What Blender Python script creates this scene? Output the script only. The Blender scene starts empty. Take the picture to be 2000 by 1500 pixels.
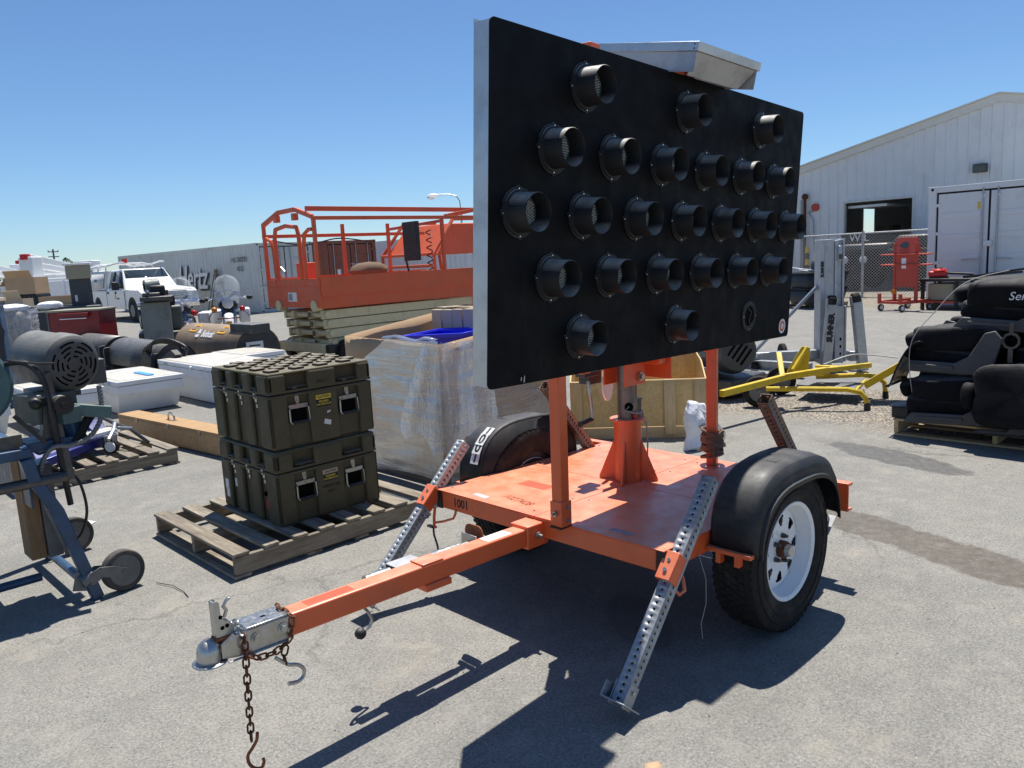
import bpy, math, random
from mathutils import Matrix, Vector
from math import sin, cos, pi, radians as rad
random.seed(7)
S = bpy.context.scene
COL = S.collection
# ---------------------------------------------------------------- camera
cam = bpy.data.cameras.new('camera')
cam.sensor_width = 36; cam.lens = 36 * 1536.1 / 2000
cam.clip_start = .05; cam.clip_end = 2000
co = bpy.data.objects.new('camera', cam); COL.objects.link(co)
co.matrix_world = (Matrix.Translation((2.9328, 2.2691, 1.5966)) @ Matrix.Rotation(3.9478 - pi/2, 4, 'Z')
                   @ Matrix.Rotation(pi/2 - .1603, 4, 'X') @ Matrix.Rotation(-.0534, 4, 'Z'))
S.camera = co
# ---------------------------------------------------------------- sky, sun, exposure
SUN = Vector((-.28, -.18, 1)).normalized()
w = bpy.data.worlds.new('World'); S.world = w; w.use_nodes = True
wn = w.node_tree.nodes; wl = w.node_tree.links
sky = wn.new('ShaderNodeTexSky'); sky.sky_type = 'NISHITA'; sky.sun_disc = False
sky.sun_elevation = math.asin(SUN.z); sky.sun_rotation = math.atan2(SUN.x, SUN.y)
sky.altitude = 1000; sky.air_density = 1.0; sky.dust_density = .3; sky.ozone_density = 6.0
tint = wn.new('ShaderNodeMix'); tint.data_type = 'RGBA'; tint.blend_type = 'MULTIPLY'; tint.inputs[0].default_value = 1; tint.inputs[7].default_value = (.90, 1.02, 1.10, 1)
wl.new(sky.outputs[0], tint.inputs[6]); wl.new(tint.outputs[2], wn['Background'].inputs[0]); wn['Background'].inputs[1].default_value = .082
sl = bpy.data.lights.new('sun', 'SUN'); sl.energy = 5.0; sl.angle = rad(.53); sl.color = (1, .955, .88)
so = bpy.data.objects.new('sun', sl); COL.objects.link(so); so.location = SUN * 60
so.rotation_euler = SUN.to_track_quat('Z', 'Y').to_euler()
S.view_settings.view_transform = 'Standard'; S.view_settings.look = 'None'
S.view_settings.gamma = 1; S.view_settings.exposure = .45

# ================================================================ helpers
def V(*a): return Vector(a)
def basis(d, up=(0, 0, 1)):
    z = Vector(d).normalized(); u = Vector(up)
    if abs(z.dot(u.normalized())) > .995: u = Vector((1, 0, 0))
    x = u.cross(z).normalized(); y = z.cross(x)
    m = Matrix.Identity(4)
    for i in range(3): m[i][0], m[i][1], m[i][2] = x[i], y[i], z[i]
    return m
def TR(*p): return Matrix.Translation(p)
def RX(a): return Matrix.Rotation(a, 4, 'X')
def RY(a): return Matrix.Rotation(a, 4, 'Y')
def RZ(a): return Matrix.Rotation(a, 4, 'Z')
class MB:
    def __init__(s): s.v = []; s.f = []
    def add(s, vs, fs, M=None):
        o = len(s.v)
        s.v += [tuple(M @ Vector(p)) if M else tuple(p) for p in vs]
        s.f += [tuple(i + o for i in f) for f in fs]; return s
    def bx(s, x0, x1, y0, y1, z0, z1, M=None):
        return s.add([(x0,y0,z0),(x1,y0,z0),(x1,y1,z0),(x0,y1,z0),(x0,y0,z1),(x1,y0,z1),(x1,y1,z1),(x0,y1,z1)],
                     [(3,2,1,0),(4,5,6,7),(0,1,5,4),(1,2,6,5),(2,3,7,6),(3,0,4,7)], M)
    def bar(s, a, b, w, h, up=(0, 0, 1)):
        a, b = Vector(a), Vector(b); m = TR(*a) @ basis(b - a, up)
        return s.bx(-w/2, w/2, -h/2, h/2, 0, (b - a).length, m)
    def cyl(s, a, b, r, r2=None, n=16, cap=True):
        a, b = Vector(a), Vector(b); r2 = r if r2 is None else r2; m = TR(*a) @ basis(b - a); L = (b - a).length
        vs = [(r*cos(2*pi*i/n), r*sin(2*pi*i/n), 0) for i in range(n)] + [(r2*cos(2*pi*i/n), r2*sin(2*pi*i/n), L) for i in range(n)]
        fs = [(i, (i+1) % n, n + (i+1) % n, n + i) for i in range(n)]
        if cap: fs += [tuple(range(n-1, -1, -1)), tuple(range(n, 2*n))]
        return s.add(vs, fs, m)
    def tube(s, pts, r, n=8, closed=False, cap=True):
        P = [Vector(p) for p in pts]; k = len(P); vs = []; up = Vector((.13, .21, .97)); prev = None
        for i in range(k):
            t = (P[(i+1) % k] - P[i-1]) if closed or 0 < i < k-1 else (P[1]-P[0] if i == 0 else P[-1]-P[-2])
            t.normalize()
            x = (prev - t*prev.dot(t)) if prev is not None else up.cross(t)
            if x.length < 1e-4: x = Vector((1,0,0)).cross(t)
            x.normalize(); prev = x; y = t.cross(x)
            rr = r[i] if isinstance(r, (list, tuple)) else r
            vs += [P[i] + (x*cos(2*pi*j/n) + y*sin(2*pi*j/n))*rr for j in range(n)]
        fs = []
        for i in range(k if closed else k-1):
            a = i*n; b = ((i+1) % k)*n
            fs += [(a+j, a+(j+1) % n, b+(j+1) % n, b+j) for j in range(n)]
        if cap and not closed: fs += [tuple(range(n-1, -1, -1)), tuple((k-1)*n + j for j in range(n))]
        return s.add(vs, fs)
    def lathe(s, prof, n=32, M=None, a0=0, a1=2*pi):
        full = abs(a1 - a0 - 2*pi) < 1e-6; k = n if full else n+1; vs = []; m = len(prof)
        for i in range(k):
            a = a0 + (a1-a0)*i/n; vs += [(r*cos(a), r*sin(a), z) for r, z in prof]
        fs = []
        for i in range(n):
            p, q = i*m, ((i+1) % k)*m
            fs += [(p+j, q+j, q+j+1, p+j+1) for j in range(m-1)]
        return s.add(vs, fs, M)
    def prism(s, poly, h0, h1, M=None):
        n = len(poly)
        return s.add([(x, y, h0) for x, y in poly] + [(x, y, h1) for x, y in poly],
                     [tuple(range(n-1, -1, -1)), tuple(range(n, 2*n))] + [(i, (i+1) % n, n+(i+1) % n, n+i) for i in range(n)], M)
    def sph(s, c, r, n=12, m=8, sc=(1, 1, 1)):
        return s.lathe([(max(1e-4, r*sin(pi*i/m)), -r*cos(pi*i/m)) for i in range(m+1)], n, TR(*c) @ Matrix.Diagonal((*sc, 1)))
    def grid(s, fn, nu, nv):
        vs = [fn(i/nu, j/nv) for i in range(nu+1) for j in range(nv+1)]
        return s.add(vs, [(i*(nv+1)+j, (i+1)*(nv+1)+j, (i+1)*(nv+1)+j+1, i*(nv+1)+j+1) for i in range(nu) for j in range(nv)])
    def mesh(s, name, mat, smooth=35):
        me = bpy.data.meshes.new(name); me.from_pydata(s.v, [], s.f)
        me.validate(); me.shade_smooth(); me.set_sharp_from_angle(angle=rad(smooth))
        if mat: me.materials.append(MT[mat] if isinstance(mat, str) else mat)
        return me
    def build(s, name, mat, parent=None, bevel=0, seg=2, solid=0, smooth=35, M=None, label=None):
        return link(s.mesh(name, mat, smooth), name, parent, M, bevel, seg, solid, label)
def link(me, name, parent=None, M=None, bevel=0, seg=2, solid=0, label=None):
    o = bpy.data.objects.new(name, me); COL.objects.link(o)
    if parent: o.parent = parent
    if M is not None: o.matrix_basis = M
    if solid:
        d = o.modifiers.new('solid', 'SOLIDIFY'); d.thickness = solid; d.offset = -1
    if bevel:
        d = o.modifiers.new('bevel', 'BEVEL'); d.width = bevel; d.segments = seg; d.limit_method = 'ANGLE'; d.angle_limit = rad(40)
    if label: o['label'] = label
    return o
def one(name, mat, parent, *calls, **kw):
    m = MB()
    for c in calls: getattr(m, c[0])(*c[1:])
    return m.build(name, mat, parent, **kw)
def thing(name, label, cat, loc=(0, 0, 0), rz=0, group=None):
    o = bpy.data.objects.new(name, None); COL.objects.link(o); o.empty_display_size = .2
    o.location = loc; o.rotation_euler = (0, 0, rz); o['label'] = label; o['category'] = cat
    if group: o['group'] = group
    return o
def tag(o, label, cat, group=None):
    o['label'] = label; o['category'] = cat
    if group: o['group'] = group
    return o
def kind(o, k, label=None):
    o['kind'] = k
    if label: o['label'] = label
    return o
def text(name, s, size, M, mat, parent, extrude=.0006, shear=0, sx=1, bold=0, align='CENTER'):
    c = bpy.data.curves.new(name, 'FONT'); c.body = s; c.size = size; c.extrude = extrude; c.shear = shear
    c.align_x = align; c.align_y = 'CENTER'; c.offset = bold; c.resolution_u = 3
    t = bpy.data.objects.new(name, c); COL.objects.link(t); bpy.context.view_layer.update()
    me = bpy.data.meshes.new_from_object(t.evaluated_get(bpy.context.evaluated_depsgraph_get()))
    bpy.data.objects.remove(t); bpy.data.curves.remove(c); me.name = name
    me.materials.clear(); me.materials.append(MT[mat])
    return link(me, name, parent, M @ Matrix.Diagonal((sx, 1, 1, 1)))
def facing(p, n, up=(0, 0, 1)):
    "matrix whose +Z looks along n, +Y along up: for lettering and stickers"
    n = Vector(n).normalized(); u = Vector(up); x = u.cross(n).normalized(); y = n.cross(x); m = Matrix.Identity(4)
    for i in range(3): m[i][0], m[i][1], m[i][2], m[i][3] = x[i], y[i], n[i], p[i]
    return m
def arc(c, r, a0, a1, n, f):
    return [f(c[0] + r*cos(a0 + (a1-a0)*i/n), c[1] + r*sin(a0 + (a1-a0)*i/n)) for i in range(n+1)]
def spl(pts, n=8):
    P = [Vector(p) for p in pts]; out = []
    for i in range(len(P)-1):
        p0 = P[max(0, i-1)]; p1, p2 = P[i], P[i+1]; p3 = P[min(len(P)-1, i+2)]
        for k in range(n):
            t_ = k/n; out.append(.5*((2*p1) + (p2-p0)*t_ + (2*p0-5*p1+4*p2-p3)*t_*t_ + (3*p1-p0-3*p2+p3)*t_**3))
    return out + [P[-1]]
def rrect(x0, x1, y0, y1, r, n=4):
    o = []
    for cx, cy, a in ((x1-r, y1-r, 0), (x0+r, y1-r, pi/2), (x0+r, y0+r, pi), (x1-r, y0+r, 1.5*pi)):
        o += [(cx + r*cos(a + pi/2*i/n), cy + r*sin(a + pi/2*i/n)) for i in range(n+1)]
    return o
# ================================================================ materials
MT = {}
class NT:
    def __init__(s, name):
        s.m = bpy.data.materials.new(name); s.m.use_nodes = True; s.t = s.m.node_tree; s.n = s.t.nodes; s.b = s.n['Principled BSDF']; MT[name] = s.m
    def new(s, ty, **kw):
        n = s.n.new('ShaderNode' + ty)
        for k, v in kw.items():
            if k[0] == '_': setattr(n, k[1:], v)
            else: s.set(n.inputs[k.replace('__', ' ')], v)
        return n
    def set(s, inp, v):
        if isinstance(v, bpy.types.NodeSocket): s.t.links.new(v, inp)
        elif isinstance(v, bpy.types.Node): s.t.links.new(v.outputs[0], inp)
        else: inp.default_value = v
    def math(s, op, a, b=0, c=0):
        n = s.n.new('ShaderNodeMath'); n.operation = op
        for i, v in enumerate((a, b, c)): s.set(n.inputs[i], v)
        return n.outputs[0]
    def mix(s, f, a, b, bt='MIX'):
        n = s.n.new('ShaderNodeMix'); n.data_type = 'RGBA'; n.blend_type = bt
        s.set(n.inputs[0], f); s.set(n.inputs[6], a); s.set(n.inputs[7], b); return n.outputs[2]
    def rng(s, v, a, b, c=0., d=1.):
        n = s.n.new('ShaderNodeMapRange')
        for i, x in enumerate((v, a, b, c, d)): s.set(n.inputs[i], x)
        return n.outputs[0]
    def noise(s, vec, sc, det=5, rough=.55, dist=0):
        n = s.new('TexNoise', Scale=sc, Detail=det, Roughness=rough, Distortion=dist); s.set(n.inputs['Vector'], vec); return n.outputs['Fac']
    def coords(s, rnd=True, world=False):
        if world: return s.new('NewGeometry').outputs['Position']
        tc = s.new('TexCoord').outputs['Object']
        if not rnd: return tc
        oi = s.new('ObjectInfo').outputs['Random']; v = s.n.new('ShaderNodeVectorMath'); v.operation = 'ADD'
        cx = s.new('CombineXYZ', X=s.math('MULTIPLY', oi, 37.), Y=s.math('MULTIPLY', oi, 91.), Z=s.math('MULTIPLY', oi, 53.))
        s.set(v.inputs[0], tc); s.set(v.inputs[1], cx.outputs[0]); return v.outputs[0]
    def scale(s, vec, sc):
        v = s.n.new('ShaderNodeVectorMath'); v.operation = 'MULTIPLY'; s.set(v.inputs[0], vec); v.inputs[1].default_value = sc; return v.outputs[0]
    def bump(s, h, st, d=.01):
        n = s.new('Bump', Strength=st, Distance=d, Height=h); s.set(s.b.inputs['Normal'], n)
def c4(c, k=1): return (*[min(1, x*k) for x in c], 1)
def pm(name, col, rough=.5, metal=0, var=.12, vs=7, dirt=None, da=.35, ds=3, bump=0, bs=90, bd=.002, dust=None, dk=.4, spec=.5, lo=.5, hi=.68, world=False, ulo=.35, uhi=.95, chips=None):
    t = NT(name); b = t.b; v = t.coords(world=world)
    n1 = t.noise(v, vs); base = t.mix(n1, c4(col, 1-var*1.6), c4(col, 1+var*1.6))
    if dirt:
        d = t.noise(v, ds, 9, .68); base = t.mix(t.rng(d, lo, hi, 0, da), base, c4(dirt))
    if dust:
        nz = t.new('SeparateXYZ'); t.set(nz.inputs[0], t.new('NewGeometry').outputs['True Normal'])
        up = t.rng(nz.outputs['Z'], ulo, uhi); dn = t.rng(t.noise(v, 11, 7, .65), .3, .72, .35, 1)
        base = t.mix(t.math('MULTIPLY', t.math('MULTIPLY', up, dn), dk), base, c4(dust))
    if chips:
        cn = t.noise(v, 38, 6, .75); cb = t.noise(v, 4, 4); base = t.mix(t.math('MULTIPLY', t.rng(cn, .66, .70), t.rng(cb, .42, .6)), base, c4(chips))
        sc = t.noise(t.scale(v, (120, 5, 60)), 1, 3, .6, .3); base = t.mix(t.math('MULTIPLY', t.rng(sc, .70, .76, 0, .6), t.rng(cb, .5, .65)), base, c4(col, .45))
    t.set(b.inputs['Base Color'], base); b.inputs['Metallic'].default_value = metal; b.inputs['Specular IOR Level'].default_value = spec
    t.set(b.inputs['Roughness'], t.rng(t.noise(v, vs*2.3), .3, .7, max(.04, rough-.1), min(1, rough+.12)))
    if bump: t.bump(t.noise(v, bs, 4), bump, bd)
    return t
def wood(name, c1, c2, axis=0, gs=3.2, rough=.75, grime=(.1,.085,.07), ga=.4):
    t = NT(name); v = t.coords(); sc = [34., 34., 34.]; sc[axis] = gs
    vs = t.scale(v, sc); g = t.noise(vs, 1, 6, .6, .6); g2 = t.noise(vs, 3.5, 3)
    base = t.mix(t.rng(g, .33, .68), c4(c1), c4(c2)); base = t.mix(t.rng(g2, .55, .75, 0, .35), base, c4(c1, .55))
    oi = t.new('ObjectInfo').outputs['Random']; base = t.mix(t.rng(oi, 0, 1, 0, .38), base, c4(c1, .6))
    base = t.mix(t.rng(t.noise(v, 5, 7, .7), .48, .72, 0, ga), base, c4(grime))
    t.set(t.b.inputs['Base Color'], base); t.b.inputs['Roughness'].default_value = rough; t.b.inputs['Specular IOR Level'].default_value = .3
    t.bump(g, .55, .003)
DUST = (.42, .38, .32)
pm('orange', (.72, .115, .028), .36, var=.10, dirt=(.30, .10, .05), da=.5, ds=5, lo=.54, hi=.72, bump=.08, bs=220, dust=(.86, .47, .31), dk=.62, spec=.7, chips=(.10, .05, .035))
pm('orange_lift', (.62, .098, .028), .45, var=.08, vs=3, dirt=(.25, .09, .05), da=.35, ds=2.5, dust=(.72, .22, .10), dk=.3)
pm('cream', (.60, .52, .31), .5, var=.06, vs=3, dirt=(.22, .18, .10), da=.5, ds=3)
pm('board_black', (.0032, .0036, .0046), .62, var=.25, vs=5, dirt=(.03, .03, .03), da=.14, ds=14, lo=.6, hi=.75, bump=.05, bs=300, bd=.0006, spec=.15)
pm('lamp_black', (.0045, .005, .0065), .58, var=.2, vs=14, dust=(.44, .42, .38), dk=.9, bump=.1, bs=400, bd=.0005, spec=.5, ulo=.36, uhi=.8)  # visor tops: some dust, paled further in colour to imitate sunlit sheen
pm('fender', (.013, .014, .016), .55, var=.2, vs=6, dust=(.16, .155, .15), dk=.55, bump=.25, bs=650, bd=.0005, spec=.4, dirt=(.10, .09, .08), da=.3, ds=6)
pm('rubber', (.017, .016, .016), .82, var=.25, vs=25, dirt=(.09, .08, .065), da=.45, ds=7, bump=.2, bs=260, bd=.001, spec=.25)
pm('rubber_grey', (.042, .041, .040), .8, var=.2, vs=12, dirt=(.17, .15, .12), da=.5, ds=8)
pm('black', (.012, .012, .013), .5, var=.25, dust=DUST, dk=.18)
pm('black_matte', (.018, .018, .019), .85, var=.3, vs=9, dust=DUST, dk=.16, bump=.3, bs=160, spec=.2)
pm('dark_hole', (.003, .003, .003), .9, var=0, spec=.1)
pm('white_paint', (.76, .77, .77), .42, var=.03, dirt=(.33, .30, .24), da=.4, ds=4, lo=.56, hi=.78)
pm('white_rim', (.80, .81, .82), .32, var=.03, dirt=(.40, .34, .26), da=.3, ds=12, lo=.58)
pm('white_box', (.70, .72, .74), .38, var=.03, vs=2.5, dirt=(.30, .27, .21), da=.5, ds=3.5, lo=.52, hi=.78, dust=(.50, .44, .32), dk=.95)
pm('truck_white', (.76, .76, .75), .25, var=.02, vs=1.5, dirt=(.52, .46, .37), da=.22, ds=1.6, lo=.5, hi=.75)
pm('truck_bed', (.62, .62, .61), .4, var=.03, vs=1.5, dirt=(.35, .30, .24), da=.4, ds=1.5, lo=.45, hi=.7)
pm('aluminium', (.55, .56, .57), .38, .85, var=.08, vs=4, dirt=(.25, .24, .22), da=.4, ds=6)
pm('alu_dull', (.50, .51, .52), .55, .55, var=.08, vs=4, dirt=(.22, .21, .19), da=.4, ds=6)
pm('chrome', (.75, .75, .76), .12, 1, var=.05)
pm('zinc', (.46, .46, .44), .34, .9, var=.12, vs=30, dirt=(.34, .27, .14), da=.45, ds=18)
pm('rust', (.13, .045, .02), .85, .25, var=.35, vs=45, dirt=(.035, .022, .017), da=.7, ds=30, bump=.5, bs=240, bd=.002)
pm('rust_light', (.26, .09, .035), .8, .2, var=.3, vs=40, dirt=(.06, .03, .02), da=.5, ds=30, bump=.4, bs=240)
pm('steel_dark', (.10, .10, .10), .45, .8, var=.3, vs=20, dirt=(.16, .08, .04), da=.4, ds=12)
pm('mast_steel', (.20, .17, .15), .4, .75, var=.35, vs=12, dirt=(.14, .06, .03), da=.65, ds=9)
pm('olive', (.084, .071, .038), .62, var=.10, vs=9, dirt=(.13, .115, .08), da=.35, ds=6, bump=.35, bs=420, bd=.0008, dust=(.30, .27, .20), dk=.5, spec=.35)
pm('olive_pad', (.060, .048, .033), .62, var=.12, vs=9, dust=(.40, .35, .26), dk=.62, bump=.2, bs=300, spec=.35)
pm('grey_motor', (.075, .082, .082), .48, var=.15, vs=8, dirt=(.03, .03, .028), da=.5, ds=6, dust=(.38, .36, .31), dk=.6, bump=.15, bs=200)
pm('teal', (.065, .13, .13), .48, var=.12, vs=8, dirt=(.03, .04, .04), da=.5, ds=6, dust=DUST, dk=.3)
pm('blue_bench', (.020, .062, .135), .42, var=.15, vs=9, dirt=(.015, .02, .03), da=.5, ds=7, dust=(.16, .19, .22), dk=.2)
pm('blue_jack', (.012, .016, .17), .35, var=.15, vs=6, dirt=(.02, .025, .06), da=.4, ds=5, dust=(.16, .19, .30), dk=.2)
pm('blue_tote', (.012, .022, .62), .38, var=.06)
pm('blue_tape', (.10, .38, .80), .4, var=.05)
pm('caster_grey', (.13, .14, .15), .45, .5, var=.12, vs=14, dirt=(.08, .075, .07), da=.5, ds=10, dust=DUST, dk=.35)
pm('mill_green', (.085, .10, .085), .5, var=.15, vs=5, dirt=(.02, .022, .02), da=.7, ds=4, dust=DUST, dk=.3)
pm('mill_grey', (.24, .26, .24), .5, var=.12, vs=5, dirt=(.06, .06, .05), da=.55, ds=4)
pm('red_tool', (.24, .012, .014), .38, var=.1, vs=4, dirt=(.06, .01, .01), da=.4, ds=4, dust=(.4, .25, .2), dk=.3)
pm('red_cart', (.50, .055, .030), .5, var=.1, vs=4, dirt=(.22, .06, .04), da=.4, ds=4, dust=(.7, .3, .22), dk=.3)
pm('red_bright', (.55, .02, .015), .35, var=.08)
pm('cabinet_dark', (.045, .053, .060), .55, var=.12, vs=3, dust=DUST, dk=.3)
pm('cabinet_tan', (.30, .28, .20), .55, var=.1, vs=3)
pm('cardboard', (.50, .345, .21), .85, var=.08, vs=5, dirt=(.26, .17, .10), da=.35, ds=2.5, spec=.2)
pm('cardboard_pale', (.52, .42, .31), .85, var=.07, vs=6, spec=.2)
pm('paper', (.80, .80, .78), .7, var=.03)
pm('sticker_white', (.72, .72, .72), .5, var=.1, vs=60)
pm('sticker_yellow', (.70, .52, .06), .5, var=.05)
pm('sticker_amber', (.72, .36, .02), .5, var=.05)
pm('sticker_grey', (.24, .26, .30), .5, var=.3, vs=90)
pm('sticker_red', (.45, .03, .03), .5, var=.1)
pm('ink', (.012, .012, .013), .6, var=.1)
pm('ink_faint', (.44, .085, .035), .6, var=.1)
pm('ink_white', (.72, .72, .72), .6, var=.05)
pm('yellow', (.66, .46, .012), .42, var=.08, vs=6, dirt=(.20, .14, .03), da=.45, ds=9, dust=(.7, .55, .2), dk=.2)
pm('grey_mat', (.16, .16, .165), .8, var=.2, vs=12, dirt=(.3, .28, .25), da=.4, ds=10)
pm('seat_fabric', (.010, .010, .012), .95, var=.3, vs=9, dust=(.26, .25, .24), dk=.42, bump=.5, bs=500, bd=.001, spec=.15)
pm('seat_plastic', (.055, .057, .060), .6, var=.15, vs=10, dust=(.28, .27, .26), dk=.4, bump=.2, bs=400, bd=.0006)
pm('seat_light', (.42, .42, .42), .7, var=.08)
pm('sweeper_tan', (.215, .15, .095), .6, var=.2, vs=3, dirt=(.11, .07, .045), da=.6, ds=3.5, dust=(.40, .32, .22), dk=.5)
pm('sweeper_black', (.028, .03, .033), .45, var=.2, vs=4, dust=(.33, .32, .30), dk=.6)
pm('cont_grey', (.56, .58, .56), .55, var=.05, vs=.8, dirt=(.30, .27, .22), da=.4, ds=.9, lo=.48, hi=.72)
pm('cont_brown', (.25, .075, .045), .6, var=.1, vs=1, dirt=(.12, .045, .03), da=.5, ds=1.2)
pm('cont_white', (.70, .73, .745), .5, var=.03, vs=1, dirt=(.45, .42, .36), da=.3, ds=1.6, lo=.52, hi=.75)
pm('siding', (.70, .73, .745), .55, var=.035, vs=.6, dirt=(.46, .44, .40), da=.35, ds=1.1, lo=.52, hi=.74)
pm('trim_pale', (.66, .65, .60), .6, var=.05)
pm('gasket', (.008, .008, .010), .7, var=.1)
pm('galv', (.40, .42, .44), .42, .75, var=.14, vs=28, dirt=(.20, .20, .20), da=.4, ds=6)
pm('galv_wire', (.34, .35, .36), .55, .6, var=.1)
pm('perf', (.36, .38, .40), .5, .45, var=.14, vs=22, dirt=(.19, .17, .15), da=.5, ds=14, lo=.5, hi=.7)
pm('perf_rust', (.20, .15, .125), .55, .6, var=.2, vs=22, dirt=(.17, .08, .045), da=.6, ds=14, lo=.45, hi=.65)
pm('plastic_bag', (.80, .80, .82), .45, var=.04, vs=4, bump=.6, bs=22, bd=.02)
pm('tree_far', (.05, .075, .035), .9, var=.3, vs=2)
pm('pole_wood', (.16, .13, .10), .9, var=.2)
pm('bin_black', (.012, .013, .016), .4, var=.2, dust=DUST, dk=.15)
pm('ladder_wood', (.22, .16, .09), .8, var=.2)
pm('flag_red', (.5, .02, .02), .6, var=.1)
pm('lens_grey', (.09, .095, .085), .25, var=.3, vs=60)
pm('bulb', (.45, .47, .43), .2, var=.2, vs=40)
pm('stone', (.30, .28, .25), .85, var=.35, vs=60)
pm('stone_dark', (.08, .075, .07), .85, var=.35, vs=60)
pm('solar_cell', (.01, .012, .03), .15, var=.1)
pm('hose_grey', (.16, .165, .165), .5, .3, var=.15, vs=30, dirt=(.05, .05, .05), da=.4, ds=20)
pm('string', (.35, .34, .32), .8, var=.2)
pm('rope', (.17, .115, .075), .95, var=.35, vs=60, bump=.6, bs=300)
pm('red_lens', (.45, .01, .01), .15, var=.05)
pm('amber_lens', (.65, .22, .01), .25, var=.05)
for nm, ax in (('x', 0), ('y', 1), ('z', 2)):
    wood('pallet_' + nm, (.165, .135, .10), (.41, .36, .28), ax)
    wood('dark_pallet_' + nm, (.13, .105, .08), (.30, .25, .19), ax)
    wood('fresh_' + nm, (.50, .36, .19), (.62, .47, .27), ax, ga=.15)
wood('box_wood', (.40, .245, .115), (.52, .34, .18), 0, gs=2, ga=.15)
wood('post_wood', (.20, .12, .06), (.30, .19, .10), 2)
def mk_glass(name, col, rough, alpha):
    t = NT(name); t.b.inputs['Base Color'].default_value = c4(col); t.b.inputs['Roughness'].default_value = rough; t.b.inputs['Alpha'].default_value = alpha
mk_glass('windshield', (.72, .77, .79), .12, .30)
mk_glass('truck_glass', (.025, .035, .04), .06, 1)
mk_glass('lamp_glass', (.55, .58, .60), .12, 1)
# OSB / stretch film / ground
t = NT('osb'); v = t.coords(); vo = t.new('TexVoronoi', Scale=15, Randomness=1, _feature='F1'); vo.voronoi_dimensions = '3D'
t.set(vo.inputs['Vector'], t.scale(v, (1, 2.2, 1))); vf = t.noise(t.scale(v, (60, 18, 25)), 1, 4, .6, 2.5); b_ = t.mix(t.rng(vf, .3, .7), c4((.42, .27, .10)), c4((.68, .50, .24))); b_ = t.mix(.35, b_, t.mix(vo.outputs['Color'], c4((.40, .25, .085)), c4((.70, .52, .25))))
b_ = t.mix(t.rng(t.noise(v, 40, 4, .6, 1.5), .5, .7, 0, .5), b_, c4((.36, .22, .08))); t.set(t.b.inputs['Base Color'], b_); t.b.inputs['Roughness'].default_value = .7
t = NT('film'); v = t.coords(False); sv = t.scale(v, (3., 3., 46)); n1 = t.noise(sv, 1, 6, .62, .5); n2 = t.noise(v, 3.2, 5, .6)
sv2 = t.scale(v, (26, 26, 5.)); n3 = t.noise(sv2, 1, 4, .6, .8)
t.set(t.b.inputs['Base Color'], c4((.66, .64, .63))); t.set(t.b.inputs['Roughness'], t.rng(n2, .3, .7, .16, .38)); t.b.inputs['Specular IOR Level'].default_value = .6
t.set(t.b.inputs['Alpha'], t.rng(t.math('ADD', t.math('MULTIPLY', n1, .65), t.math('MULTIPLY', n2, .35)), .38, .66, .06, .50))
bp = t.new('Bump', Strength=.6, Distance=.008, Height=t.math('ADD', n1, n3)); t.set(t.b.inputs['Normal'], bp)
t = NT('film_thick'); v = t.coords(False); n1 = t.noise(t.scale(v, (3., 3., 46)), 1, 6, .62, .5); n2 = t.noise(v, 4, 5, .6); n3 = t.noise(t.scale(v, (30, 30, 5.)), 1, 4, .6, .8)
t.set(t.b.inputs['Base Color'], c4((.80, .78, .77))); t.b.inputs['Roughness'].default_value = .17; t.b.inputs['Specular IOR Level'].default_value = .6
t.set(t.b.inputs['Alpha'], t.rng(t.math('ADD', t.math('MULTIPLY', n3, .6), t.math('MULTIPLY', n2, .4)), .36, .68, .22, .66))
t.set(t.b.inputs['Normal'], t.new('Bump', Strength=.9, Distance=.014, Height=t.math('ADD', n3, n1)))
def gloss_film(name, rough, amt):
    m = MT[name]; nt_ = m.node_tree; N_ = nt_.nodes; b = N_['Principled BSDF']; out = N_['Material Output']; nl = b.inputs['Normal'].links[0].from_socket
    g = N_.new('ShaderNodeBsdfGlossy'); g.inputs['Roughness'].default_value = rough; g.inputs['Color'].default_value = (1, 1, 1, 1); nt_.links.new(nl, g.inputs['Normal'])
    f = N_.new('ShaderNodeFresnel'); f.inputs['IOR'].default_value = 1.5; nt_.links.new(nl, f.inputs['Normal'])
    k = N_.new('ShaderNodeMath'); k.operation = 'MULTIPLY'; k.inputs[1].default_value = amt; nt_.links.new(f.outputs[0], k.inputs[0])
    x = N_.new('ShaderNodeMixShader'); nt_.links.new(k.outputs[0], x.inputs[0]); nt_.links.new(b.outputs[0], x.inputs[1]); nt_.links.new(g.outputs[0], x.inputs[2]); nt_.links.new(x.outputs[0], out.inputs[0])
gloss_film('film', .16, .42); gloss_film('film_thick', .13, .6)
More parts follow.
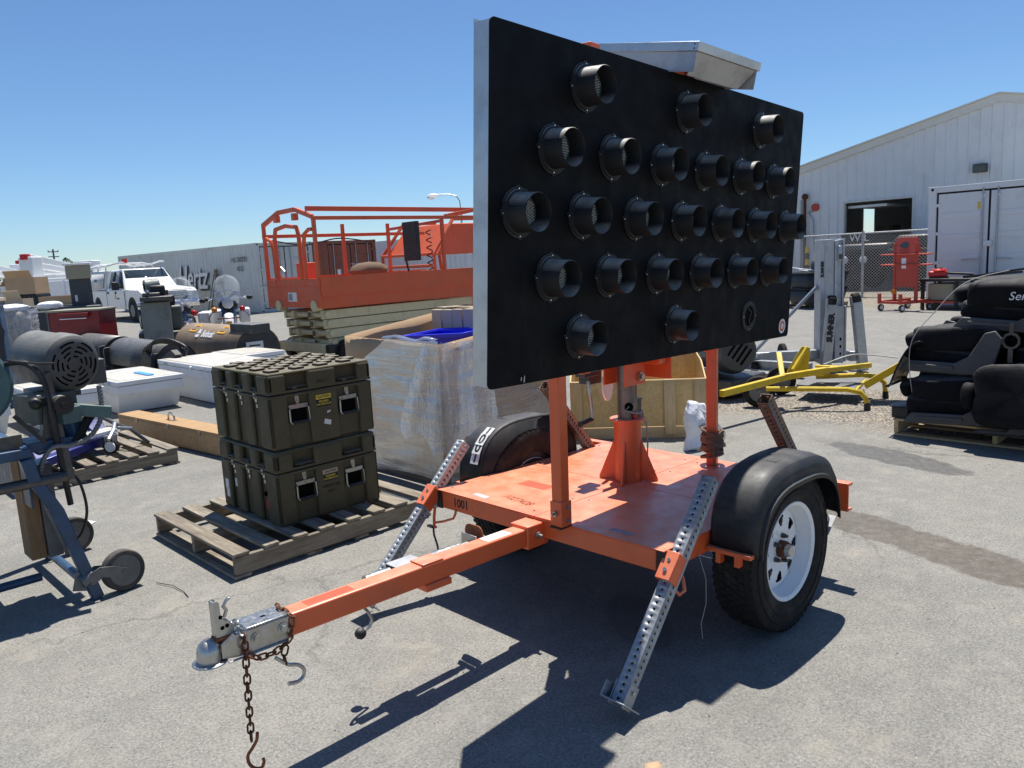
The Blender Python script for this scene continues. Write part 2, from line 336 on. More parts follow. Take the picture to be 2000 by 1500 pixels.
def ground_mat():
    t = NT('asphalt'); p = t.coords(world=True)
    big = t.noise(p, .35, 6, .6); mid = t.noise(p, 1.7, 7, .65, .4); fine = t.noise(p, 85, 3, .6); fine2 = t.noise(p, 240, 2, .6)
    vo = t.new('TexVoronoi', Scale=70, Randomness=1); t.set(vo.inputs['Vector'], p)
    base = t.mix(t.rng(mid, .32, .7), c4((.205, .199, .183)), c4((.292, .282, .254)))
    base = t.mix(t.rng(big, .42, .66, 0, .55), base, c4((.30, .287, .255)))
    # streaks left by traffic and sweeping
    st = t.noise(t.scale(p, (.25, 2.6, 1)), 1.2, 6, .6, .5); base = t.mix(t.rng(st, .52, .72, 0, .3), base, c4((.150, .148, .145)))
    base = t.mix(t.rng(fine, .42, .66, 0, 1), base, t.mix(.62, base, c4((.085, .084, .082))))
    base = t.mix(t.rng(vo.outputs['Distance'], .05, .30, .75, 0), base, c4((.37, .355, .32)))
    base = t.mix(t.rng(fine2, .60, .70, 0, .9), base, c4((.54, .52, .47)))
    dk_ = t.noise(p, 150, 2, .6); base = t.mix(t.rng(dk_, .62, .72, 0, .8), base, c4((.06, .06, .058)))
    od = t.new('TexVoronoi', Scale=2.6, Randomness=1); t.set(od.inputs['Vector'], p); on = t.noise(p, 12, 5, .6); base = t.mix(t.math('MULTIPLY', t.rng(t.math('ADD', od.outputs['Distance'], t.math('MULTIPLY', on, .12)), .13, .085, 0, .55), t.rng(big, .45, .55)), base, c4((.075, .072, .068)))
    # pale patches of fine dust
    pd = t.noise(p, 2.4, 8, .7, .3); base = t.mix(t.rng(pd, .56, .72, 0, .55), base, c4((.36, .325, .26)))
    m1 = t.noise(p, 19, 5, .65); m2 = t.noise(p, 6.5, 5, .6); base = t.mix(t.rng(m1, .36, .66, 0, .42), base, t.mix(.55, base, c4((.10, .098, .092)))); base = t.mix(t.rng(m2, .5, .7, 0, .3), base, c4((.33, .315, .28)))
    ck = t.new('TexVoronoi', Scale=.42, Randomness=1, _feature='DISTANCE_TO_EDGE'); wv_ = t.n.new('ShaderNodeVectorMath'); wv_.operation = 'ADD'; nz_ = t.new('TexNoise', Scale=2.2, Detail=6, Roughness=.7); t.set(nz_.inputs['Vector'], p); t.set(wv_.inputs[0], p); t.set(wv_.inputs[1], t.scale(nz_.outputs['Color'], (.55, .55, 0))); t.set(ck.inputs['Vector'], wv_.outputs[0])
    base = t.mix(t.math('MULTIPLY', t.rng(ck.outputs['Distance'], .0045, .0015), t.rng(big, .44, .56, 0, .4)), base, c4((.08, .078, .073)))
    sx = t.new('SeparateXYZ'); t.set(sx.inputs[0], p); X, Y = sx.outputs[0], sx.outputs[1]
    wob = t.math('MULTIPLY', t.math('SUBTRACT', t.noise(p, .9, 6, .65), .5), 1.6)
    # loose gravel strip and the sandy yard near the fence
    xx = t.math('ADD', X, wob)
    g1 = t.math('MULTIPLY', t.rng(xx, -3.55, -3.95), t.rng(xx, -5.9, -5.3)); g1 = t.math('MULTIPLY', g1, t.rng(t.math('ADD', Y, wob), -3.2, -2.2))
    g2 = t.math('MULTIPLY', t.rng(xx, -15.2, -16.2), t.rng(Y, -16, -14))
    gm = t.math('MAXIMUM', g1, g2); gv = t.new('TexVoronoi', Scale=46, Randomness=1); t.set(gv.inputs['Vector'], p)
    gc = t.mix(gv.outputs['Color'], c4((.27, .24, .19)), c4((.46, .41, .33))); gc = t.mix(t.rng(gv.outputs['Distance'], .35, .6), gc, c4((.13, .11, .09)))
    base = t.mix(t.math('MULTIPLY', gm, t.rng(mid, .25, .5, .6, 1)), base, gc)
    # damp stains
    def ell(cx, cy, a, l, wd, n_amp):
        dx = t.math('SUBTRACT', X, cx); dy = t.math('SUBTRACT', Y, cy); nn = t.math('MULTIPLY', t.math('SUBTRACT', t.noise(p, 5.5, 8, .7), .5), n_amp); nn = t.math('ADD', nn, t.math('MULTIPLY', t.math('SUBTRACT', t.noise(p, 1.8, 4, .6), .5), 2.2))
        u = t.math('DIVIDE', t.math('ADD', t.math('MULTIPLY', dx, cos(a)), t.math('MULTIPLY', dy, sin(a))), l)
        q = t.math('DIVIDE', t.math('SUBTRACT', t.math('MULTIPLY', dy, cos(a)), t.math('MULTIPLY', dx, sin(a))), wd)
        return t.rng(t.math('ADD', t.math('ADD', t.math('MULTIPLY', u, u), t.math('MULTIPLY', q, q)), nn), 1.1, .82)
    s1 = ell(-2.92, .17, 1.22, .56, .18, 1.7); s2 = ell(-1.28, .98, 1.28, .84, .19, 1.7); s3 = ell(-.95, 1.9, 1.2, .5, .13, 1.0); s4 = ell(.35, .3, .9, .28, .12, 1.2)
    base = t.mix(t.math('MULTIPLY', s1, t.rng(m1, .3, .7, .55, .95)), base, c4((.080, .078, .077)))
    base = t.mix(t.math('MULTIPLY', t.math('MAXIMUM', s2, s3), t.rng(m1, .3, .7, .5, .95)), base, c4((.098, .080, .062))); base = t.mix(t.math('MULTIPLY', s4, .4), base, c4((.09, .085, .08)))
    t.set(t.b.inputs['Base Color'], base); t.b.inputs['Specular IOR Level'].default_value = .25
    t.set(t.b.inputs['Roughness'], t.rng(t.math('MAXIMUM', s1, s2), 0, 1, .9, .62))
    hgt = t.math('ADD', t.math('MULTIPLY', fine, .5), t.math('MULTIPLY', t.math('SUBTRACT', 1., vo.outputs['Distance']), .6))
    hgt = t.math('ADD', hgt, t.math('MULTIPLY', gm, t.math('SUBTRACT', 1., gv.outputs['Distance']))); t.bump(hgt, .55, .006)
ground_mat()
def streaks(name, col, thr=.62):
    m = MT[name]; nt_ = m.node_tree; b = nt_.nodes['Principled BSDF']; src = b.inputs['Base Color'].links[0].from_socket; N_ = nt_.nodes
    g = N_.new('ShaderNodeNewGeometry'); v = N_.new('ShaderNodeVectorMath'); v.operation = 'MULTIPLY'; v.inputs[1].default_value = (7, 7, .5); nt_.links.new(g.outputs['Position'], v.inputs[0])
    n = N_.new('ShaderNodeTexNoise'); n.inputs['Scale'].default_value = 1; n.inputs['Detail'].default_value = 6; n.inputs['Roughness'].default_value = .7; nt_.links.new(v.outputs[0], n.inputs['Vector'])
    r = N_.new('ShaderNodeMapRange'); r.inputs[1].default_value = thr; r.inputs[2].default_value = thr+.14; r.inputs[4].default_value = .55; nt_.links.new(n.outputs['Fac'], r.inputs[0])
    x = N_.new('ShaderNodeMix'); x.data_type = 'RGBA'; x.inputs[7].default_value = (*col, 1); nt_.links.new(r.outputs[0], x.inputs[0]); nt_.links.new(src, x.inputs[6]); nt_.links.new(x.outputs[2], b.inputs['Base Color'])
streaks('siding', (.30, .27, .23)); streaks('cont_grey', (.26, .23, .19), .58); streaks('cont_white', (.40, .36, .30), .64); streaks('white_box', (.36, .34, .30), .66); streaks('orange_lift', (.22, .06, .03), .62); streaks('cream', (.26, .21, .12), .6); streaks('board_black', (.022, .022, .022), .6); streaks('red_tool', (.09, .02, .02), .6)
# ================================================================ ground
g_ = MB(); g_.add([(-600,-600,0),(600,-600,0),(600,600,0),(-600,600,0)], [(0,1,2,3)]); kind(g_.build('ground', 'asphalt'), 'structure')
def pebbles(name, n, region, mat, r0, r1, lab):
    m = MB()
    for i in range(n):
        x, y = region(); r = random.uniform(r0, r1); a = random.random()*6.28; sx_, sy_, sz_ = r, r*random.uniform(.5, .9), r*random.uniform(.3, .6)
        m.add([(sx_,0,.1*sz_),(0,sy_,0),(-sx_,0,.1*sz_),(0,-sy_,0),(0,0,sz_)], [(0,1,4),(1,2,4),(2,3,4),(3,0,4)], TR(x, y, .0005) @ RZ(a))
    kind(tag(m.build(name, mat), lab, 'pebbles'), 'stuff')
pebbles('pale_grit', 2600, lambda: (random.uniform(-4, 2.6), random.uniform(-5, 1.9)), 'stone', .0015, .0055, 'pale grit scattered over the asphalt yard')
pebbles('dark_grit', 700, lambda: (random.uniform(-4, 2.6), random.uniform(-5, 1.9)), 'stone_dark', .0015, .006, 'dark grit scattered over the asphalt yard')
pebbles('loose_gravel', 6000, lambda: (random.triangular(-5.9, -3.5, -4.6), random.uniform(-3.2, 2.2)), 'stone', .004, .013, 'loose gravel around the yellow jack dolly')
# ================================================================ arrow board trailer
T_ = thing('arrow_board_trailer', 'orange arrow board trailer with black lamp panel and white spoke wheels', 'trailer')
T_.matrix_basis = TR(0, 0, .34) @ RY(-.0234) @ TR(0, 0, -.34)
ZD = .492
for x0, x1 in ((.037, .672), (-.588, .034)):
    for y0, y1 in ((-.66, -.0015), (.0015, .66)):
        d_ = one('deck_panel', 'orange', T_, ('bx', x0, x1, y0, y1, ZD-.005, ZD), bevel=.0015)
        for fx, fy in ((.12, .06), (.5, .05), (.9, .07), (.1, .94), (.55, .95), (.92, .93)):
            one('screw', 'zinc', d_, ('cyl', (x0+(x1-x0)*fx, y0+(y1-y0)*fy, ZD), (x0+(x1-x0)*fx, y0+(y1-y0)*fy, ZD+.004), .005, .003, 8))
one('seam_sun_stop', 'steel_dark', T_, ('bx', -.58, .628, -.618, .618, ZD-.0078, ZD-.0056))  # unseen sheet added to keep sun from shining through the deck seams
one('front_rail', 'orange', T_, ('bx', .63, .668, -.622, .622, .405, ZD-.0055), bevel=.004)
for s in (-1, 1):
    one('side_rail', 'orange', T_, ('bx', -.585, .625, s*.62-.02*(s < 0), s*.62+.036 if s > 0 else s*.62, .405, ZD-.007) if s > 0 else ('bx', -.585, .625, -.656, -.62, .405, ZD-.007), bevel=.004)
    one('corner_cap', 'black', T_, ('bx', .632, .671, s*.643-.018, s*.643+.018, .4, ZD-.007), bevel=.003)
one('rear_beam', 'orange', T_, ('bx', -.64, -.59, -.8, .8, .478, .492), ('bx', -.60, -.592, -.8, .8, .37, .4775), ('bx', -.64, -.59, -.8, .8, .358, .3695), bevel=.002)
for y in (-.25, .25): one('cross_member', 'orange', T_, ('bx', -.58, .625, y-.02, y+.02, .41, ZD-.0085))
# axle
one('axle', 'steel_dark', T_, ('cyl', (0, -.66, .34), (0, .66, .34), .03), ('bx', -.25, .25, .50, .55, .36, .39), ('bx', -.25, .25, -.55, -.50, .36, .39))
# tongue
tg = one('tongue', 'orange', T_, ('bx', .55, 1.85, -.038, .038, .386, .462), bevel=.007, seg=3)
one('tongue_collar', 'orange', T_, ('bx', .64, .765, -.052, .052, .376, .476), bevel=.006)
one('collar_bolt', 'zinc', T_, ('cyl', (.71, .05, .43), (.71, .085, .43), .008, None, 8), ('cyl', (.71, .052, .43), (.71, .064, .43), .015, None, 6))
one('sticker', 'sticker_white', tg, ('bx', .83, .96, -.03, .026, .462, .4626))
one('sticker', 'ink_faint', tg, ('bx', 1.58, 1.76, -.026, .022, .462, .4624))
one('jack_plate', 'rust_light', T_, ('prism', rrect(-.15, -.042, .335, .498, .03), .925, .931, Matrix(((0,0,1,0),(1,0,0,0),(0,1,0,0),(0,0,0,1)))))
# coupler
cp = MB(); cp.bx(1.835, 1.985, -.0445, .0445, .464, .471); cp.bx(1.835, 1.985, -.0445, -.039, .385, .4635); cp.bx(1.835, 1.985, .039, .0445, .385, .4635)
cp.add([(1.985,-.0445,.471),(1.985,.0445,.471),(2.03,-.038,.455),(2.03,.038,.455),(2.06,-.033,.44),(2.06,.033,.44),
        (1.985,-.0445,.385),(1.985,.0445,.385),(2.03,-.038,.39),(2.03,.038,.39),(2.06,-.033,.395),(2.06,.033,.395)],
       [(0,2,3,1),(2,4,5,3),(0,6,8,2),(2,8,10,4),(1,3,9,7),(3,5,11,9),(6,7,9,8),(8,9,11,10)])
cp.lathe([(.036,.385),(.038,.405),(.037,.425),(.031,.443),(.018,.455),(.001,.458)], 24, TR(2.085, 0, 0))
cp.lathe([(.036,.386),(.052,.383),(.053,.388),(.037,.392)], 24, TR(2.085, 0, 0))
cp.bx(1.85, 2.05, .0447, .054, .384, .389); cp.bx(1.85, 2.05, -.054, -.0447, .384, .389)
cpl = cp.build('coupler', 'zinc', T_, bevel=.003, smooth=45)
for x in (1.865, 1.955): one('bolt', 'zinc', cpl, ('cyl', (x, .0445, .43), (x, .048, .43), .018, None, 20), ('cyl', (x, .048, .43), (x, .058, .43), .0115, None, 6))
one('slot', 'dark_hole', cpl, ('bx', 1.90, 1.915, -.006, .006, .471, .4716))
lt = MB()
prof = [(2.012,.456),(2.062,.452),(2.064,.472),(2.068,.57),(2.058,.574),(2.048,.566),(2.046,.52),(2.036,.505),(2.02,.50),(2.006,.478)]
for y in (-.016, .013): lt.add([(x, y, z) for x, z in prof] + [(x, y+.003, z) for x, z in prof], [tuple(range(9, -1, -1)), tuple(range(10, 20))] + [(i, (i+1) % 10, 10+(i+1) % 10, 10+i) for i in range(10)])
lt.bx(2.060, 2.0665, -.0158, .0158, .46, .57)
lt.tube([(2.03,.0,.51),(2.022,.0,.53),(2.03,.0,.545),(2.02,.0,.56),(2.008,.0,.565)], .006, 6)
lv = lt.build('latch_lever', 'zinc', T_, bevel=.001)
for x, z in ((2.045, .485), (2.048, .52), (2.03, .488)): one('hole', 'dark_hole', lv, ('cyl', (x, .016, z), (x, .0168, z), .0065, None, 12))
one('coupler_weld', 'rust_light', cpl, ('bx', 2.0, 2.07, -.02, .02, .446, .459), bevel=.004)
# chains
def linkmesh(nm, L, r, w_, mat):
    m = MB(); pts = []
    for i in range(7): a = -pi/2 + pi*i/6; pts.append((w_*cos(a), 0, 0)); pts[-1] = (L/2 - w_ + w_*cos(a), w_*sin(a), 0)
    for i in range(7): a = pi/2 + pi*i/6; pts.append((-(L/2 - w_) + w_*cos(a), w_*sin(a), 0))
    m.tube(pts, r, 6, True); return m.mesh(nm, mat)
LK = {k: linkmesh('link', .034, .0033, .0090, k) for k in ('rust', 'rust_light', 'zinc')}
def chain(pts, mats, parent, pitch=.0265, tw=0):
    P = [Vector(p) for p in pts]; seg = [(P[i+1]-P[i]).length for i in range(len(P)-1)]; tot = sum(seg); n = int(tot/pitch); first = None
    for k in range(n):
        d = (k+.5)*tot/n; i = 0
        while i < len(seg)-1 and d > seg[i]: d -= seg[i]; i += 1
        c = P[i] + (P[i+1]-P[i])*(d/seg[i]); t = (P[i+1]-P[i]).normalized()
        b = basis(t, (.2, .9, .3)); R = Matrix.Identity(4)
        for r in range(3): R[r][0], R[r][1], R[r][2] = b[r][2], b[r][0], b[r][1]
        R = TR(*c) @ R @ RX(tw + (k % 2)*pi/2 + random.uniform(-.12, .12))
        o = link(LK[mats[k % len(mats)]], 'safety_chain' if first is None else 'link', parent if first is None else first, R if first is None else first.matrix_basis.inverted() @ R)
        first = first or o
    return first
c1 = chain([(2.0,-.012,.482),(2.0,.03,.486),(2.0,.062,.46),(2.0,.06,.40),(2.003,.061,.30),(2.006,.06,.118)], ['zinc','zinc','zinc','rust','rust','rust','rust','rust','rust','rust','rust','rust','rust','rust','rust','rust'], T_)
def shook(nm, parent, M, mat, r=.0052):
    m = MB(); m.tube(spl([(.022,0,.085),(.018,0,.06),(.0,0,.03),(-.016,0,.005),(-.014,0,-.022),(.004,0,-.036),(.026,0,-.032),(.036,0,-.012),(.034,0,.0)], 5), r, 8)
    return m.build(nm, mat, parent, M=M)
shook('safety_hook', T_, TR(2.006,.06,.06) @ RZ(2.2), 'rust_light')
c2 = chain([(1.84,-.044,.47),(1.845,.0,.474),(1.835,.05,.462),(1.842,.052,.40),(1.86,.04,.372),(1.90,.05,.362),(1.96,.055,.368),(1.995,.06,.40)], ['rust_light','rust'], T_, tw=.6)
c3 = chain([(1.862,.05,.372),(1.872,.05,.34),(1.868,.052,.31)], ['rust'], T_)
hk = MB(); hk.tube(spl([(1.90,.05,.345),(1.885,.052,.33),(1.86,.055,.308),(1.83,.058,.296),(1.812,.06,.275),(1.818,.062,.252),(1.84,.064,.244),(1.872,.066,.252)], 5), .0064, 8); hk.build('safety_hook', 'zinc', T_)
# swivel jack stowed along the far side of the tongue
jk = one('tongue_jack', 'zinc', T_, ('cyl', (1.02,-.085,.425), (1.47,-.085,.425), .023, None, 20), ('cyl', (.97,-.085,.425), (1.03,-.085,.425), .018, None, 16))
one('jack_foot', 'zinc', jk, ('bx', .962, .97, -.13, -.04, .38, .47), bevel=.002)
one('jack_mount', 'alu_dull', jk, ('bx', 1.24, 1.36, -.112, -.108, .39, .452), ('bx', 1.24, 1.36, -.112, -.039, .452, .456), ('bx', 1.24, 1.36, -.112, -.039, .384, .3855), bevel=.001)
one('jack_bracket', 'orange', T_, ('bx', 1.17, 1.29, -.045, .045, .36, .3855), bevel=.003); one('jack_bracket', 'orange', T_, ('bx', 1.20, 1.30, -.04, .04, .4622, .469), bevel=.003)
one('jack_crank', 'zinc', jk, ('tube', spl([(1.47,-.085,.425),(1.495,-.085,.42),(1.50,-.09,.40),(1.485,-.098,.34),(1.455,-.102,.30),(1.44,-.104,.262),(1.45,-.108,.236),(1.47,-.115,.228)], 4), .006, 8))
one('crank_knob', 'black', jk, ('lathe', [(.001,-.022),(.012,-.02),(.02,-.012),(.022,0),(.018,.012),(.008,.02),(.001,.021)], 14, TR(1.482,-.121,.219) @ RY(.9)))
# corner pins and straps
one('pin_rod', 'orange', T_, ('tube', [(.70,-.642,.41),(.70,-.652,.36),(.70,-.655,.315),(.70,-.64,.31)], .007, 7), ('tube', [(.70,-.655,.33),(.69,-.60,.345),(.68,-.53,.372),(.675,-.52,.395),(.672,-.52,.41)], .006, 7))
one('pin_strap', 'steel_dark', T_, ('tube', [(.70,-.66,.312),(.705,-.655,.29),(.715,-.64,.275),(.73,-.60,.24),(.745,-.57,.2)], .005, 6), ('bx', .695, .71, -.70, -.66, .303, .314))
one('pin_rod', 'orange', T_, ('tube', [(.66,.67,.40),(.665,.69,.36),(.655,.715,.335),(.63,.72,.345),(.61,.70,.38),(.60,.672,.41)], .007, 7))
one('wire', 'string', T_, ('tube', [(.45,.665,.42),(.455,.70,.33),(.47,.71,.24),(.49,.70,.16),(.485,.705,.10)], .0014, 5))
# outriggers: perforated square tube
def perf_mesh(nm, mat, L=.90, a=.051, pitch=.0254, r=.0058):
    m = MB(); n = int(L/pitch); ring = [(0,-.5),(.5,-.5),(1,-.5),(1,0),(1,.5),(.5,.5),(0,.5),(0,0)]
    hole = [(cos(t), sin(t)) for t in (-.75*pi, -.5*pi, -.25*pi, 0, .25*pi, .5*pi, .75*pi, pi)]
    for f in range(4):
        M = RX(f*pi/2) @ TR(0, 0, a/2)
        for k in range(n):
            vs = [((k+u)*pitch, v*a, 0) for u, v in ring] + [((k+.5)*pitch + r*x, r*y, 0) for x, y in hole]
            m.add(vs, [(i, (i+1) % 8, 8+(i+1) % 8, 8+i) for i in range(8)], M)
    import bmesh
    me = m.mesh(nm, mat, 30); b = bmesh.new(); b.from_mesh(me); bmesh.ops.remove_doubles(b, verts=b.verts, dist=.0002); b.to_mesh(me); b.free(); me.set_sharp_from_angle(angle=rad(30)); return me
PM = {k: perf_mesh('outrigger', k) for k in ('perf', 'perf_rust')}
def outrigger(top, foot, mat, lab, plate=True, side=1):
    a, b = Vector(top), Vector(foot); d = (b-a).normalized(); y = Vector((0, 1, 0)); z = d.cross(y); M = Matrix.Identity(4)
    for i in range(3): M[i][0], M[i][1], M[i][2], M[i][3] = d[i], y[i], z[i], a[i]
    o = link(PM[mat], 'outrigger', T_, M, solid=.0028, label=lab)
    e = .89
    if plate:
        one('foot_plate', 'perf', o, ('bx', e-.075, e+.01, -.031, -.0275, -.03, .03), ('bx', e-.075, e+.01, .0275, .031, -.03, .03), ('bx', e-.002, e+.0025, -.05, .055, -.05, .06, RY(.0)), bevel=.001)
        one('foot_flange', 'perf', o, ('bx', e-.055, e+.003, -.05, -.046, -.055, .06), bevel=.001)
        one('foot_pin', 'zinc', o, ('cyl', (e-.05, .031, .0), (e-.05, .038, .0), .008, None, 8))
    return o
OR = [outrigger((.392,.682,.708), (.985,.680,.012), 'perf', 'front outrigger nearest the white wheel, resting on asphalt'),
      outrigger((.468,-.682,.680), (1.118,-.682,.02), 'perf', 'front outrigger on the far side of the tongue'),
      outrigger((-.06,.66,.955), (-.62,.66,.28), 'perf_rust', 'raised rear outrigger behind the near fender'),
      outrigger((-.11,-.66,.90), (-.70,-.66,.22), 'perf_rust', 'raised rear outrigger behind the far fender')]
for i, (c, sx) in enumerate((((.66,.682,.43), -.86), ((.70,-.682,.452), -.79))):
    m = MB(); Mx = TR(*c) @ RY(.863 if i == 0 else .785)
    m.bx(-.055, .055, -.031, .031, .0265, .031, Mx); m.bx(-.055, .055, -.031, .031, -.031, -.0265, Mx); m.bx(-.055, .055, .0265, .031, -.0262, .0262, Mx); m.bx(-.055, .055, -.031, -.0265, -.0262, .0262, Mx)
    sl_ = m.build('outrigger_sleeve', 'orange', T_, bevel=.002)
    one('sleeve_bolt', 'zinc', sl_, ('cyl', tuple(Mx @ Vector((.02, 0, .031))), tuple(Mx @ Vector((.02, 0, .038))), .008, None, 8), ('cyl', tuple(Mx @ Vector((-.02, 0, .031))), tuple(Mx @ Vector((-.02, 0, .035))), .007, None, 10))
for s in (-1, 1):
    one('outrigger_sleeve', 'orange', T_, ('bx', -.06, .06, -.031, .031, .0265, .031, TR(-.48, s*.66, .46) @ RY(-.86)), ('bx', -.06, .06, -.031, .031, -.031, -.0265, TR(-.48, s*.66, .46) @ RY(-.86)))
# travel posts
fp = one('front_post', 'orange', T_, ('bx', .668, .720, .150, .202, .4935, 1.118), bevel=.005)
one('post_bracket', 'orange', fp, ('bx', .7205, .7255, .146, .206, .496, .60), ('bx', .664, .7255, .2025, .2075, .496, .60), bevel=.002)
one('post_foot', 'black', fp, ('bx', .660, .73, .146, .206, .488, .4955))
for z in (.52, .575): one('bolt', 'zinc', fp, ('cyl', (.692, .2075, z), (.692, .219, z), .009, None, 6))
one('bolt', 'zinc', fp, ('cyl', (.7255, .176, .55), (.752, .176, .55), .006, None, 8), ('cyl', (.7255, .176, .55), (.735, .176, .55), .012, None, 6))
rp = one('rear_post', 'orange', T_, ('bx', -.026, .026, -.026, .026, .493, 1.12, TR(-.532, .119, 0) @ RZ(.35)), bevel=.005)
one('post_saddle', 'orange', rp, ('bx', -.60, -.47, .08, .16, 1.10, 1.118))
rope = MB()
for k in range(15):
    z0 = .535 + random.random()*.135; t0 = random.uniform(-.35, .35); t1 = random.uniform(-.35, .35); rr = .043 + random.random()*.010
    rope.tube([(-.532 + rr*cos(a*pi/8)*(1+.12*random.random()), .119 + rr*sin(a*pi/8)*(1+.12*random.random()), z0 + .05*t0*cos(a*pi/8) + .05*t1*sin(a*pi/8)) for a in range(16)], .0075, 6, True)
rope.tube([(-.49,.15,.60),(-.475,.165,.57),(-.48,.16,.53),(-.47,.17,.495)], .004, 5)
rope.build('rope_wrap', 'rope', T_, label='brown webbing wound around the rear post')
# mast
mx, my = -.035, -.042
ms = one('mast_base', 'orange', T_, ('cyl', (mx, my, ZD), (mx, my, .79), .066, None, 40), bevel=.002)
for k in range(4):
    a = pi/4*.55 + k*pi/2; m = MB()
    m.add([(.064,-.004,ZD),(.145,-.004,ZD),(.145,-.004,ZD+.012),(.064,-.004,.70),(.064,.004,ZD),(.145,.004,ZD),(.145,.004,ZD+.012),(.064,.004,.70)],
          [(3,2,1,0),(4,5,6,7),(0,1,5,4),(1,2,6,5),(2,3,7,6),(3,0,4,7)], TR(mx, my, .001) @ RZ(a)); m.build('gusset', 'orange', ms, bevel=.0015)
one('mast_flange', 'orange', T_, ('cyl', (mx, my, .7905), (mx, my, .80), .086, None, 36), bevel=.002)
one('mast_tube', 'mast_steel', T_, ('cyl', (mx, my, .801), (mx, my, 1.30), .047, None, 36))
one('mast_hole', 'dark_hole', T_, ('cyl', (mx+.030, my+.032, .86), (mx+.037, my+.0385, .86), .021, None, 18))
one('mast_cable', 'galv_wire', T_, ('tube', [(mx+.036,my+.037,.862),(mx+.055,my+.03,.845),(mx+.03,my+.065,.832),(mx-.02,my+.068,.828),(mx-.05,my+.05,.835),(mx-.07,my+.04,.80),(mx-.085,my+.05,.76),(mx-.08,my+.06,.68),(mx-.09,my+.05,.60)], .004, 6))
one('mast_light', 'red_lens', T_, ('cyl', (mx+.01, my+.048, .815), (mx+.013, my+.062, .815), .014, None, 14))
one('lock_lug', 'steel_dark', T_, ('bx', mx-.085, mx-.05, my-.01, my+.02, .80, .88), ('bx', mx-.09, mx-.045, my-.015, my+.025, .88, .887))
br = one('pivot_bracket', 'orange', T_, ('bx', -.10, .06, .012, .02, .965, 1.12), ('bx', -.10, .06, -.112, -.104, .965, 1.12), ('bx', -.17, -.10, -.08, .10, 1.06, 1.11), ('bx', -.175, -.167, -.10, .12, .985, 1.12), bevel=.003)
one('pivot_bolt', 'zinc', br, ('cyl', (-.05, .02, 1.005), (-.05, .034, 1.005), .021, None, 24), ('cyl', (-.05, .034, 1.005), (-.05, .045, 1.005), .014, None, 6))
cr = one('crank_winch', 'steel_dark', T_, ('bx', .0, .09, -.24, -.17, .965, 1.06), ('bx', .05, .16, -.20, -.14, 1.01, 1.035), bevel=.003)
one('winch_guard', 'white_paint', cr, ('prism', [(.05*1.4*cos(a*pi/8), .07*1.3*sin(a*pi/8)) for a in range(16)], -.004, .004, TR(-.07, -.19, .955) @ RX(pi/2) @ RY(.3)))
one('crank_arm', 'zinc', cr, ('tube', [(.10,-.17,.985),(.105,-.165,.95),(.092,-.165,.90),(.085,-.165,.84),(.09,-.16,.80)], [.009,.011,.010,.009,.008], 8))
one('crank_grip', 'black', cr, ('cyl', (.085, -.165, .797), (.19, -.15, .79), .0125, None, 14), ('cyl', (.188, -.15, .79), (.192, -.15, .79), .015, None, 14))
# fenders
def fender(s, lab):
    m = MB(); n = 22; prof = []
    for i in range(n+1):
        a = pi*i/n; e = .70
        prof.append((.368*math.copysign(abs(cos(a))**e, cos(a)), .425 + .305*abs(sin(a))**e))
    yi, yo = .668, .858
    yy = [(yi, 0, 1), (yi+.012, .012, .99), (yi+.04, .006, 1.0), (yo-.06, .004, 1.0), (yo-.018, -.002, .99), (yo-.002, -.022, .965), (yo, -.05, .93), (yo+.012, -.055, .925), (yo+.012, -.066, .915)]
    vs = []
    for x, z in prof:
        for y, dz, k in yy: vs.append((x*k, s*y, .435 + (z-.435)*(k) + (dz if z > .46 else dz*.3)))
    q = len(yy); f = [(i*q+j, (i+1)*q+j, (i+1)*q+j+1, i*q+j+1) for i in range(n) for j in range(q-1)]
    if s < 0: f = [t_[::-1] for t_ in f]
    m.add(vs, f)
    pts = [(x, s*yi, z) for x, z in prof]; m.add(pts, [tuple(range(n+1)) if s < 0 else tuple(range(n, -1, -1))])
    o = m.build('fender', 'fender', T_, solid=.004, smooth=50, label=lab)
    for zz in (.455,): one('fender_bracket', 'orange', T_, ('bx', .352, .392, s*.66 if s > 0 else -.85, s*.66 if s < 0 else .85, zz-.035, zz-.02), ('bx', .34, .37, s*.70-.01, s*.70+.01, .37, .42), ('bx', .34, .37, s*.78-.01, s*.78+.01, .37, .42))
    for k in range(9): one('rib', 'fender', o, ('bx', -.10, .11, s*(.702+.012*k)-.0025, s*(.702+.012*k)+.0025, .729, .7365))
    return o
fender(1, 'black plastic fender over the near wheel')
ff = fender(-1, 'black plastic fender with white 1001 number decals')
for k, ch in enumerate('1001'):
    a = .34 + .19*k; e = .70; px_ = .368*cos(a)**e + .006; pz_ = .425 + .305*sin(a)**e + .011; nx, nz = cos(a), sin(a)*1.15
    M = facing((px_, -.722, pz_), (nx, 0, nz), (-nz, 0, nx))
    dc = link(MB().prism(rrect(-.03, .03, -.035, .035, .002), 0, .0008).mesh('number_decal', 'sticker_white'), 'number_decal', ff, M)
    text('digit', ch, .078, TR(0, 0, .001), 'ink', dc, .0002, sx=1.0, bold=.0025)
text('number_decal', '1001', .058, facing((.6685, -.485, .447), (1, 0, 0)), 'ink', T_, .0006, sx=.95, bold=.0012)
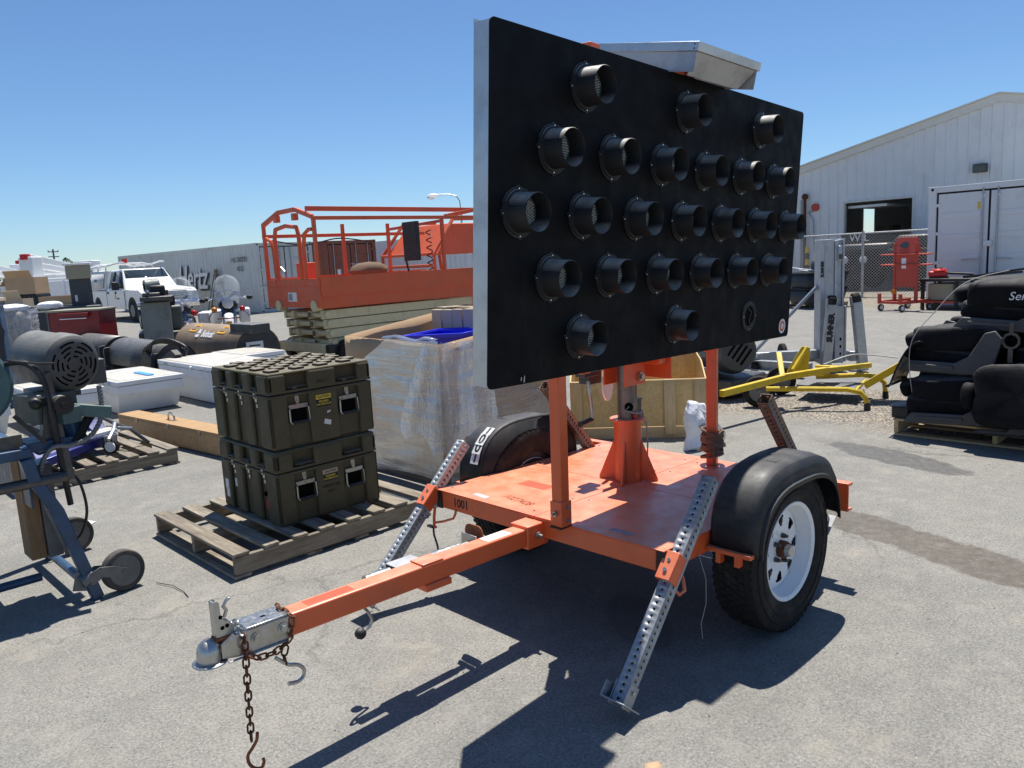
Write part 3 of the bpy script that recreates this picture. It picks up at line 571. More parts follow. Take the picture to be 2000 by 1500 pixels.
# hand-written numbers and labels on the deck
text('handwriting', '1027428', .062, facing((.555, -.22, ZD+.0004), (0, 0, 1), (-1, 0, .0)) @ RZ(-.12), 'rust', T_, .0001, shear=.35, sx=.9)
one('faded_sticker', 'ink_faint', T_, ('bx', -.04, .04, -.09, .09, 0, .0004, TR(.322, -.325, ZD)))
one('label_plate', 'sticker_grey', T_, ('bx', -.014, .014, -.055, .055, 0, .0006, TR(.597, .41, ZD) @ RZ(-.05)))
one('label_plate', 'alu_dull', T_, ('bx', -.016, .016, -.05, .05, 0, .0005, TR(.612, -.402, ZD) @ RZ(-.1)))
one('yellow_mark', 'sticker_amber', T_, ('prism', [(.03*cos(a*pi/7), .028*sin(a*pi/7)) for a in range(14)], 0, .001, facing((.52, .6562, .435), (0, 1, 0))))
# wheels
def tyre_mesh():
    m = MB(); R = .345; hw = .1
    prof = [(.212,.088),(.226,.094),(.25,.101),(.285,.103),(.315,.099),(.332,.090),(.3385,.078),(.340,.04),(.3405,0)]
    prof = prof + [(r, -z) for r, z in prof[-2::-1]]
    m.lathe(prof, 72)
    rows = [(-.078, .026, 60, 0), (-.045, .026, 60, .5), (-.015, .024, 60, 0), (.015, .024, 60, .5), (.045, .026, 60, 0), (.078, .026, 60, .5)]
    for z, wz, n, off in rows:
        for k in range(n):
            a = 2*pi*(k+off)/n; da = pi/n*.80; r0, r1 = .334, .3455 - (.006 if abs(z) > .06 else 0)
            hexa = [(-da, 0), (-da*.55, -wz/2), (da*.55, -wz/2), (da, 0), (da*.55, wz/2), (-da*.55, wz/2)]
            vs = [(r0*cos(a+u), r0*sin(a+u), z+v) for u, v in hexa] + [(r1*cos(a+u*.9), r1*sin(a+u*.9), z+v*.92) for u, v in hexa]
            m.add(vs, [(6,7,8,9,10,11)] + [(i, (i+1) % 6, 6+(i+1) % 6, 6+i) for i in range(6)])
    for r in (.30, .262): m.lathe([(r, .1025), (r+.002, .1055), (r+.005, .1055), (r+.007, .1025)], 72)
    return m.mesh('tyre', 'rubber', 30)
def rim_mesh():
    m = MB(); m.lathe([(.176,-.08),(.186,-.06),(.186,.02),(.190,.05),(.197,.062),(.199,.075),(.208,.080),(.2115,.087),(.209,.090),(.203,.088),(.194,.081),(.191,.064),(.184,.05),(.180,.03),(.178,.02)], 64)
    H = 8; sub = 16; N = H*sub; rr = [.036,.075,.096] + [.099+.004*i for i in range(13)] + [.153,.172,.180]; zz = [.034,.034,.035] + [.036-.0004*i for i in range(13)] + [.030,.022,.018]
    vs = [(r*cos(2*pi*j/N), r*sin(2*pi*j/N), z) for r, z in zip(rr, zz) for j in range(N)]; fs = []
    for i in range(len(rr)-1):
        for j in range(N):
            k = j % sub
            rm_ = (rr[i]+rr[i+1])/2; uu = abs((k+.5)/sub-.5)*2*pi/H*rm_; q_ = (rm_-.100)/.048; wd_ = .010+.018*q_; wd_ *= 1 if .12 < q_ < .88 else .8
            hole = 0 < q_ < 1 and uu < wd_
            if not hole: fs.append((i*N+j, i*N+(j+1) % N, (i+1)*N+(j+1) % N, (i+1)*N+j))
    m.add(vs, fs); return m.mesh('rim', 'white_rim', 40)
TY, RM = tyre_mesh(), rim_mesh()
for s in (1, -1):
    M = TR(0, s*.736, .34) @ RX(-s*pi/2) @ RZ(.37) @ Matrix.Diagonal((.982, .982, .95, 1))
    ty = link(TY, 'wheel', T_, M)
    rm = link(RM, 'rim', ty, Matrix.Identity(4))
    one('brake_drum', 'steel_dark', ty, ('cyl', (0,0,-.06), (0,0,.012), .16, None, 32))
    one('hub', 'rust', ty, ('cyl', (0,0,.012), (0,0,.062), .037, None, 24)); one('hub_cap', 'zinc', ty, ('cyl', (0,0,.062), (0,0,.088), .027, .023, 24), bevel=.003)
    for k in range(5):
        a = 2*pi*k/5 + .3; one('lug_nut', 'steel_dark', ty, ('cyl', (.057*cos(a), .057*sin(a), .034), (.057*cos(a), .057*sin(a), .052), .0115, .010, 6), ('cyl', (.057*cos(a), .057*sin(a), .05), (.057*cos(a), .057*sin(a), .062), .0065, None, 8))
    one('valve', 'black', ty, ('cyl', (.165, 0, .03), (.172, .0, .062), .005, None, 8))
# lamp board
B = TR(-.065, .209, 1.1076) @ RZ(.0514) @ RY(-.0077) @ RX(-.0572)
def bb(**k): return dict(M=B, **k)
bd = link(MB().prism(rrect(-1.22, 1.22, 0, 1.22, .022, 5), -.005, 0, Matrix(((1,0,0,0),(0,0,1,0),(0,1,0,0),(0,0,0,1)))).mesh('lamp_board', 'board_black'), 'lamp_board', T_, B, bevel=.001)
for nm, a in (('x', ('bx', 1.205, 1.2085, -.083, -.0055, .006, 1.214)), ('x', ('bx', -1.2085, -1.205, -.083, -.0055, .006, 1.214)),
              ('z', ('bx', -1.2045, 1.2045, -.083, -.0055, .006, .0095)), ('z', ('bx', -1.2045, 1.2045, -.083, -.0055, 1.2105, 1.214))):
    one('board_frame', 'aluminium', bd, a)
one('frame_lip', 'aluminium', bd, ('bx', 1.17, 1.2085, -.0855, -.0832, .006, 1.225), ('bx', -1.2085, -1.17, -.0855, -.0832, .006, 1.225), ('bx', -1.169, 1.169, -.0855, -.0832, 1.18, 1.214), ('bx', -1.169, 1.169, -.0855, -.0832, .006, .04))
for x in (.545, -.485): one('board_upright', 'orange', bd, ('bx', x-.032, x+.032, -.152, -.088, -.03, 1.272), bevel=.004)
one('board_crossbar', 'orange', bd, ('bx', -.45, .51, -.15, -.09, .02, .10), ('bx', -.16, .16, -.26, -.08, -.02, .03), bevel=.003)
one('board_nick', 'alu_dull', bd, ('prism', [(0,0),(.006,.002),(.007,.022),(.004,.027),(.001,.014)], 0, .0006, facing((1.035, .0003, .005), (0,1,0))), ('prism', [(0,0),(.005,.003),(.004,.016),(.0,.012)], 0, .0006, facing((1.05, .0003, .012), (0,1,0))))
em = one('emblem_sticker', 'sticker_white', bd, ('prism', [(.041*cos(a*pi/14), .041*sin(a*pi/14)) for a in range(28)], 0, .0008, facing((-1.135, 0, .062), (0,1,0))))
one('emblem_disc', 'orange', em, ('prism', [(.029*cos(a*pi/12), .029*sin(a*pi/12)) for a in range(24)], .0008, .0014, facing((-1.135, 0, .062), (0,1,0))))
one('emblem_mark', 'sticker_white', em, ('prism', [(.018*cos(a*pi/3), .018*sin(a*pi/3)) for a in range(6)], .0014, .0017, facing((-1.135, 0, .062), (0,1,0))), ('prism', [(.010*cos(a*pi/3+.5), .010*sin(a*pi/3+.5)) for a in range(6)], .0017, .0019, facing((-1.135, 0, .062), (0,1,0))))
BUL = ('cyl',)
def lamp_meshes():
    fl = MB(); fl.lathe([(.0745,.001),(.098,.001),(.098,.005),(.089,.006),(.087,.011),(.0785,.013),(.0765,.018),(.0745,.106),(.0725,.109),(.0705,.106),(.0700,.04),(.0685,.028)], 48)
    for k in range(4):
        a = pi/2*k + pi/2; fl.cyl((.09*cos(a), .09*sin(a), .001), (.09*cos(a), .09*sin(a), .0055), .0135, None, 14)
    ln = MB(); ln.cyl((0,0,.001), (0,0,.030), .0685, None, 40)
    dots = MB()
    for i in range(-6, 7):
        for j in range(-6, 7):
            x = .0115*(i + .5*(j % 2)); y = .0100*j
            if x*x+y*y < .058**2: dots.lathe([(.0042,.030),(.0040,.033),(.0022,.0355),(.0003,.0362)], 6, TR(x, y, 0))
    sc = MB(); sc.cyl((0,0,.0055), (0,0,.0085), .0042, .003, 8)
    return fl.mesh('lamp', 'lamp_black', 40), ln.mesh('lens', 'lens_grey'), dots.mesh('bulb_cluster', 'bulb', 60), sc.mesh('screw', 'chrome')
LM = lamp_meshes()
rows = [(1.072, (.716, 0, -.716)), (.836, (.895, .537, .179, -.179, -.537, -.895)), (.608, (1.074, .716, .358, 0, -.358, -.716, -1.074)), (.380, (.895, .537, .179, -.179, -.537, -.895)), (.150, (.716, .012))]
F0 = Matrix(((1,0,0,0),(0,0,1,0),(0,-1,0,0),(0,0,0,1)))      # local z -> board +Y
for z, xs in rows:
    for x in xs:
        o = link(LM[0], 'lamp', T_, B @ TR(x, .0005, z) @ F0 @ RX(random.uniform(-.012, .012)) @ RY(random.uniform(-.012, .012)) @ RZ(random.uniform(-.1, .1)) @ Matrix.Diagonal((.9, .9, .87, 1)))
        link(LM[1], 'lens', o, Matrix.Identity(4)); link(LM[2], 'bulb_cluster', o, RZ(random.random()))
        for k in range(4): link(LM[3], 'screw', o, TR(.09*cos(pi/2*k), .09*sin(pi/2*k), 0))
hl = link(MB().lathe([(.052,.0008),(.078,.0008),(.078,.004),(.070,.006),(.054,.006),(.052,.0008)], 40).mesh('lamp_socket', 'lamp_black'), 'lamp_socket', T_, B @ TR(-.716, .0005, .143) @ F0, label='empty lamp socket ring with dark opening')
one('opening', 'dark_hole', hl, ('cyl', (0,0,.0006), (0,0,.0016), .0525, None, 32)); one('loose_wire', 'lens_grey', hl, ('tube', [(.02,-.045,.003),(-.012,-.02,.009),(.006,.012,.010),(-.008,.04,.004)], .0018, 5))
for k in range(4): link(LM[3], 'screw', hl, TR(.066*cos(pi/2*k), .066*sin(pi/2*k), 0))
# solar panel on top
SP = TR(.084, .44, 2.408) @ RY(-.02) @ RX(-.20)
sp = link(MB().bx(-.50, 0, -.56, 0, -.036, 0).mesh('solar_panel', 'aluminium'), 'solar_panel', T_, SP, bevel=.0015)
one('panel_glass', 'solar_cell', sp, ('bx', -.485, -.015, -.545, -.015, .0002, .0012))
one('panel_skirt', 'alu_dull', sp, ('bx', -.012, -.008, -.50, -.01, -.115, -.037), bevel=.0005); one('panel_skirt', 'alu_dull', sp, ('bx', -.492, -.488, -.50, -.01, -.115, -.037), bevel=.0005)
sk = MB(); sk.add([(-.485,-.012,-.037),(-.014,-.012,-.037),(-.06,-.075,-.12),(-.46,-.075,-.12),(-.485,-.016,-.037),(-.014,-.016,-.037),(-.06,-.079,-.12),(-.46,-.079,-.12)], [(0,1,2,3),(7,6,5,4),(3,2,6,7),(0,3,7,4),(1,5,6,2)]); sk.build('panel_apron', 'alu_dull', sp)
for y in (-.02, -.55):
    for z in (-.01, -.027): one('rivet', 'steel_dark', sp, ('cyl', (0, y, z), (.0015, y, z), .0035, None, 8))
one('panel_mount', 'orange', sp, ('bx', -.30, -.22, -.40, -.20, -.16, -.04), ('bx', -.31, -.21, -.36, -.24, -.22, -.1605), bevel=.003)
# ================================================================ pallets
def pallet(label, x0, x1, y0, y1, nb, wood_='pallet', top=.138, axis='y', bw=.095, group=None, skip=(), cant=0):
    "deck boards run along axis, stringers across; local origin at the corner x0,y0"
    p = thing('pallet', label, 'pallet', (x0, y0, 0), 0, group); X, Y = x1-x0, y1-y0
    o = 'x' if axis == 'y' else 'y'; L, W = (X, Y) if axis == 'y' else (Y, X)
    def B(nm, a0, a1, b0, b1, z0, z1, along):
        j = random.uniform(-.006, .006); dz = random.uniform(0, .0025)
        r = (a0, a1, b0+j, b1+j) if axis == 'y' else (b0+j, b1+j, a0, a1)
        return one(nm, '%s_%s' % (wood_, along), p, ('bx', *r, z0+dz, z1+dz), bevel=.003)
    for k in range(3):
        w_ = [0, W/2-.019, W-.038][k]
        B('stringer', .012, L-.012, w_+.002, w_+.036, .0205, top-.0205, o)
    for k in range(nb):
        if k in skip: continue
        a = k*(L-bw)/(nb-1); B('deck_board', a, a+bw*random.uniform(.9, 1.04), 0, W, top-.018, top, axis)
    for a in (0, L*.36, L*.6, L-bw): B('bottom_board', a, a+bw, .004, W-.004, 0, .0175, axis)
    return p
random.seed(11)
pallet('weathered grey pallet carrying two olive drab cases', -.0, 1.31, -2.70, -1.59, 8)
pallet('weathered pallet with blue shop jack lying on it', .45, 1.68, -5.72, -4.48, 8, 'pallet')
# ================================================================ olive cases
def case(label, z, upper):
    c = thing('equipment_case', label, 'case', (.59, -2.14, z), 0, 'stacked olive cases'); hx, hy = .34, .365; c.scale = (1, 1, 1.115)
    def shell(nm, z0, z1, ins, par, top=False):
        m = MB(); m.bx(-hx+ins, hx-ins, -hy+ins, hy-ins, z0, z1)
        for s in (-1, 1):
            for a, b in ((-hy, -.245), (-.165, -.068), (.045, .14), (.225, hy)): m.bx(s*(hx-ins-.004) if s > 0 else -hx, hx if s > 0 else s*(hx-ins-.004), a, b, z0+.001, z1-.001)
            for a, b in ((-hx, -.245), (-.10, .09), (.225, hx)): m.bx(a, b, s*(hy-ins-.004) if s > 0 else -hy, hy if s > 0 else s*(hy-ins-.004), z0+.0015, z1-.0015)
        return m.build(nm, 'olive', par, bevel=.012 if not top else .016, seg=3)
    shell('body', .0, .277, .022, c); shell('lid', .281, .385, .035, c, True)
    one('lid_top', 'olive', c, ('bx', -hx+.006, hx-.006, -hy+.006, hy-.006, .378, .391), bevel=.012, seg=3)
    one('seam_band', 'olive', c, ('bx', -hx+.001, hx-.001, -hy+.001, hy-.001, .262, .2755), ('bx', -hx+.001, hx-.001, -hy+.001, hy-.001, .2825, .297), bevel=.004)
    if upper:
        for s in (-1, 1):
            one('base_ridge', 'olive', c, ('bx', -hx+.03, hx-.03, s*(hy-.045)-.015, s*(hy-.045)+.015, -.0095, -.0003)); one('base_ridge', 'olive', c, ('bx', s*(hx-.045)-.015, s*(hx-.045)+.015, -hy+.062, hy-.062, -.0095, -.0003))
        for i in range(8):
            for j in range(8):
                if (i+j) % 2 == 0:
                    x = -.275+.0785*i; y = -.295+.0845*j; one('grip_pad', 'olive_pad', c, ('bx', x-.034, x+.034, y-.036, y+.036, .391, .404), bevel=.004)
    else:
        for i in (-1, 1):
            for j in (-1, 1): one('foot_stud', 'olive_pad', c, ('bx', i*.2-.05, i*.2+.05, j*.2-.05, j*.2+.05, .391, .402), bevel=.004)
    for y in (-.205, -.011, .182):
        one('latch_ledge', 'olive_pad', c, ('bx', hx-.036, hx+.004, y-.038, y+.038, .306, .312), bevel=.001)
        l = one('latch', 'zinc', c, ('bx', hx-.022, hx-.012, y-.012, y+.012, .235, .30), ('bx', hx-.012, hx-.002, y-.008, y+.008, .255, .292), bevel=.002); one('latch_keeper', 'zinc', l, ('bx', hx-.022, hx-.016, y-.009, y+.009, .205, .226), bevel=.001)
    for x in (-.17, .16):
        one('latch_ledge', 'olive_pad', c, ('bx', x-.056, x+.056, hy-.036, hy+.004, .306, .312), bevel=.001)
        l = one('latch', 'zinc', c, ('bx', x-.013, x+.013, hy-.022, hy-.013, .232, .262), ('bx', x-.013, x+.013, hy-.035, hy-.026, .283, .305), bevel=.002); one('latch_keeper', 'zinc', l, ('cyl', (x, hy-.022, .228), (x, hy-.010, .228), .011, None, 12))
        h = one('handle_recess', 'dark_hole', c, ('bx', x-.058, x+.058, hy-.0225, hy-.018, .125, .200), bevel=.002)
        one('handle', 'zinc', h, ('tube', [(x-.056,hy-.008,.20),(x-.060,hy+.002,.195),(x-.062,hy+.006,.135),(x-.055,hy+.007,.123),(x+.055,hy+.007,.123),(x+.062,hy+.006,.135),(x+.060,hy+.002,.195),(x+.056,hy-.008,.20)], .005, 7), ('bx', x-.06, x+.06, hy-.02, hy-.006, .196, .217))
        one('handle_grip', 'black', h, ('cyl', (x-.05, hy+.008, .124), (x+.05, hy+.008, .124), .009, None, 10))
    s = one('caution_label', 'ink', c, ('bx', -.052, .047, hy, hy+.0008, .182, .245), bevel=0)
    one('label_band', 'sticker_yellow' if upper else 'cardboard_pale', s, ('bx', -.052, .047, hy+.0008, hy+.0014, .222, .245))
    FY = lambda x, z_: facing((x, hy+.0016, z_), (0, 1, 0))
    text('lettering', 'CAUTION', .018, FY(-.0025, .2335), 'ink', s, .0002, bold=.0006)
    for q, tx in enumerate(('REQUIRES', 'TWO PERSON LIFT')): text('lettering', tx, .0145 - .0028*q, FY(-.0025, .209-.015*q), 'sticker_yellow', s, .0002, bold=.0003)
    if upper:
        text('handwriting', 'Rod 1', .034, FY(-.005, .318), 'ink', c, .0002, shear=.3)
        one('sticker', 'sticker_white', c, ('bx', -.025, .02, -.013, .013, 0, .0008, facing((-.02, hy, .095), (0, 1, 0)) @ RZ(-.3))); one('sticker', 'sticker_white', c, ('bx', -.011, .011, -.005, .005, 0, .0008, facing((-.03, hy, .150), (0, 1, 0)) @ RZ(.2)))
    else:
        for q, tx in enumerate(('Undercarriage', 'Rod 1')): text('handwriting', tx, .03, FY(-.0, .158-.032*q), 'ink', c, .0002, shear=.25, sx=.7)
        for y, z_, a, b in ((-.30, .135, .022, .028), (-.295, .085, .02, .024), (-.205, .15, .026, .024), (-.17, .08, .009, .012)):
            one('sticker', 'sticker_white', c, ('bx', -a, a, -b, b, 0, .0008, facing((hx-.0215 if y > -.24 else hx+.0003, y, z_), (1, 0, 0)) @ RZ(random.uniform(-.15, .15))))
        one('sticker', 'sticker_red', c, ('bx', -.022, .022, -.026, .026, 0, .0008, facing((hx+.0003, .17-.0, .10), (1, 0, 0))) if False else ('bx', -.018, .018, -.026, .026, 0, .0008, facing((hx-.0215, .182, .09), (1, 0, 0)))); one('plug', 'dark_hole', c, ('cyl', (hx-.022, .182, .15), (hx-.008, .182, .15), .013, None, 12))
    return c
case('lower olive drab case with red sticker, standing on the pallet', .139, False)
case('upper olive drab case with raised pads on its lid', .139+.4495, True)
# ================================================================ wrapped cardboard bin
WB = thing('wrapped_cardboard_bin', 'large open cardboard bin wrapped in torn clear stretch film', 'bin', (-.42, -1.92, 0))
bx_, by_ = -1.12, -1.17                      # extends to -X and -Y from the near corner
def wall(nm, a, b, za, zb, inward):
    a, b = Vector(a), Vector(b); n = Vector(inward)*.009; m = MB()
    def fn(u, v):
        p = a.lerp(b, u); z0 = .13; z1 = za + (zb-za)*u; z = z0 + (z1-z0)*v; bul = .022*sin(pi*u)*sin(pi*min(1, v*1.15)) + .004*sin(9*u+7*v)
        return (p.x - inward[0]*bul, p.y - inward[1]*bul, z)
    m.grid(fn, 14, 8); o = m.build(nm, 'cardboard', WB, solid=.009, smooth=80); return o
wall('front_panel', (0, 0), (0, by_), 1.03, 1.05, (-1, 0)); wall('left_panel', (0, by_), (bx_, by_), 1.05, 1.18, (0, 1))
wall('rear_panel', (bx_, by_), (bx_, 0), 1.18, 1.13, (1, 0)); wall('right_panel', (bx_, 0), (0, 0), 1.13, 1.03, (0, -1))
one('base_skid', 'dark_pallet_y', WB, ('bx', bx_+.02, -.02, by_+.02, -.02, 0, .10), bevel=.004); one('bin_floor', 'cardboard', WB, ('bx', bx_+.02, -.02, by_+.02, -.02, .101, .14))
from mathutils import noise as MN
def film(nm, mat, fn, nu, nv, amp):
    m = MB()
    def f(u, v):
        p, n = fn(u, v); k = MN.noise(Vector((p[0]*3, p[1]*3, p[2]*16)))*.5 + MN.noise(Vector((p[0]*9+5, p[1]*9, p[2]*5)))*.5
        return Vector(p) + Vector(n)*(amp*(k+.55))
    m.grid(f, nu, nv); return m.build(nm, mat, WB, smooth=70)
def fx(u, v):
    y = .01 + u*(by_-.02); bot = .06 + .03*sin(u*5) - .02*u; top = 1.055 if u < .5 else 1.055 - (u-.5)*.62
    z = bot + (top-bot)*v; b = .03 + .022*sin(pi*u)*sin(pi*min(1, z*1.1)) + .03*(1-v)**3; return (b-.015, y, z), (1, 0, 0)
def fy(u, v):
    x = .012 + u*(bx_-.02); bot = .06 + .02*sin(u*6); top = 1.05 - u*.55; z = bot + (top-bot)*v; b = .02 + .022*sin(pi*u)*sin(pi*min(1, z*1.1)) + .02*(1-v)**3; return (x, b-.005, z), (0, 1, 0)
random.seed(3)
film('stretch_film', 'film', fx, 40, 60, .014); film('stretch_film', 'film', fy, 36, 60, .014)
def flap(u, v):                             # loose sheet hanging over the near corner
    z = 1.04 - v*(.60 + .12*sin(u*3.1) + .05*sin(u*17)); s = -.10 - .32*v + u*(.46 + .40*v)   # s<0: on +X face along -Y, s>0: on +Y face along -X
    w_ = .048 + .02*sin(u*14) + .03*v
    return ((w_, s, z), (1, 0, 0)) if s < 0 else ((.03-s, w_, z), (0, 1, 0))
film('loose_film', 'film_thick', flap, 44, 40, .022)
def lipf(u, v):                             # film gathered over the rim
    y = -.02 - u*.62; r = .035; a = v*2.4; return (.022 - r*(1-cos(a)) if a < pi/2 else .022-r-(a-pi/2)*.05, y, 1.04 + r*.5*sin(min(a, pi/2)) - max(0, a-pi/2)*.02 + .008*sin(u*11)), (.4, 0, 1)
film('film_rim', 'film', lipf, 60, 10, .022)
tt = thing('blue_tote', 'bright blue plastic tote standing inside the wrapped cardboard bin', 'tote', (-.62, -2.52, .72), -.25)
one('tote_wall', 'blue_tote', tt, ('bx', -.30, .30, -.2, -.19, 0, .34), ('bx', -.30, .30, .19, .2, 0, .34), ('bx', -.30, -.29, -.1895, .1895, 0, .34), ('bx', .29, .30, -.1895, .1895, 0, .34), ('bx', -.29, .29, -.189, .189, 0, .01), bevel=.003)
one('tote_rim', 'blue_tote', tt, ('bx', -.325, .325, -.225, -.2005, .315, .35), ('bx', -.325, .325, .2005, .225, .315, .35), ('bx', .3005, .325, -.2, .2, .315, .35), ('bx', -.325, -.3005, -.2, .2, .315, .35), bevel=.004)
tt.location = (-1.02, -2.50, .70); tt.rotation_euler = (.03, -.05, 1.72)
for k in range(6):
    b = thing('small_carton', 'small pale carton, %s of the row behind the blue tote' % ('first from the left', 'second from the left', 'third from the left', 'fourth from the left', 'fifth from the left', 'last at the right')[k], 'carton', (-.70-.0*k, -2.72+.128*k-.0, .80), 0, 'cartons lined up in the wrapped bin'); b.location = (-1.36, -2.92+.135*k, .86); b.rotation_euler = (0, 0, random.uniform(-.05, .05))
    one('carton_box', 'cardboard_pale', b, ('bx', -.15, .15, -.062, .062, 0, .33+random.uniform(-.012, .012)), bevel=.002); one('carton_flap', 'cardboard_pale', b, ('bx', -.12, .10, -.06, .06, 0, .002, TR(0, 0, .345) @ RY(random.uniform(-.1, .1))))
# ================================================================ long wooden box
wbx = thing('wooden_box', 'long narrow varnished wooden box lying on the asphalt', 'wooden box', (.235, -6.32, 0), .098)
one('box_body', 'box_wood', wbx, ('bx', -.10, .11, 0, 2.75, .012, .185), bevel=.003); one('box_lid', 'box_wood', wbx, ('bx', -.103, .113, -.003, 2.753, .1865, .215), bevel=.003)
one('box_skid', 'dark_pallet_y', wbx, ('bx', -.08, .09, .1, .2, 0, .0115), ('bx', -.08, .09, 1.8, 1.9, 0, .0115))
for y in (.42, 1.05, 1.65): one('box_clasp', 'zinc', wbx, ('bx', .113, .118, y-.018, y+.018, .165, .205), bevel=.001)
hd = one('box_handle', 'zinc', wbx, ('tube', [(.0,.86,.216),(.0,.865,.26),(.0,.89,.285),(.0,.95,.285),(.0,.975,.26),(.0,.98,.216)], .009, 8), ('bx', -.02, .02, .84, .88, .2152, .219), ('bx', -.02, .02, .96, 1.0, .2152, .219))
# ================================================================ white truck tool boxes
def toolbox(label, x, y, L, D, H, taper=.0, latch=True, tape=False, rz=0, group='white truck tool boxes'):
    "near corner at x,y; extends -Y by L and -X by D"
    t = thing('truck_tool_box', label, 'tool box', (x, y, 0), rz, group)
    m = MB(); a = .13; zt = H-.17
    m.add([(-.02,-a,.012),(-D+.03,-a,.012),(-D+.03,-L+a,.012),(-.02,-L+a,.012),(0,-.0-taper,zt),(-D,-.0-taper,zt),(-D,-L+taper,zt),(0,-L+taper,zt)], [(0,1,2,3),(7,6,5,4),(0,4,5,1),(1,5,6,2),(2,6,7,3),(3,7,4,0)]); m.build('body', 'white_box', t, bevel=.006)
    one('upper_shelf', 'white_box', t, ('bx', -D-.01, .012, -L-.03, .03, zt+.0005, H-.072), bevel=.006)
    ld = one('lid', 'white_box', t, ('bx', -D-.018, .02, -L-.036, .036, H-.067, H-.012), bevel=.01, seg=3); one('lid_panel', 'white_box', ld, ('bx', -D+.03, -.03, -L+.02, -.02, H-.012, H-.004), bevel=.006)
    if latch:
        for q in (.16, .84):
            l = one('latch', 'chrome', t, ('bx', .0205, .026, -L*q-.05, -L*q+.05, H-.058, H-.03), bevel=.002); one('latch_ring', 'chrome', l, ('tube', [(.03,-L*q-.04,H-.042),(.045,-L*q-.03,H-.05),(.048,-L*q+.03,H-.05),(.03,-L*q+.04,H-.042)], .004, 6))
        one('lock', 'white_box', t, ('cyl', (.02, -L*.36, H-.05), (.045, -L*.36, H-.05), .022, None, 12))
    if tape: one('tape_strip', 'blue_tape', ld, ('bx', -D*.62, -D*.52, -L*.45, -L*.08, H-.004, H+.012), bevel=.002)
    return t
toolbox('white truck tool box with scuffed corner beside the wooden box', -.02, -7.40, 1.30, .74, .42, .02, True, True)
toolbox('white truck tool box with dusty lid behind the olive cases', -1.0, -7.0, 1.72, .80, .48, .0, True, False)
toolbox('white truck tool box partly hidden behind the grey motor', .86, -7.08, 1.2, .62, .44, .02, True, True)
toolbox('white truck tool box cut off by the left picture edge', 1.62, -7.3, 1.1, .52, .40, .02, False)
toolbox('small white tool box beside the scissor lift legs', -1.85, -8.05, .9, .62, .47, .0, True, False)
# ================================================================ blue transmission jack on its pallet
bj = thing('blue_jack', 'blue shop jack with white beam lying on weathered pallet', 'jack', (0, 0, 0))
one('base_frame', 'blue_jack', bj, ('bar', (1.45,-4.62,.20), (.80,-5.02,.235), .10, .07), ('bar', (1.50,-5.10,.20), (.86,-5.55,.25), .10, .07), bevel=.01)
one('side_plate', 'blue_jack', bj, ('add', [(1.46,-4.70,.18),(.82,-5.05,.20),(.80,-5.25,.36),(1.05,-5.35,.40),(1.44,-4.95,.26),(1.46,-4.72,.16),(.82,-5.07,.18),(.80,-5.27,.34),(1.05,-5.37,.38),(1.44,-4.97,.24)], [(0,1,2,3,4),(9,8,7,6,5),(0,5,6,1),(1,6,7,2),(2,7,8,3),(3,8,9,4),(4,9,5,0)]), bevel=.004)
one('white_beam', 'white_box', bj, ('add', [(1.28,-4.78,.305),(1.20,-4.92,.31),(.80,-4.98,.335),(.82,-4.80,.335),(1.28,-4.78,.28),(1.20,-4.92,.285),(.80,-4.98,.305),(.82,-4.80,.305)], [(0,1,2,3),(7,6,5,4),(0,4,5,1),(1,5,6,2),(2,6,7,3),(3,7,4,0)]), bevel=.004)
one('top_plate', 'blue_jack', bj, ('bx', -.2, .2, -.07, .07, 0, .03, TR(.95, -5.42, .36) @ RZ(.5)), bevel=.004); one('slat', 'fresh_y', bj, ('bx', -.28, .28, -.045, .045, 0, .018, TR(1.02, -5.32, .395) @ RZ(.6) @ RY(.12)), ('bx', -.28, .28, -.04, .04, 0, .018, TR(1.06, -5.21, .385) @ RZ(.6) @ RY(.12)))
one('hydraulic_ram', 'steel_dark', bj, ('cyl', (1.42,-4.88,.235), (1.10,-5.06,.26), .035, None, 16), ('cyl', (1.10,-5.06,.26), (.88,-5.18,.28), .018, None, 12))
cw = one('caster', 'rubber', bj, ('cyl', (.872,-4.80,.198), (.905,-4.77,.198), .062, None, 24)); one('caster_hub', 'white_paint', cw, ('cyl', (.900,-4.765,.198), (.913,-4.755,.198), .045, None, 20)); one('caster_fork', 'galv', cw, ('bx', -.03, .03, -.035, -.03, 0, .085, TR(.888, -4.785, .20) @ RZ(.8)), ('bx', -.03, .03, .03, .035, 0, .085, TR(.888, -4.785, .20) @ RZ(.8)), ('bx', -.04, .04, -.04, .04, .086, .094, TR(.888, -4.785, .20) @ RZ(.8)))
one('handle_bar', 'steel_dark', bj, ('tube', [(1.30,-5.60,.35),(1.05,-5.45,.42),(.86,-5.15,.42),(.80,-4.92,.36),(.70,-4.85,.30),(.57,-4.83,.155)], .016, 8)); one('lever', 'galv', bj, ('tube', [(.80,-4.92,.36),(.85,-4.80,.33),(.93,-4.70,.27)], .017, 8)); one('cross_rod', 'galv', bj, ('cyl', (.72,-4.72,.325), (.84,-5.0,.325), .014, None, 10))
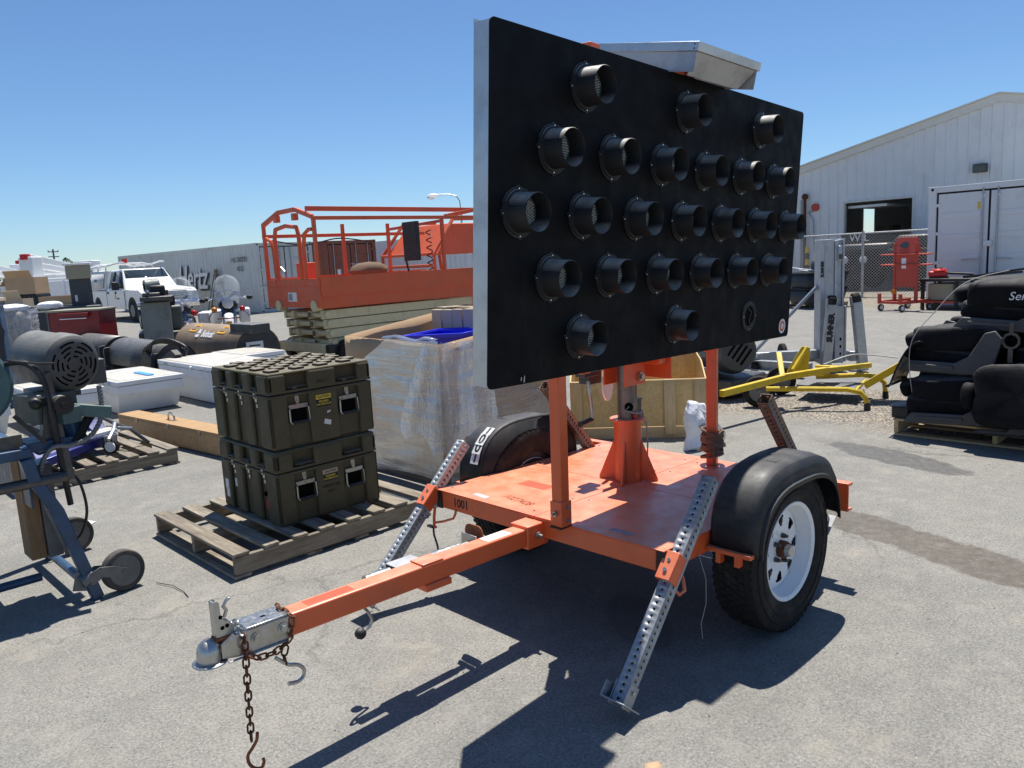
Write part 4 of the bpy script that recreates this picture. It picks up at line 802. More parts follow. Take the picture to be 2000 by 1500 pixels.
# ================================================================ blue bench with cold saw
bn = thing('rolling_bench', 'dark blue steel bench with splayed legs and two grey casters', 'bench', (0, 0, 0))
tp = one('bench_top', 'blue_bench', bn, ('bx', 2.06, 3.3, -2.82, -1.94, .775, .825), bevel=.006); one('top_tray', 'caster_grey', tp, ('bx', 2.10, 3.28, -2.78, -1.98, .826, .832)); one('side_angle', 'steel_dark', tp, ('bx', 2.085, 3.3, -1.985, -1.977, .8325, .89), bevel=.001)
one('end_plate', 'blue_bench', bn, ('bx', 2.075, 2.085, -2.76, -2.0, .52, .774))
for y in (-1.96, -2.80):
    one('leg', 'blue_bench', bn, ('bar', (2.088, y, .775), (2.07, y, .66), .055, .07, (0, 1, 0)), ('bar', (2.074, y, .68), (1.985, y, .48), .055, .06, (0, 1, 0)), ('bar', (1.992, y, .50), (1.868, y, .004), .055, .055, (0, 1, 0)), bevel=.005)
    c0 = Vector((1.905, y+.01, .115)); m = MB(); ax = Vector((-.12, .99, .08)).normalized()
    whc = Vector((1.735, y+.005, .108)); tyr = one('caster_wheel', 'rubber_grey', bn, ('cyl', tuple(whc-ax*.026), tuple(whc+ax*.026), .105, None, 40), bevel=.008, seg=3); one('wheel_hub', 'caster_grey', tyr, ('cyl', tuple(whc+ax*.0262), tuple(whc+ax*.0285), .078, None, 32), ('cyl', tuple(whc-ax*.036), tuple(whc+ax*.038), .018, None, 14))
    fk = MB()
    for sgn in (-1, 1):
        o_ = ax*(.032*sgn); pr = [(.0,.03),(.05,.05),(.12,.035),(.17,.012),(.18,-.01),(.165,-.028),(.13,-.03),(.06,-.005),(.02,-.03),(.0,-.03)]
        d_ = (whc - c0); d_.z *= .4; d_.normalize(); q = [c0 + d_*(a*1.0) + Vector((0, 0, b)) + o_ for a, b in pr]; fk.add([tuple(v_) for v_ in q] + [tuple(v_+ax*.004*sgn) for v_ in q], [tuple(range(9, -1, -1)), tuple(range(10, 20))] + [(i, (i+1) % 10, 10+(i+1) % 10, 10+i) for i in range(10)])
    fo = fk.build('caster_fork', 'caster_grey', bn, bevel=.001); one('fork_crown', 'caster_grey', fo, ('cyl', tuple(c0+Vector((.03,0,-.01))), tuple(c0+Vector((-.03,0,.012))), .036, None, 18), ('bar', (1.94, y+.004, .062), (1.912, y+.004, .158), .075, .012, (0, 1, 0)), bevel=.003)
one('foot_bar', 'blue_bench', bn, ('bar', (1.985, -2.79, .12), (1.985, -1.97, .12), .03, .05)) if False else one('foot_bar', 'blue_bench', bn, ('cyl', (1.925, -2.78, .115), (1.925, -1.985, .115), .022, None, 14), ('cyl', (2.05, -2.2, .11), (3.2, -2.2, .11), .022, None, 14))
one('towel_bar', 'steel_dark', bn, ('cyl', (1.93, -1.95, .655), (3.2, -1.95, .655), .026, None, 18))
one('wood_block', 'post_wood', bn, ('bx', 2.02, 2.09, -2.30, -2.14, .22, .77), bevel=.004); one('control_box', 'caster_grey', bn, ('bx', 1.95, 2.018, -2.28, -2.12, .22, .70), bevel=.004)
def hose(nm, pts, r, par, mat='hose_grey', ribs=True):
    P = [Vector(p) for p in pts]; out = []
    for i in range(len(P)-1):
        p0 = P[max(0, i-1)]; p1, p2 = P[i], P[i+1]; p3 = P[min(len(P)-1, i+2)]
        for k in range(10):
            t_ = k/10; out.append(.5*((2*p1) + (p2-p0)*t_ + (2*p0-5*p1+4*p2-p3)*t_*t_ + (3*p1-p0-3*p2+p3)*t_**3))
    out.append(P[-1])
    if ribs:
        L = [0]
        for i in range(1, len(out)): L.append(L[-1]+(out[i]-out[i-1]).length)
        n = int(L[-1]/.006); q = []; rr = []; j = 0
        for k in range(n+1):
            d = L[-1]*k/n
            while j < len(L)-2 and L[j+1] < d: j += 1
            q.append(out[j].lerp(out[j+1], (d-L[j])/max(1e-6, L[j+1]-L[j]))); rr.append(r*(1.0 if k % 3 else .80))
        return one(nm, mat, par, ('tube', q, rr, 10))
    return one(nm, mat, par, ('tube', out, r, 8))
sw = thing('cold_saw', 'cold saw with grey motor and teal guard on the blue bench', 'saw', (2.0, -2.2, .825))
sw.location = (0, 0, 0)
fan = Vector((1.80, -2.10, 1.185)); ad = Vector((.28, -.955, .10)).normalized(); MM = TR(*fan) @ basis(ad)
mt_ = link(MB().lathe([(.001,-.03),(.10,-.03),(.125,-.024),(.142,-.008),(.148,.02),(.147,.09),(.139,.095),(.137,.30),(.12,.33),(.05,.34),(.001,.34)], 48, None).mesh('motor', 'grey_motor', 30), 'motor', sw, MM)
for r_ in (.038, .062, .086, .110):
    n_ = 6
    for k in range(n_):
        a0 = 2*pi*k/n_ + .14 + r_*7; a1 = a0 + 2*pi/n_ - .34; m = MB(); q = 8
        m.add([(rr_*cos(a0+(a1-a0)*i/q), rr_*sin(a0+(a1-a0)*i/q), -.0308) for i in range(q+1) for rr_ in (r_-.0045, r_+.0045)], [(2*i, 2*i+1, 2*i+3, 2*i+2) for i in range(q)])
        m.build('vent_slot', 'dark_hole', mt_)
one('motor_foot', 'grey_motor', sw, ('bx', -.12, .10, -.20, .0, -.18, -.13, TR(1.86, -2.22, 1.185)), bevel=.005); one('junction_box', 'grey_motor', sw, ('bx', -.05, .05, -.05, .05, -.11, .02, TR(1.66, -2.26, 1.16)), bevel=.006)
gd_ = link(MB().lathe([(.001,.0),(.19,.0),(.205,.012),(.205,.07),(.19,.082),(.001,.082)], 40).mesh('blade_guard', 'teal', 30), 'blade_guard', sw, TR(2.245, -2.22, 1.12) @ basis((.2, .97, .1)))
one('gearbox', 'mill_green', sw, ('bx', -.10, .10, -.12, .10, -.08, .06, TR(1.92, -2.16, .99) @ RZ(.25)), ('cyl', (1.90,-2.10,1.0), (1.90,-1.99,1.0), .048, None, 20), bevel=.006)
one('clamp_block', 'teal', sw, ('bx', -.045, .045, -.03, .03, -.08, .0, TR(1.865, -2.0, .985) @ RZ(.2)), bevel=.004); one('pivot_knob', 'black', sw, ('cyl', (1.895,-1.985,1.0), (1.893,-1.955,1.0), .045, None, 24), ('cyl', (1.893,-1.955,1.0), (1.892,-1.945,1.0), .016, None, 12)); one('side_knob', 'black', sw, ('sph', (2.0, -2.02, 1.02), .03))
one('arm_bracket', 'teal', sw, ('bx', -.02, .15, -.025, .025, -.04, .02, TR(1.82, -2.02, .97) @ RZ(2.9) @ RY(.22)), bevel=.004)
one('column', 'steel_dark', sw, ('bar', (1.955,-2.06,.826), (1.93,-2.06,1.0), .065, .07), ('bar', (1.895,-2.02,.62), (1.93,-2.05,1.16), .03, .036), bevel=.004); one('vise', 'blue_bench', sw, ('bar', (1.85,-2.06,.83), (1.875,-2.04,.95), .10, .07), ('bx', 1.80, 2.06, -2.2, -2.0, .79, .835), bevel=.004)
for dx in (0, .085): one('grip_handle', 'black_matte', sw, ('bar', (1.73-dx*.3+.02,-2.02-dx*.2,.955), (1.83-dx*.25+.03,-1.98-dx,.80), .03, .03))
one('lever_arm', 'black', sw, ('bar', (2.10,-2.0,.98), (1.99,-1.97,.83), .018, .018)); one('stop_rod', 'zinc', sw, ('cyl', (1.99,-2.02,1.05), (1.90,-2.03,1.04), .009, None, 8)); one('coolant_wire', 'black', sw, ('tube', [(2.10,-1.98,1.245),(2.03,-2.0,1.225),(1.96,-2.01,1.21),(1.90,-1.99,1.205)], .005, 6))
hose('ribbed_hose', [(1.71,-2.02,1.065),(1.715,-2.0,.98),(1.735,-1.98,.90),(1.79,-1.97,.83),(1.88,-1.965,.80),(1.97,-1.97,.80),(2.03,-1.98,.70),(2.03,-1.985,.55),(2.0,-1.99,.42),(1.965,-2.03,.30),(1.95,-2.06,.24)], .0125, sw)
hose('black_hose', [(2.12,-2.2,1.2),(2.02,-2.05,1.22),(1.96,-2.0,1.14),(1.945,-1.98,1.0),(1.935,-1.985,.75),(1.92,-1.99,.5)], .014, sw, 'black', False); hose('loop_cord', [(1.90,-2.05,.66),(1.865,-2.0,.60),(1.85,-2.0,.45),(1.88,-2.05,.32),(1.93,-2.1,.28)], .007, sw, 'black', False)
tag(one('paper_sheet', 'paper', None, ('add', [(1.47,-3.32,.006),(1.56,-3.55,.004),(1.66,-3.42,.012),(1.62,-3.18,.004)], [(0,1,2,3)]), solid=.0006), 'white paper sheet lying on the asphalt behind the bench caster', 'paper')
# ================================================================ OSB crate, bag
cx = thing('open_crate', 'open plywood crate with pine battens behind the trailer mast', 'crate', (-2.41, -1.76, 0), math.atan2(.88, -.70))
CL, CD, CH = 1.14, .78, .50       # local X along the near face (to the right), local -Y... far side at +Y
sg = 1
for y0, y1, h, nm in ((-.012, 0, CH, 'near_panel'), (CD*1, CD+.012, CH+.13, 'far_panel')): one(nm, 'osb', cx, ('bx', -CL/2, CL/2, y0, y1, .10, h))
for x in (-CL/2, CL/2): one('side_panel', 'osb', cx, ('add', [(x-.006,0,.10),(x+.006,0,.10),(x+.006,CD,.10),(x-.006,CD,.10),(x-.006,0,CH),(x+.006,0,CH),(x+.006,CD*.45,CH+.11),(x-.006,CD*.45,CH+.11),(x+.006,CD,CH+.13),(x-.006,CD,CH+.13)], [(0,1,5,4),(1,2,8,6,5),(3,0,4,7,9),(4,5,6,7),(7,6,8,9),(2,3,9,8)]))
for x in (-CL/2+.0, -.16, .22, CL/2-.10): one('batten', 'fresh_z', cx, ('bx', x, x+.095, -.033, -.013, .03, CH+.006), bevel=.002)
one('rail', 'fresh_x', cx, ('bx', -CL/2, CL/2, -.0125, .02, .0, .095), bevel=.002); one('rail', 'fresh_x', cx, ('bx', -CL/2, CL/2, CD-.02, CD+.0125, .0, .095), bevel=.002); one('top_strip', 'fresh_x', cx, ('bx', -CL/2, CL/2, .0005, .02, CH-.07, CH+.004), bevel=.002); one('crate_floor', 'osb', cx, ('bx', -CL/2, CL/2, .021, CD-.021, .096, .108))
# ================================================================ scissor lift
SL = thing('scissor_lift', 'orange and cream scissor lift with folded guard rails', 'scissor lift', (-3.62, -8.86, 0))
PX, PY = 3.5, 1.72            # platform extends -X by PX and -Y by PY
zf, zr = .93, 2.36
def o2(nm, mat, *c, **k): return one(nm, mat, SL, *c, **k)
o2('side_panel', 'orange_lift', ('bx', -PX, -.04, -.03, .0, zf+.19, 1.44), bevel=.004); o2('side_skirt', 'orange_lift', ('bx', -PX, -.04, -.05, -.028, zf, zf+.195), bevel=.004)
ep = MB(); ep.bx(-.03, 0, -PY, 0, zf+.02, zf+.36); ep.bx(-.03, 0, -.40, 0, zf+.361, 1.42); ep.bx(-.03, 0, -PY, -PY+.35, zf+.361, 1.42); ep.build('end_panel', 'orange_lift', SL, bevel=.004)
gt = o2('gate_panel', 'orange_lift', ('bx', -.024, -.004, -PY+.36, -.41, zf+.365, 1.43), bevel=.003)
o2('platform_floor', 'orange_lift', ('bx', -PX, -.035, -PY+.02, -.055, 1.18, 1.22)); o2('far_side_panel', 'orange_lift', ('bx', -PX, -.04, -PY, -PY+.03, 1.0, 1.44))
def rpost(x, y, h=zr): return o2('rail_post', 'orange_lift', ('bar', (x, y, 1.42), (x, y, h), .055, .055), bevel=.004)
for x in (-.03, -2.62): rpost(x, -.03); rpost(x, -PY+.03)
rpost(-3.45, -.03); rpost(-1.6, -PY+.03)
o2('top_rail', 'orange_lift', ('bar', (0, -.03, zr), (-PX, -.03, zr), .06, .06), bevel=.004); o2('top_rail', 'orange_lift', ('bar', (0, -PY+.03, 2.16), (-PX, -PY+.03, 2.16), .06, .06), bevel=.004)
o2('folded_rail', 'orange_lift', ('bar', (-.02, -.22, 2.52), (-PX, -.12, 2.50), .06, .075), bevel=.004)
for a, b in (((-.02, -PY+.03, zr-.02), (-.02, -1.1, zr+.16)), ((-.02, -1.1, zr+.16), (-.02, -.55, zr+.17)), ((-.02, -.55, zr+.17), (-.02, -.03, zr+.02)), ((-PX, -.12, 2.5), (-2.7, -.03, zr+.02))): o2('folded_rail', 'orange_lift', ('bar', a, b, .055, .07), bevel=.004)
for y in (-.58, -1.18): o2('rail_clip', 'orange_lift', ('bx', -.06, .02, y-.05, y+.05, zr, zr+.11), bevel=.004)
def loop(y0, y1, h): return o2('gate_loop', 'orange_lift', ('tube', [(-.015,y0,1.40),(-.015,y0,h-.18),(-.015,y0+(.05 if y1 > y0 else -.05),h-.04),(-.015,(y0+y1)/2,h),(-.015,y1-(.05 if y1 > y0 else -.05),h-.04),(-.015,y1,h-.18),(-.015,y1,1.40)], .035, 8))
loop(-PY+.42, -.5, 2.29)
o2('gate_loop', 'orange_lift', ('tube', [(-.015,-.36,1.40),(-.015,-.38,1.9),(-.015,-.32,2.13),(-.015,-.18,2.19),(-.015,-.06,2.19)], .032, 8)); o2('gate_loop', 'orange_lift', ('tube', [(-.015,-PY+.36,1.40),(-.015,-PY+.34,1.9),(-.015,-PY+.28,2.06),(-.015,-PY+.12,2.12)], .032, 8))
o2('control_box', 'orange_lift', ('bx', -.5, -.25, -1.1, -.75, 1.44, 1.68), bevel=.01); o2('grab_loop', 'galv', ('tube', [(-.1,-1.35,1.44),(-.08,-1.4,1.58),(-.08,-1.3,1.62),(-.08,-1.2,1.55),(-.1,-1.2,1.44)], .018, 6))
o2('manual_box', 'black', ('bx', -2.10, -2.02, -.42, -.02, 1.62, 2.30), bevel=.01); o2('tool_tray', 'black', ('bx', -.42, .0, -.02, .01, 0, .42, TR(-2.10, -.35, 1.24) @ RZ(.9) @ RX(.18)), bevel=.006)
o2('tarp_bundle', 'rope', ('sph', (-1.35, -.55, 1.50), .34, 10, 6, (1.2, .5, .42))); o2('cross_rail', 'orange_lift', ('bar', (-2.62, -.03, zr-.06), (-2.62, -PY, zr-.12), .05, .05), bevel=.003)
hose('coiled_cord', [(-2.45+.06*sin(k*2.1), -.2+.05*cos(k*2.1), 2.15-.045*k) for k in range(17)], .011, SL, 'black', False); hose('hung_cable', [(-.1,-PY+.03,2.10),(-.8,-PY+.03,2.0),(-1.5,-PY+.03,2.10),(-2.2,-PY+.03,2.02)], .012, SL, 'black', False)
st_ = o2('data_sticker', 'sticker_white', ('bx', 0, .002, -1.0, -.72, zf+.12, zf+.27)); one('sticker_print', 'sticker_grey', st_, ('bx', .002, .003, -.98, -.86, zf+.14, zf+.25))
for k in range(4):                          # folded arms, outer and inner pairs at both sides
    z0 = .90 - .155*k; lx = -.06 - .03*k
    for ys, sgn in ((-.10, 1), (-PY+.42, 1)):
        a = o2('scissor_arm', 'cream', ('bx', -PX+.2, lx-.02, ys-.06, ys, z0-.142, z0), bevel=.006)
        pn = one('pin', 'cream', a, ('cyl', (lx-.10, ys, z0-.07), (lx-.10, ys+.04, z0-.07), .052, None, 18)); 
    b = o2('inner_arm', 'cream', ('bx', -PX+.3, lx, -.52, -.44, z0-.14, z0-.006), bevel=.005); one('pin', 'steel_dark', b, ('cyl', (lx, -.48, z0-.07), (lx+.006, -.48, z0-.07), .05, None, 18))
    b = o2('inner_arm', 'cream', ('bx', -PX+.3, lx+.01, -1.05, -.97, z0-.14, z0-.006), bevel=.005)
    o2('cross_tube', 'cream', ('cyl', (lx-.08, -1.28, z0-.07), (lx-.08, -.12, z0-.07), .048, None, 14))
for y in (-.18, -1.34): o2('slide_block', 'cream', ('cyl', (-.12, y, zf+.05), (.02, y, zf+.05), .09, None, 18))
o2('chassis', 'cream', ('bx', -PX+.1, -.05, -PY+.15, -.12, .20, .36), bevel=.01); o2('ground_box', 'black', ('bx', -.6, -.1, -.14, -.02, .2, .34), bevel=.01)
for x in (-.45, -2.9):
    for y in (-.02, -PY+.02):
        wv = o2('wheel', 'rubber', ('cyl', (x, y-.1, .2), (x, y+.1, .2), .2, None, 28), bevel=.02); one('rim', 'cream', wv, ('cyl', (x, y+.1, .2), (x, y+.112, .2), .12, None, 20))
# neighbour lift hood behind
S2 = thing('boom_lift', 'orange machine hood with tubular rail beside the lift behind the board', 'lift', (-7.4, -11.4, 0))
one('hood', 'orange_lift', S2, ('add', [(0,-.9,1.72),(0,.9,1.72),(-1.5,.9,1.72),(-1.5,-.9,1.72),(-.5,-.75,2.36),(-.5,.75,2.36),(-1.3,.75,2.36),(-1.3,-.75,2.36)], [(3,2,1,0),(4,5,6,7),(0,1,5,4),(1,2,6,5),(2,3,7,6),(3,0,4,7)]), bevel=.02)
one('body', 'orange_lift', S2, ('bx', -1.6, -.2, -.85, .85, .5, 1.3), bevel=.03)
for y in (-.9, .9):
    one('rail_frame', 'orange_lift', S2, ('tube', [(.1,y,1.3),(.1,y,1.74),(-.5,y*.95,2.44),(-1.4,y*.95,2.44),(-1.55,y,1.3)], .04, 8))
one('rail_bar', 'orange_lift', S2, ('cyl', (.1,-.9,1.74), (.1,.9,1.74), .035, None, 10), ('cyl', (.1,-.9,1.5), (.1,.9,1.5), .035, None, 10)); 
for x in (-.4, -1.4):
    for y in (-.8, .8): one('wheel', 'rubber', S2, ('cyl', (x, y-.12, .4), (x, y+.12, .4), .4, None, 24), bevel=.03)
# ================================================================ shipping containers
def container(name, label, loc, rz, L, mat, H=2.6, W=2.44, doors=True, ridge=.28, gask='gasket', roofrib=False):
    "local: door end faces +X at x=0, body extends to -X; width along Y 0..W"
    c = thing(name, label, 'container', loc, rz); f = lambda nm, m, *q, **k: one(nm, m, c, *q, **k)
    for y in (0, W-.16):
        f('corner_post', mat, ('bx', -.13, 0, y, y+.16, 0, H), bevel=.01); f('corner_post', mat, ('bx', -L, -L+.13, y, y+.16, 0, H), bevel=.01)
        for z in (0, H-.12):
            q = f('corner_casting', mat, ('bx', -.17, .012, y-.008, y+.17, z-.002 if z else 0, z+.122), bevel=.006)
            one('casting_hole', 'gasket', q, ('cyl', (.012, y+.08, z+.06), (.014, y+.08, z+.06), .032, None, 12))
        f('top_rail', mat, ('bx', -L+.13, -.13, y+.01, y+.10, H-.10, H-.003)); f('bottom_rail', mat, ('bx', -L+.13, -.13, y+.01, y+.10, .02, .16))
        m = MB(); n = int(L/ridge); d = .036; pts = []
        for k in range(n):
            x0 = -L+.13+(L-.26)*k/n; w_ = (L-.26)/n; pts += [(x0, 0), (x0+.25*w_, 0), (x0+.5*w_, d), (x0+.75*w_, d)]
        pts.append((-.13, 0)); yy = y+.03 if y == 0 else y+.085
        m.add([(x, yy+p, z) for x, p in pts for z in (.16, H-.1)], [(2*i, 2*i+2, 2*i+3, 2*i+1) for i in range(len(pts)-1)]); m.build('side_wall', mat, c, smooth=20)
    m = MB(); n = int(L/.3); m.add([(-L+L*i/n, yy_, H-.03+(.025 if i % 2 else 0)) for i in range(n+1) for yy_ in (.05, W-.05)], [(2*i, 2*i+1, 2*i+3, 2*i+2) for i in range(n)]); m.build('roof', mat, c, smooth=20)
    f('rear_wall', mat, ('bx', -L+.02, -L+.06, .16, W-.16, .1, H-.1)); f('sill', mat, ('bx', -.12, -.005, .16, W-.16, 0, .14), bevel=.005); f('header', mat, ('bx', -.12, -.005, .16, W-.16, H-.13, H-.004), bevel=.005)
    f('gasket_frame', gask, ('bx', -.09, -.052, .162, W-.162, .142, H-.132))
    for k in range(2):
        y0 = .20 + k*(W/2-.18); y1 = y0 + W/2 - .225
        dd = f('door', mat, ('bx', -.051, -.03, y0, y1, .17, H-.17), bevel=.004)
        for z in (.62, 1.06, 1.52, 1.98): one('door_rib', mat, dd, ('bx', -.0305, -.018, y0+.08, y1-.14, z-.06, z+.06), bevel=.006)
        for yb in ((y1-.10,) if k == 0 else (y0+.14,)) if W < 2.5 and name == 'white_container' else (y0+.22, y1-.2):
            one('lock_rod', 'galv', dd, ('cyl', (.0, yb, .10), (.0, yb, H-.10), .018, None, 10)); one('rod_bracket', mat, dd, ('bx', -.02, .012, yb-.05, yb+.05, H-.30, H-.24), bevel=.003)
            one('door_handle', 'galv', dd, ('bar', (.02, yb, 1.02), (.02, yb-.38 if k == 0 else yb+.3, 1.0), .02, .03))
        yh = y0-.0 if k == 0 else y1
        for z in (.35, .95, 1.6, 2.22): one('hinge', mat, dd, ('bx', -.045, -.012, yh-.10, yh+.06, z-.035, z+.035), bevel=.003) if k == 0 else one('hinge', mat, dd, ('bx', -.045, -.012, yh-.06, yh+.10, z-.035, z+.035), bevel=.003)
    return c
wc = container('white_container', 'white shipping container with closed double doors on the right', (-16.5, -4.13, 0), 0, 6.06, 'cont_white', 2.63)
one('placard', 'sticker_yellow', wc, ('bx', -.0295, -.028, .98, 1.04, 2.08, 2.24)); one('lock_box', 'cont_white', wc, ('bx', -.03, .03, 1.13, 1.30, 1.28, 1.40), bevel=.006)
# grey container with lettering: long side faces +X side of the yard
gc = container('grey_container', 'long grey shipping container with big shaded lettering on its side', (-13.45, -25.5, 0), pi/2-.055, 12.6, 'cont_grey', 2.6)
gc.location = (-13.36, -25.6, 0); gc.rotation_euler = (0, 0, pi/2 + .045)
gc.location = Vector((-10.92, -25.5, 0)) - Vector((2.44*cos(.045), 2.44*sin(.045), 0)); gc.rotation_euler = (0, 0, pi/2 + .045)
# local frame: door end +X -> world +Y ; local y=0 side -> world +X side
HM = lambda x, z: facing((x, -.012, z), (0, -1, 0))
gc.rotation_euler = (0, 0, pi/2 + .06); gc.location = (-10.92, -25.5, 0)
cont_txt = []
brc = container('brown_container', 'rust brown shipping container doors behind the scissor lift', (-13.75, -25.4, 0), pi/2, 6.06, 'cont_brown', 2.6)
for y, z, w_, h_ in ((.62, 1.35, .16, .28), (.98, 1.38, .12, .18)): one('placard', 'sticker_white', brc, ('bx', -.029, -.027, y-w_/2, y+w_/2, z-h_/2, z+h_/2))
text('lettering', 'TGHU 167406 2', .15, facing((-.02, 1.72, 1.62), (1, 0, 0)), 'ink_white', brc, .001)
for q, tx in enumerate(('HS 200781', '42G')): text('lettering', tx, .28, HM(-1.25, 2.02-.34*q), 'cabinet_dark', gc, .002)
hz = text('lettering', 'Hertz', 1.35, HM(-5.2, 1.35), 'ink', gc, .002, shear=.28, sx=.80, bold=.055); hz.location.y -= .0; text('lettering', 'Hertz', 1.35, facing((-5.24, -.020, 1.39), (0, -1, 0)), 'white_paint', gc, .002, shear=.28, sx=.80, bold=.02)
for y, w_ in ((.9, .2),): one('placard', 'sticker_white', gc, ('bx', -.029, -.027, y, y+w_, 1.3, 1.6))
fg = container('distant_container', 'pale container standing far behind the scissor lift', (-24.2, -31.5, 0), pi/2, 6.06, 'cont_grey', 2.9)
fg2 = container('distant_container', 'pale ribbed container beside the orange machine hood', (-20.0, -24.0, 0), pi/2+.2, 6.06, 'cont_white', 2.6)
# step ladder leaning at the container
ld_ = thing('step_ladder', 'old wooden step ladder leaning against the grey container', 'ladder', (-10.25, -28.6, 0), 1.35)
for s in (-1, 1): one('ladder_rail', 'ladder_wood', ld_, ('bar', (s*.28, 0, 0), (s*.16, .42, 1.72), .07, .03)); one('ladder_leg', 'ladder_wood', ld_, ('bar', (s*.28, .75, 0), (s*.18, .44, 1.68), .05, .03))
for k in range(5): one('ladder_step', 'ladder_wood', ld_, ('bx', -.26+.02*k, .26-.02*k, .06+.075*k, .17+.075*k, .3*k+.27, .3*k+.30))
one('ladder_shelf', 'ladder_wood', ld_, ('bx', -.24, .24, .3, .85, 1.15, 1.18))
# ================================================================ steel building
bl = thing('steel_building', 'pale ribbed steel building with gable roof and open bay', 'building', (-24, 0, 0))
Yr, Zr, sl2 = -4.74, 5.5, .2295; YL, YR = -22.0, 6.0
def zroof(y): return max(3.9, Zr - abs(y-Yr)*sl2)
DY0, DY1, DZ = -9.22, -7.07, 2.77
y = YL; k = 0; pw = .305
while y < YR:                                # ribbed wall panels, one object each
    y1 = min(y+pw*3, YR); m = MB(); pts = []
    for r in range(3):
        yy = y + pw*r
        for u_, d in ((0, .03), (.03, .03), (.055, 0), (.275, 0)): pts.append((yy+u_, d))
    pts.append((y1, .03)); zb = 0
    cut = not (y1 < DY0+.02 or y > DY1-.02)
    vs = []
    for q, (yy, d) in enumerate(pts):
        lo_ = DZ if DY0 < yy < DY1 else 0
        vs += [(d, yy, lo_), (d, yy, zroof(yy)-.10)]
    m.add(vs, [(2*i, 2*i+2, 2*i+3, 2*i+1) for i in range(len(pts)-1)]); m.build('wall_panel', 'siding', bl, smooth=20); y = y1
for y0, y1 in ((YL, -11.71), (-11.71, Yr), (Yr, 2.2), (2.2, YR)):
    m = MB(); a, b = zroof(y0), zroof(y1); m.add([(.10,y0,a-.22),(.10,y1,b-.22),(.10,y1,b),(.10,y0,a),(.02,y0,a-.22),(.02,y1,b-.22),(.02,y1,b),(.02,y0,a)], [(0,1,2,3),(7,6,5,4),(0,4,5,1),(3,2,6,7),(0,3,7,4),(1,5,6,2)]); m.build('rake_trim', 'trim_pale', bl)
    m = MB(); m.add([(.16,y0,a+.004),(.16,y1,b+.004),(-22,y1,b+.004),(-22,y0,a+.004),(.16,y0,a+.05),(.16,y1,b+.05),(-22,y1,b+.05),(-22,y0,a+.05)], [(3,2,1,0),(4,5,6,7),(0,1,5,4),(1,2,6,5),(2,3,7,6),(3,0,4,7)]); m.build('roof', 'trim_pale', bl)
one('side_wall', 'siding', bl, ('bx', -22, -.05, YL, YL+.05, 0, zroof(YL)-.1)); one('side_wall', 'siding', bl, ('bx', -22, -.05, YR-.05, YR, 0, zroof(YR)-.1))
# rear wall with its own opening
one('rear_wall', 'siding', bl, ('bx', -22, -21.9, -21.9, -17.45, 0, 3.88)); one('rear_wall', 'siding', bl, ('bx', -22, -21.9, -16.8, 5.9, 0, 3.88)); one('rear_header', 'siding', bl, ('bx', -22, -21.9, -17.449, -16.801, 3.4, 3.88))
for y_ in (DY0, DY1): one('door_jamb', 'trim_pale', bl, ('bx', -.14, .045, y_-.06 if y_ == DY0 else y_, y_ if y_ == DY0 else y_+.06, 0, DZ+.06))
one('door_header', 'trim_pale', bl, ('bx', -.14, .045, DY0, DY1, DZ, DZ+.06)); one('tilt_door', 'siding', bl, ('bx', -2.2, -.15, DY0+.05, DY0+1.3, DZ-.18, DZ-.10))
wl_ = one('wall_light', 'steel_dark', bl, ('bx', .03, .20, -5.35, -4.98, 3.33, 3.58), bevel=.02); one('light_lens', 'lens_grey', wl_, ('bx', .2, .205, -5.31, -5.02, 3.35, 3.50))
one('door_lintel_pipe', 'galv', bl, ('cyl', (.06, -10.72, .4), (.06, -10.72, 3.0), .035, None, 8)); one('vent_pipe', 'rust', bl, ('cyl', (.14, -10.55, .5), (.14, -10.55, 3.05), .05, None, 10), ('sph', (.14, -10.55, 3.1), .11)); one('alarm_bell', 'red_cart', bl, ('cyl', (.05, -10.2, 2.72), (.12, -10.2, 2.72), .13, None, 18)); one('conduit', 'galv', bl, ('tube', [(.06,-10.25,2.6),(.06,-10.45,2.58),(.06,-10.28,2.3),(.06,-10.24,1.2)], .02, 6))
yp = thing('bollard', 'striped yellow and black pipe bollard by the building wall', 'bollard', (-22.6, -9.85, 0))
for k in range(7): one('stripe', 'yellow' if k % 2 == 0 else 'ink', yp, ('cyl', (0, 0, .2*k), (0, 0, .2*k+.2), .07, None, 12))
# stored goods inside the open bay
for lb, x, y_, w_, h_ in (('tall dark storage crate just inside the open bay', -27.5, -8.95, .9, 2.0), ('low dark storage crate beside the tall one inside the bay', -28, -8.2, .6, 1.5)):
    q = thing('storage_crate', lb, 'crate', (x, y_, 0)); one('crate_box', 'dark_pallet_z', q, ('bx', -.5, .5, -w_/2, w_/2, 0, h_*.75), bevel=.02); one('crate_top', 'dark_pallet_z', q, ('bx', -.5, .3, -w_/2, w_*.1, h_*.75, h_), bevel=.02)
jeep = thing('parked_vehicle', 'dark vehicle with white lettering parked behind the fence', 'vehicle', (-22.3, -6.95, 0))
one('body', 'black_matte', jeep, ('bx', -.8, .8, -1.45, 1.3, .55, 1.25), bevel=.12, seg=3); one('hood', 'steel_dark', jeep, ('bx', -.75, .75, -1.4, .1, 1.2, 1.42), bevel=.1, seg=3); one('cab', 'black', jeep, ('add', [(-.72,.0,1.25),(.72,.0,1.25),(.72,1.25,1.25),(-.72,1.25,1.25),(-.6,.3,1.62),(.6,.3,1.62),(.6,1.2,1.62),(-.6,1.2,1.62)], [(3,2,1,0),(4,5,6,7),(0,1,5,4),(1,2,6,5),(2,3,7,6),(3,0,4,7)]), bevel=.06)
for x in (-.8, .8):
    for y_ in (-.95, .85): one('wheel', 'rubber', jeep, ('cyl', (x-.1, y_, .38), (x+.1, y_, .38), .38, None, 20), bevel=.04)
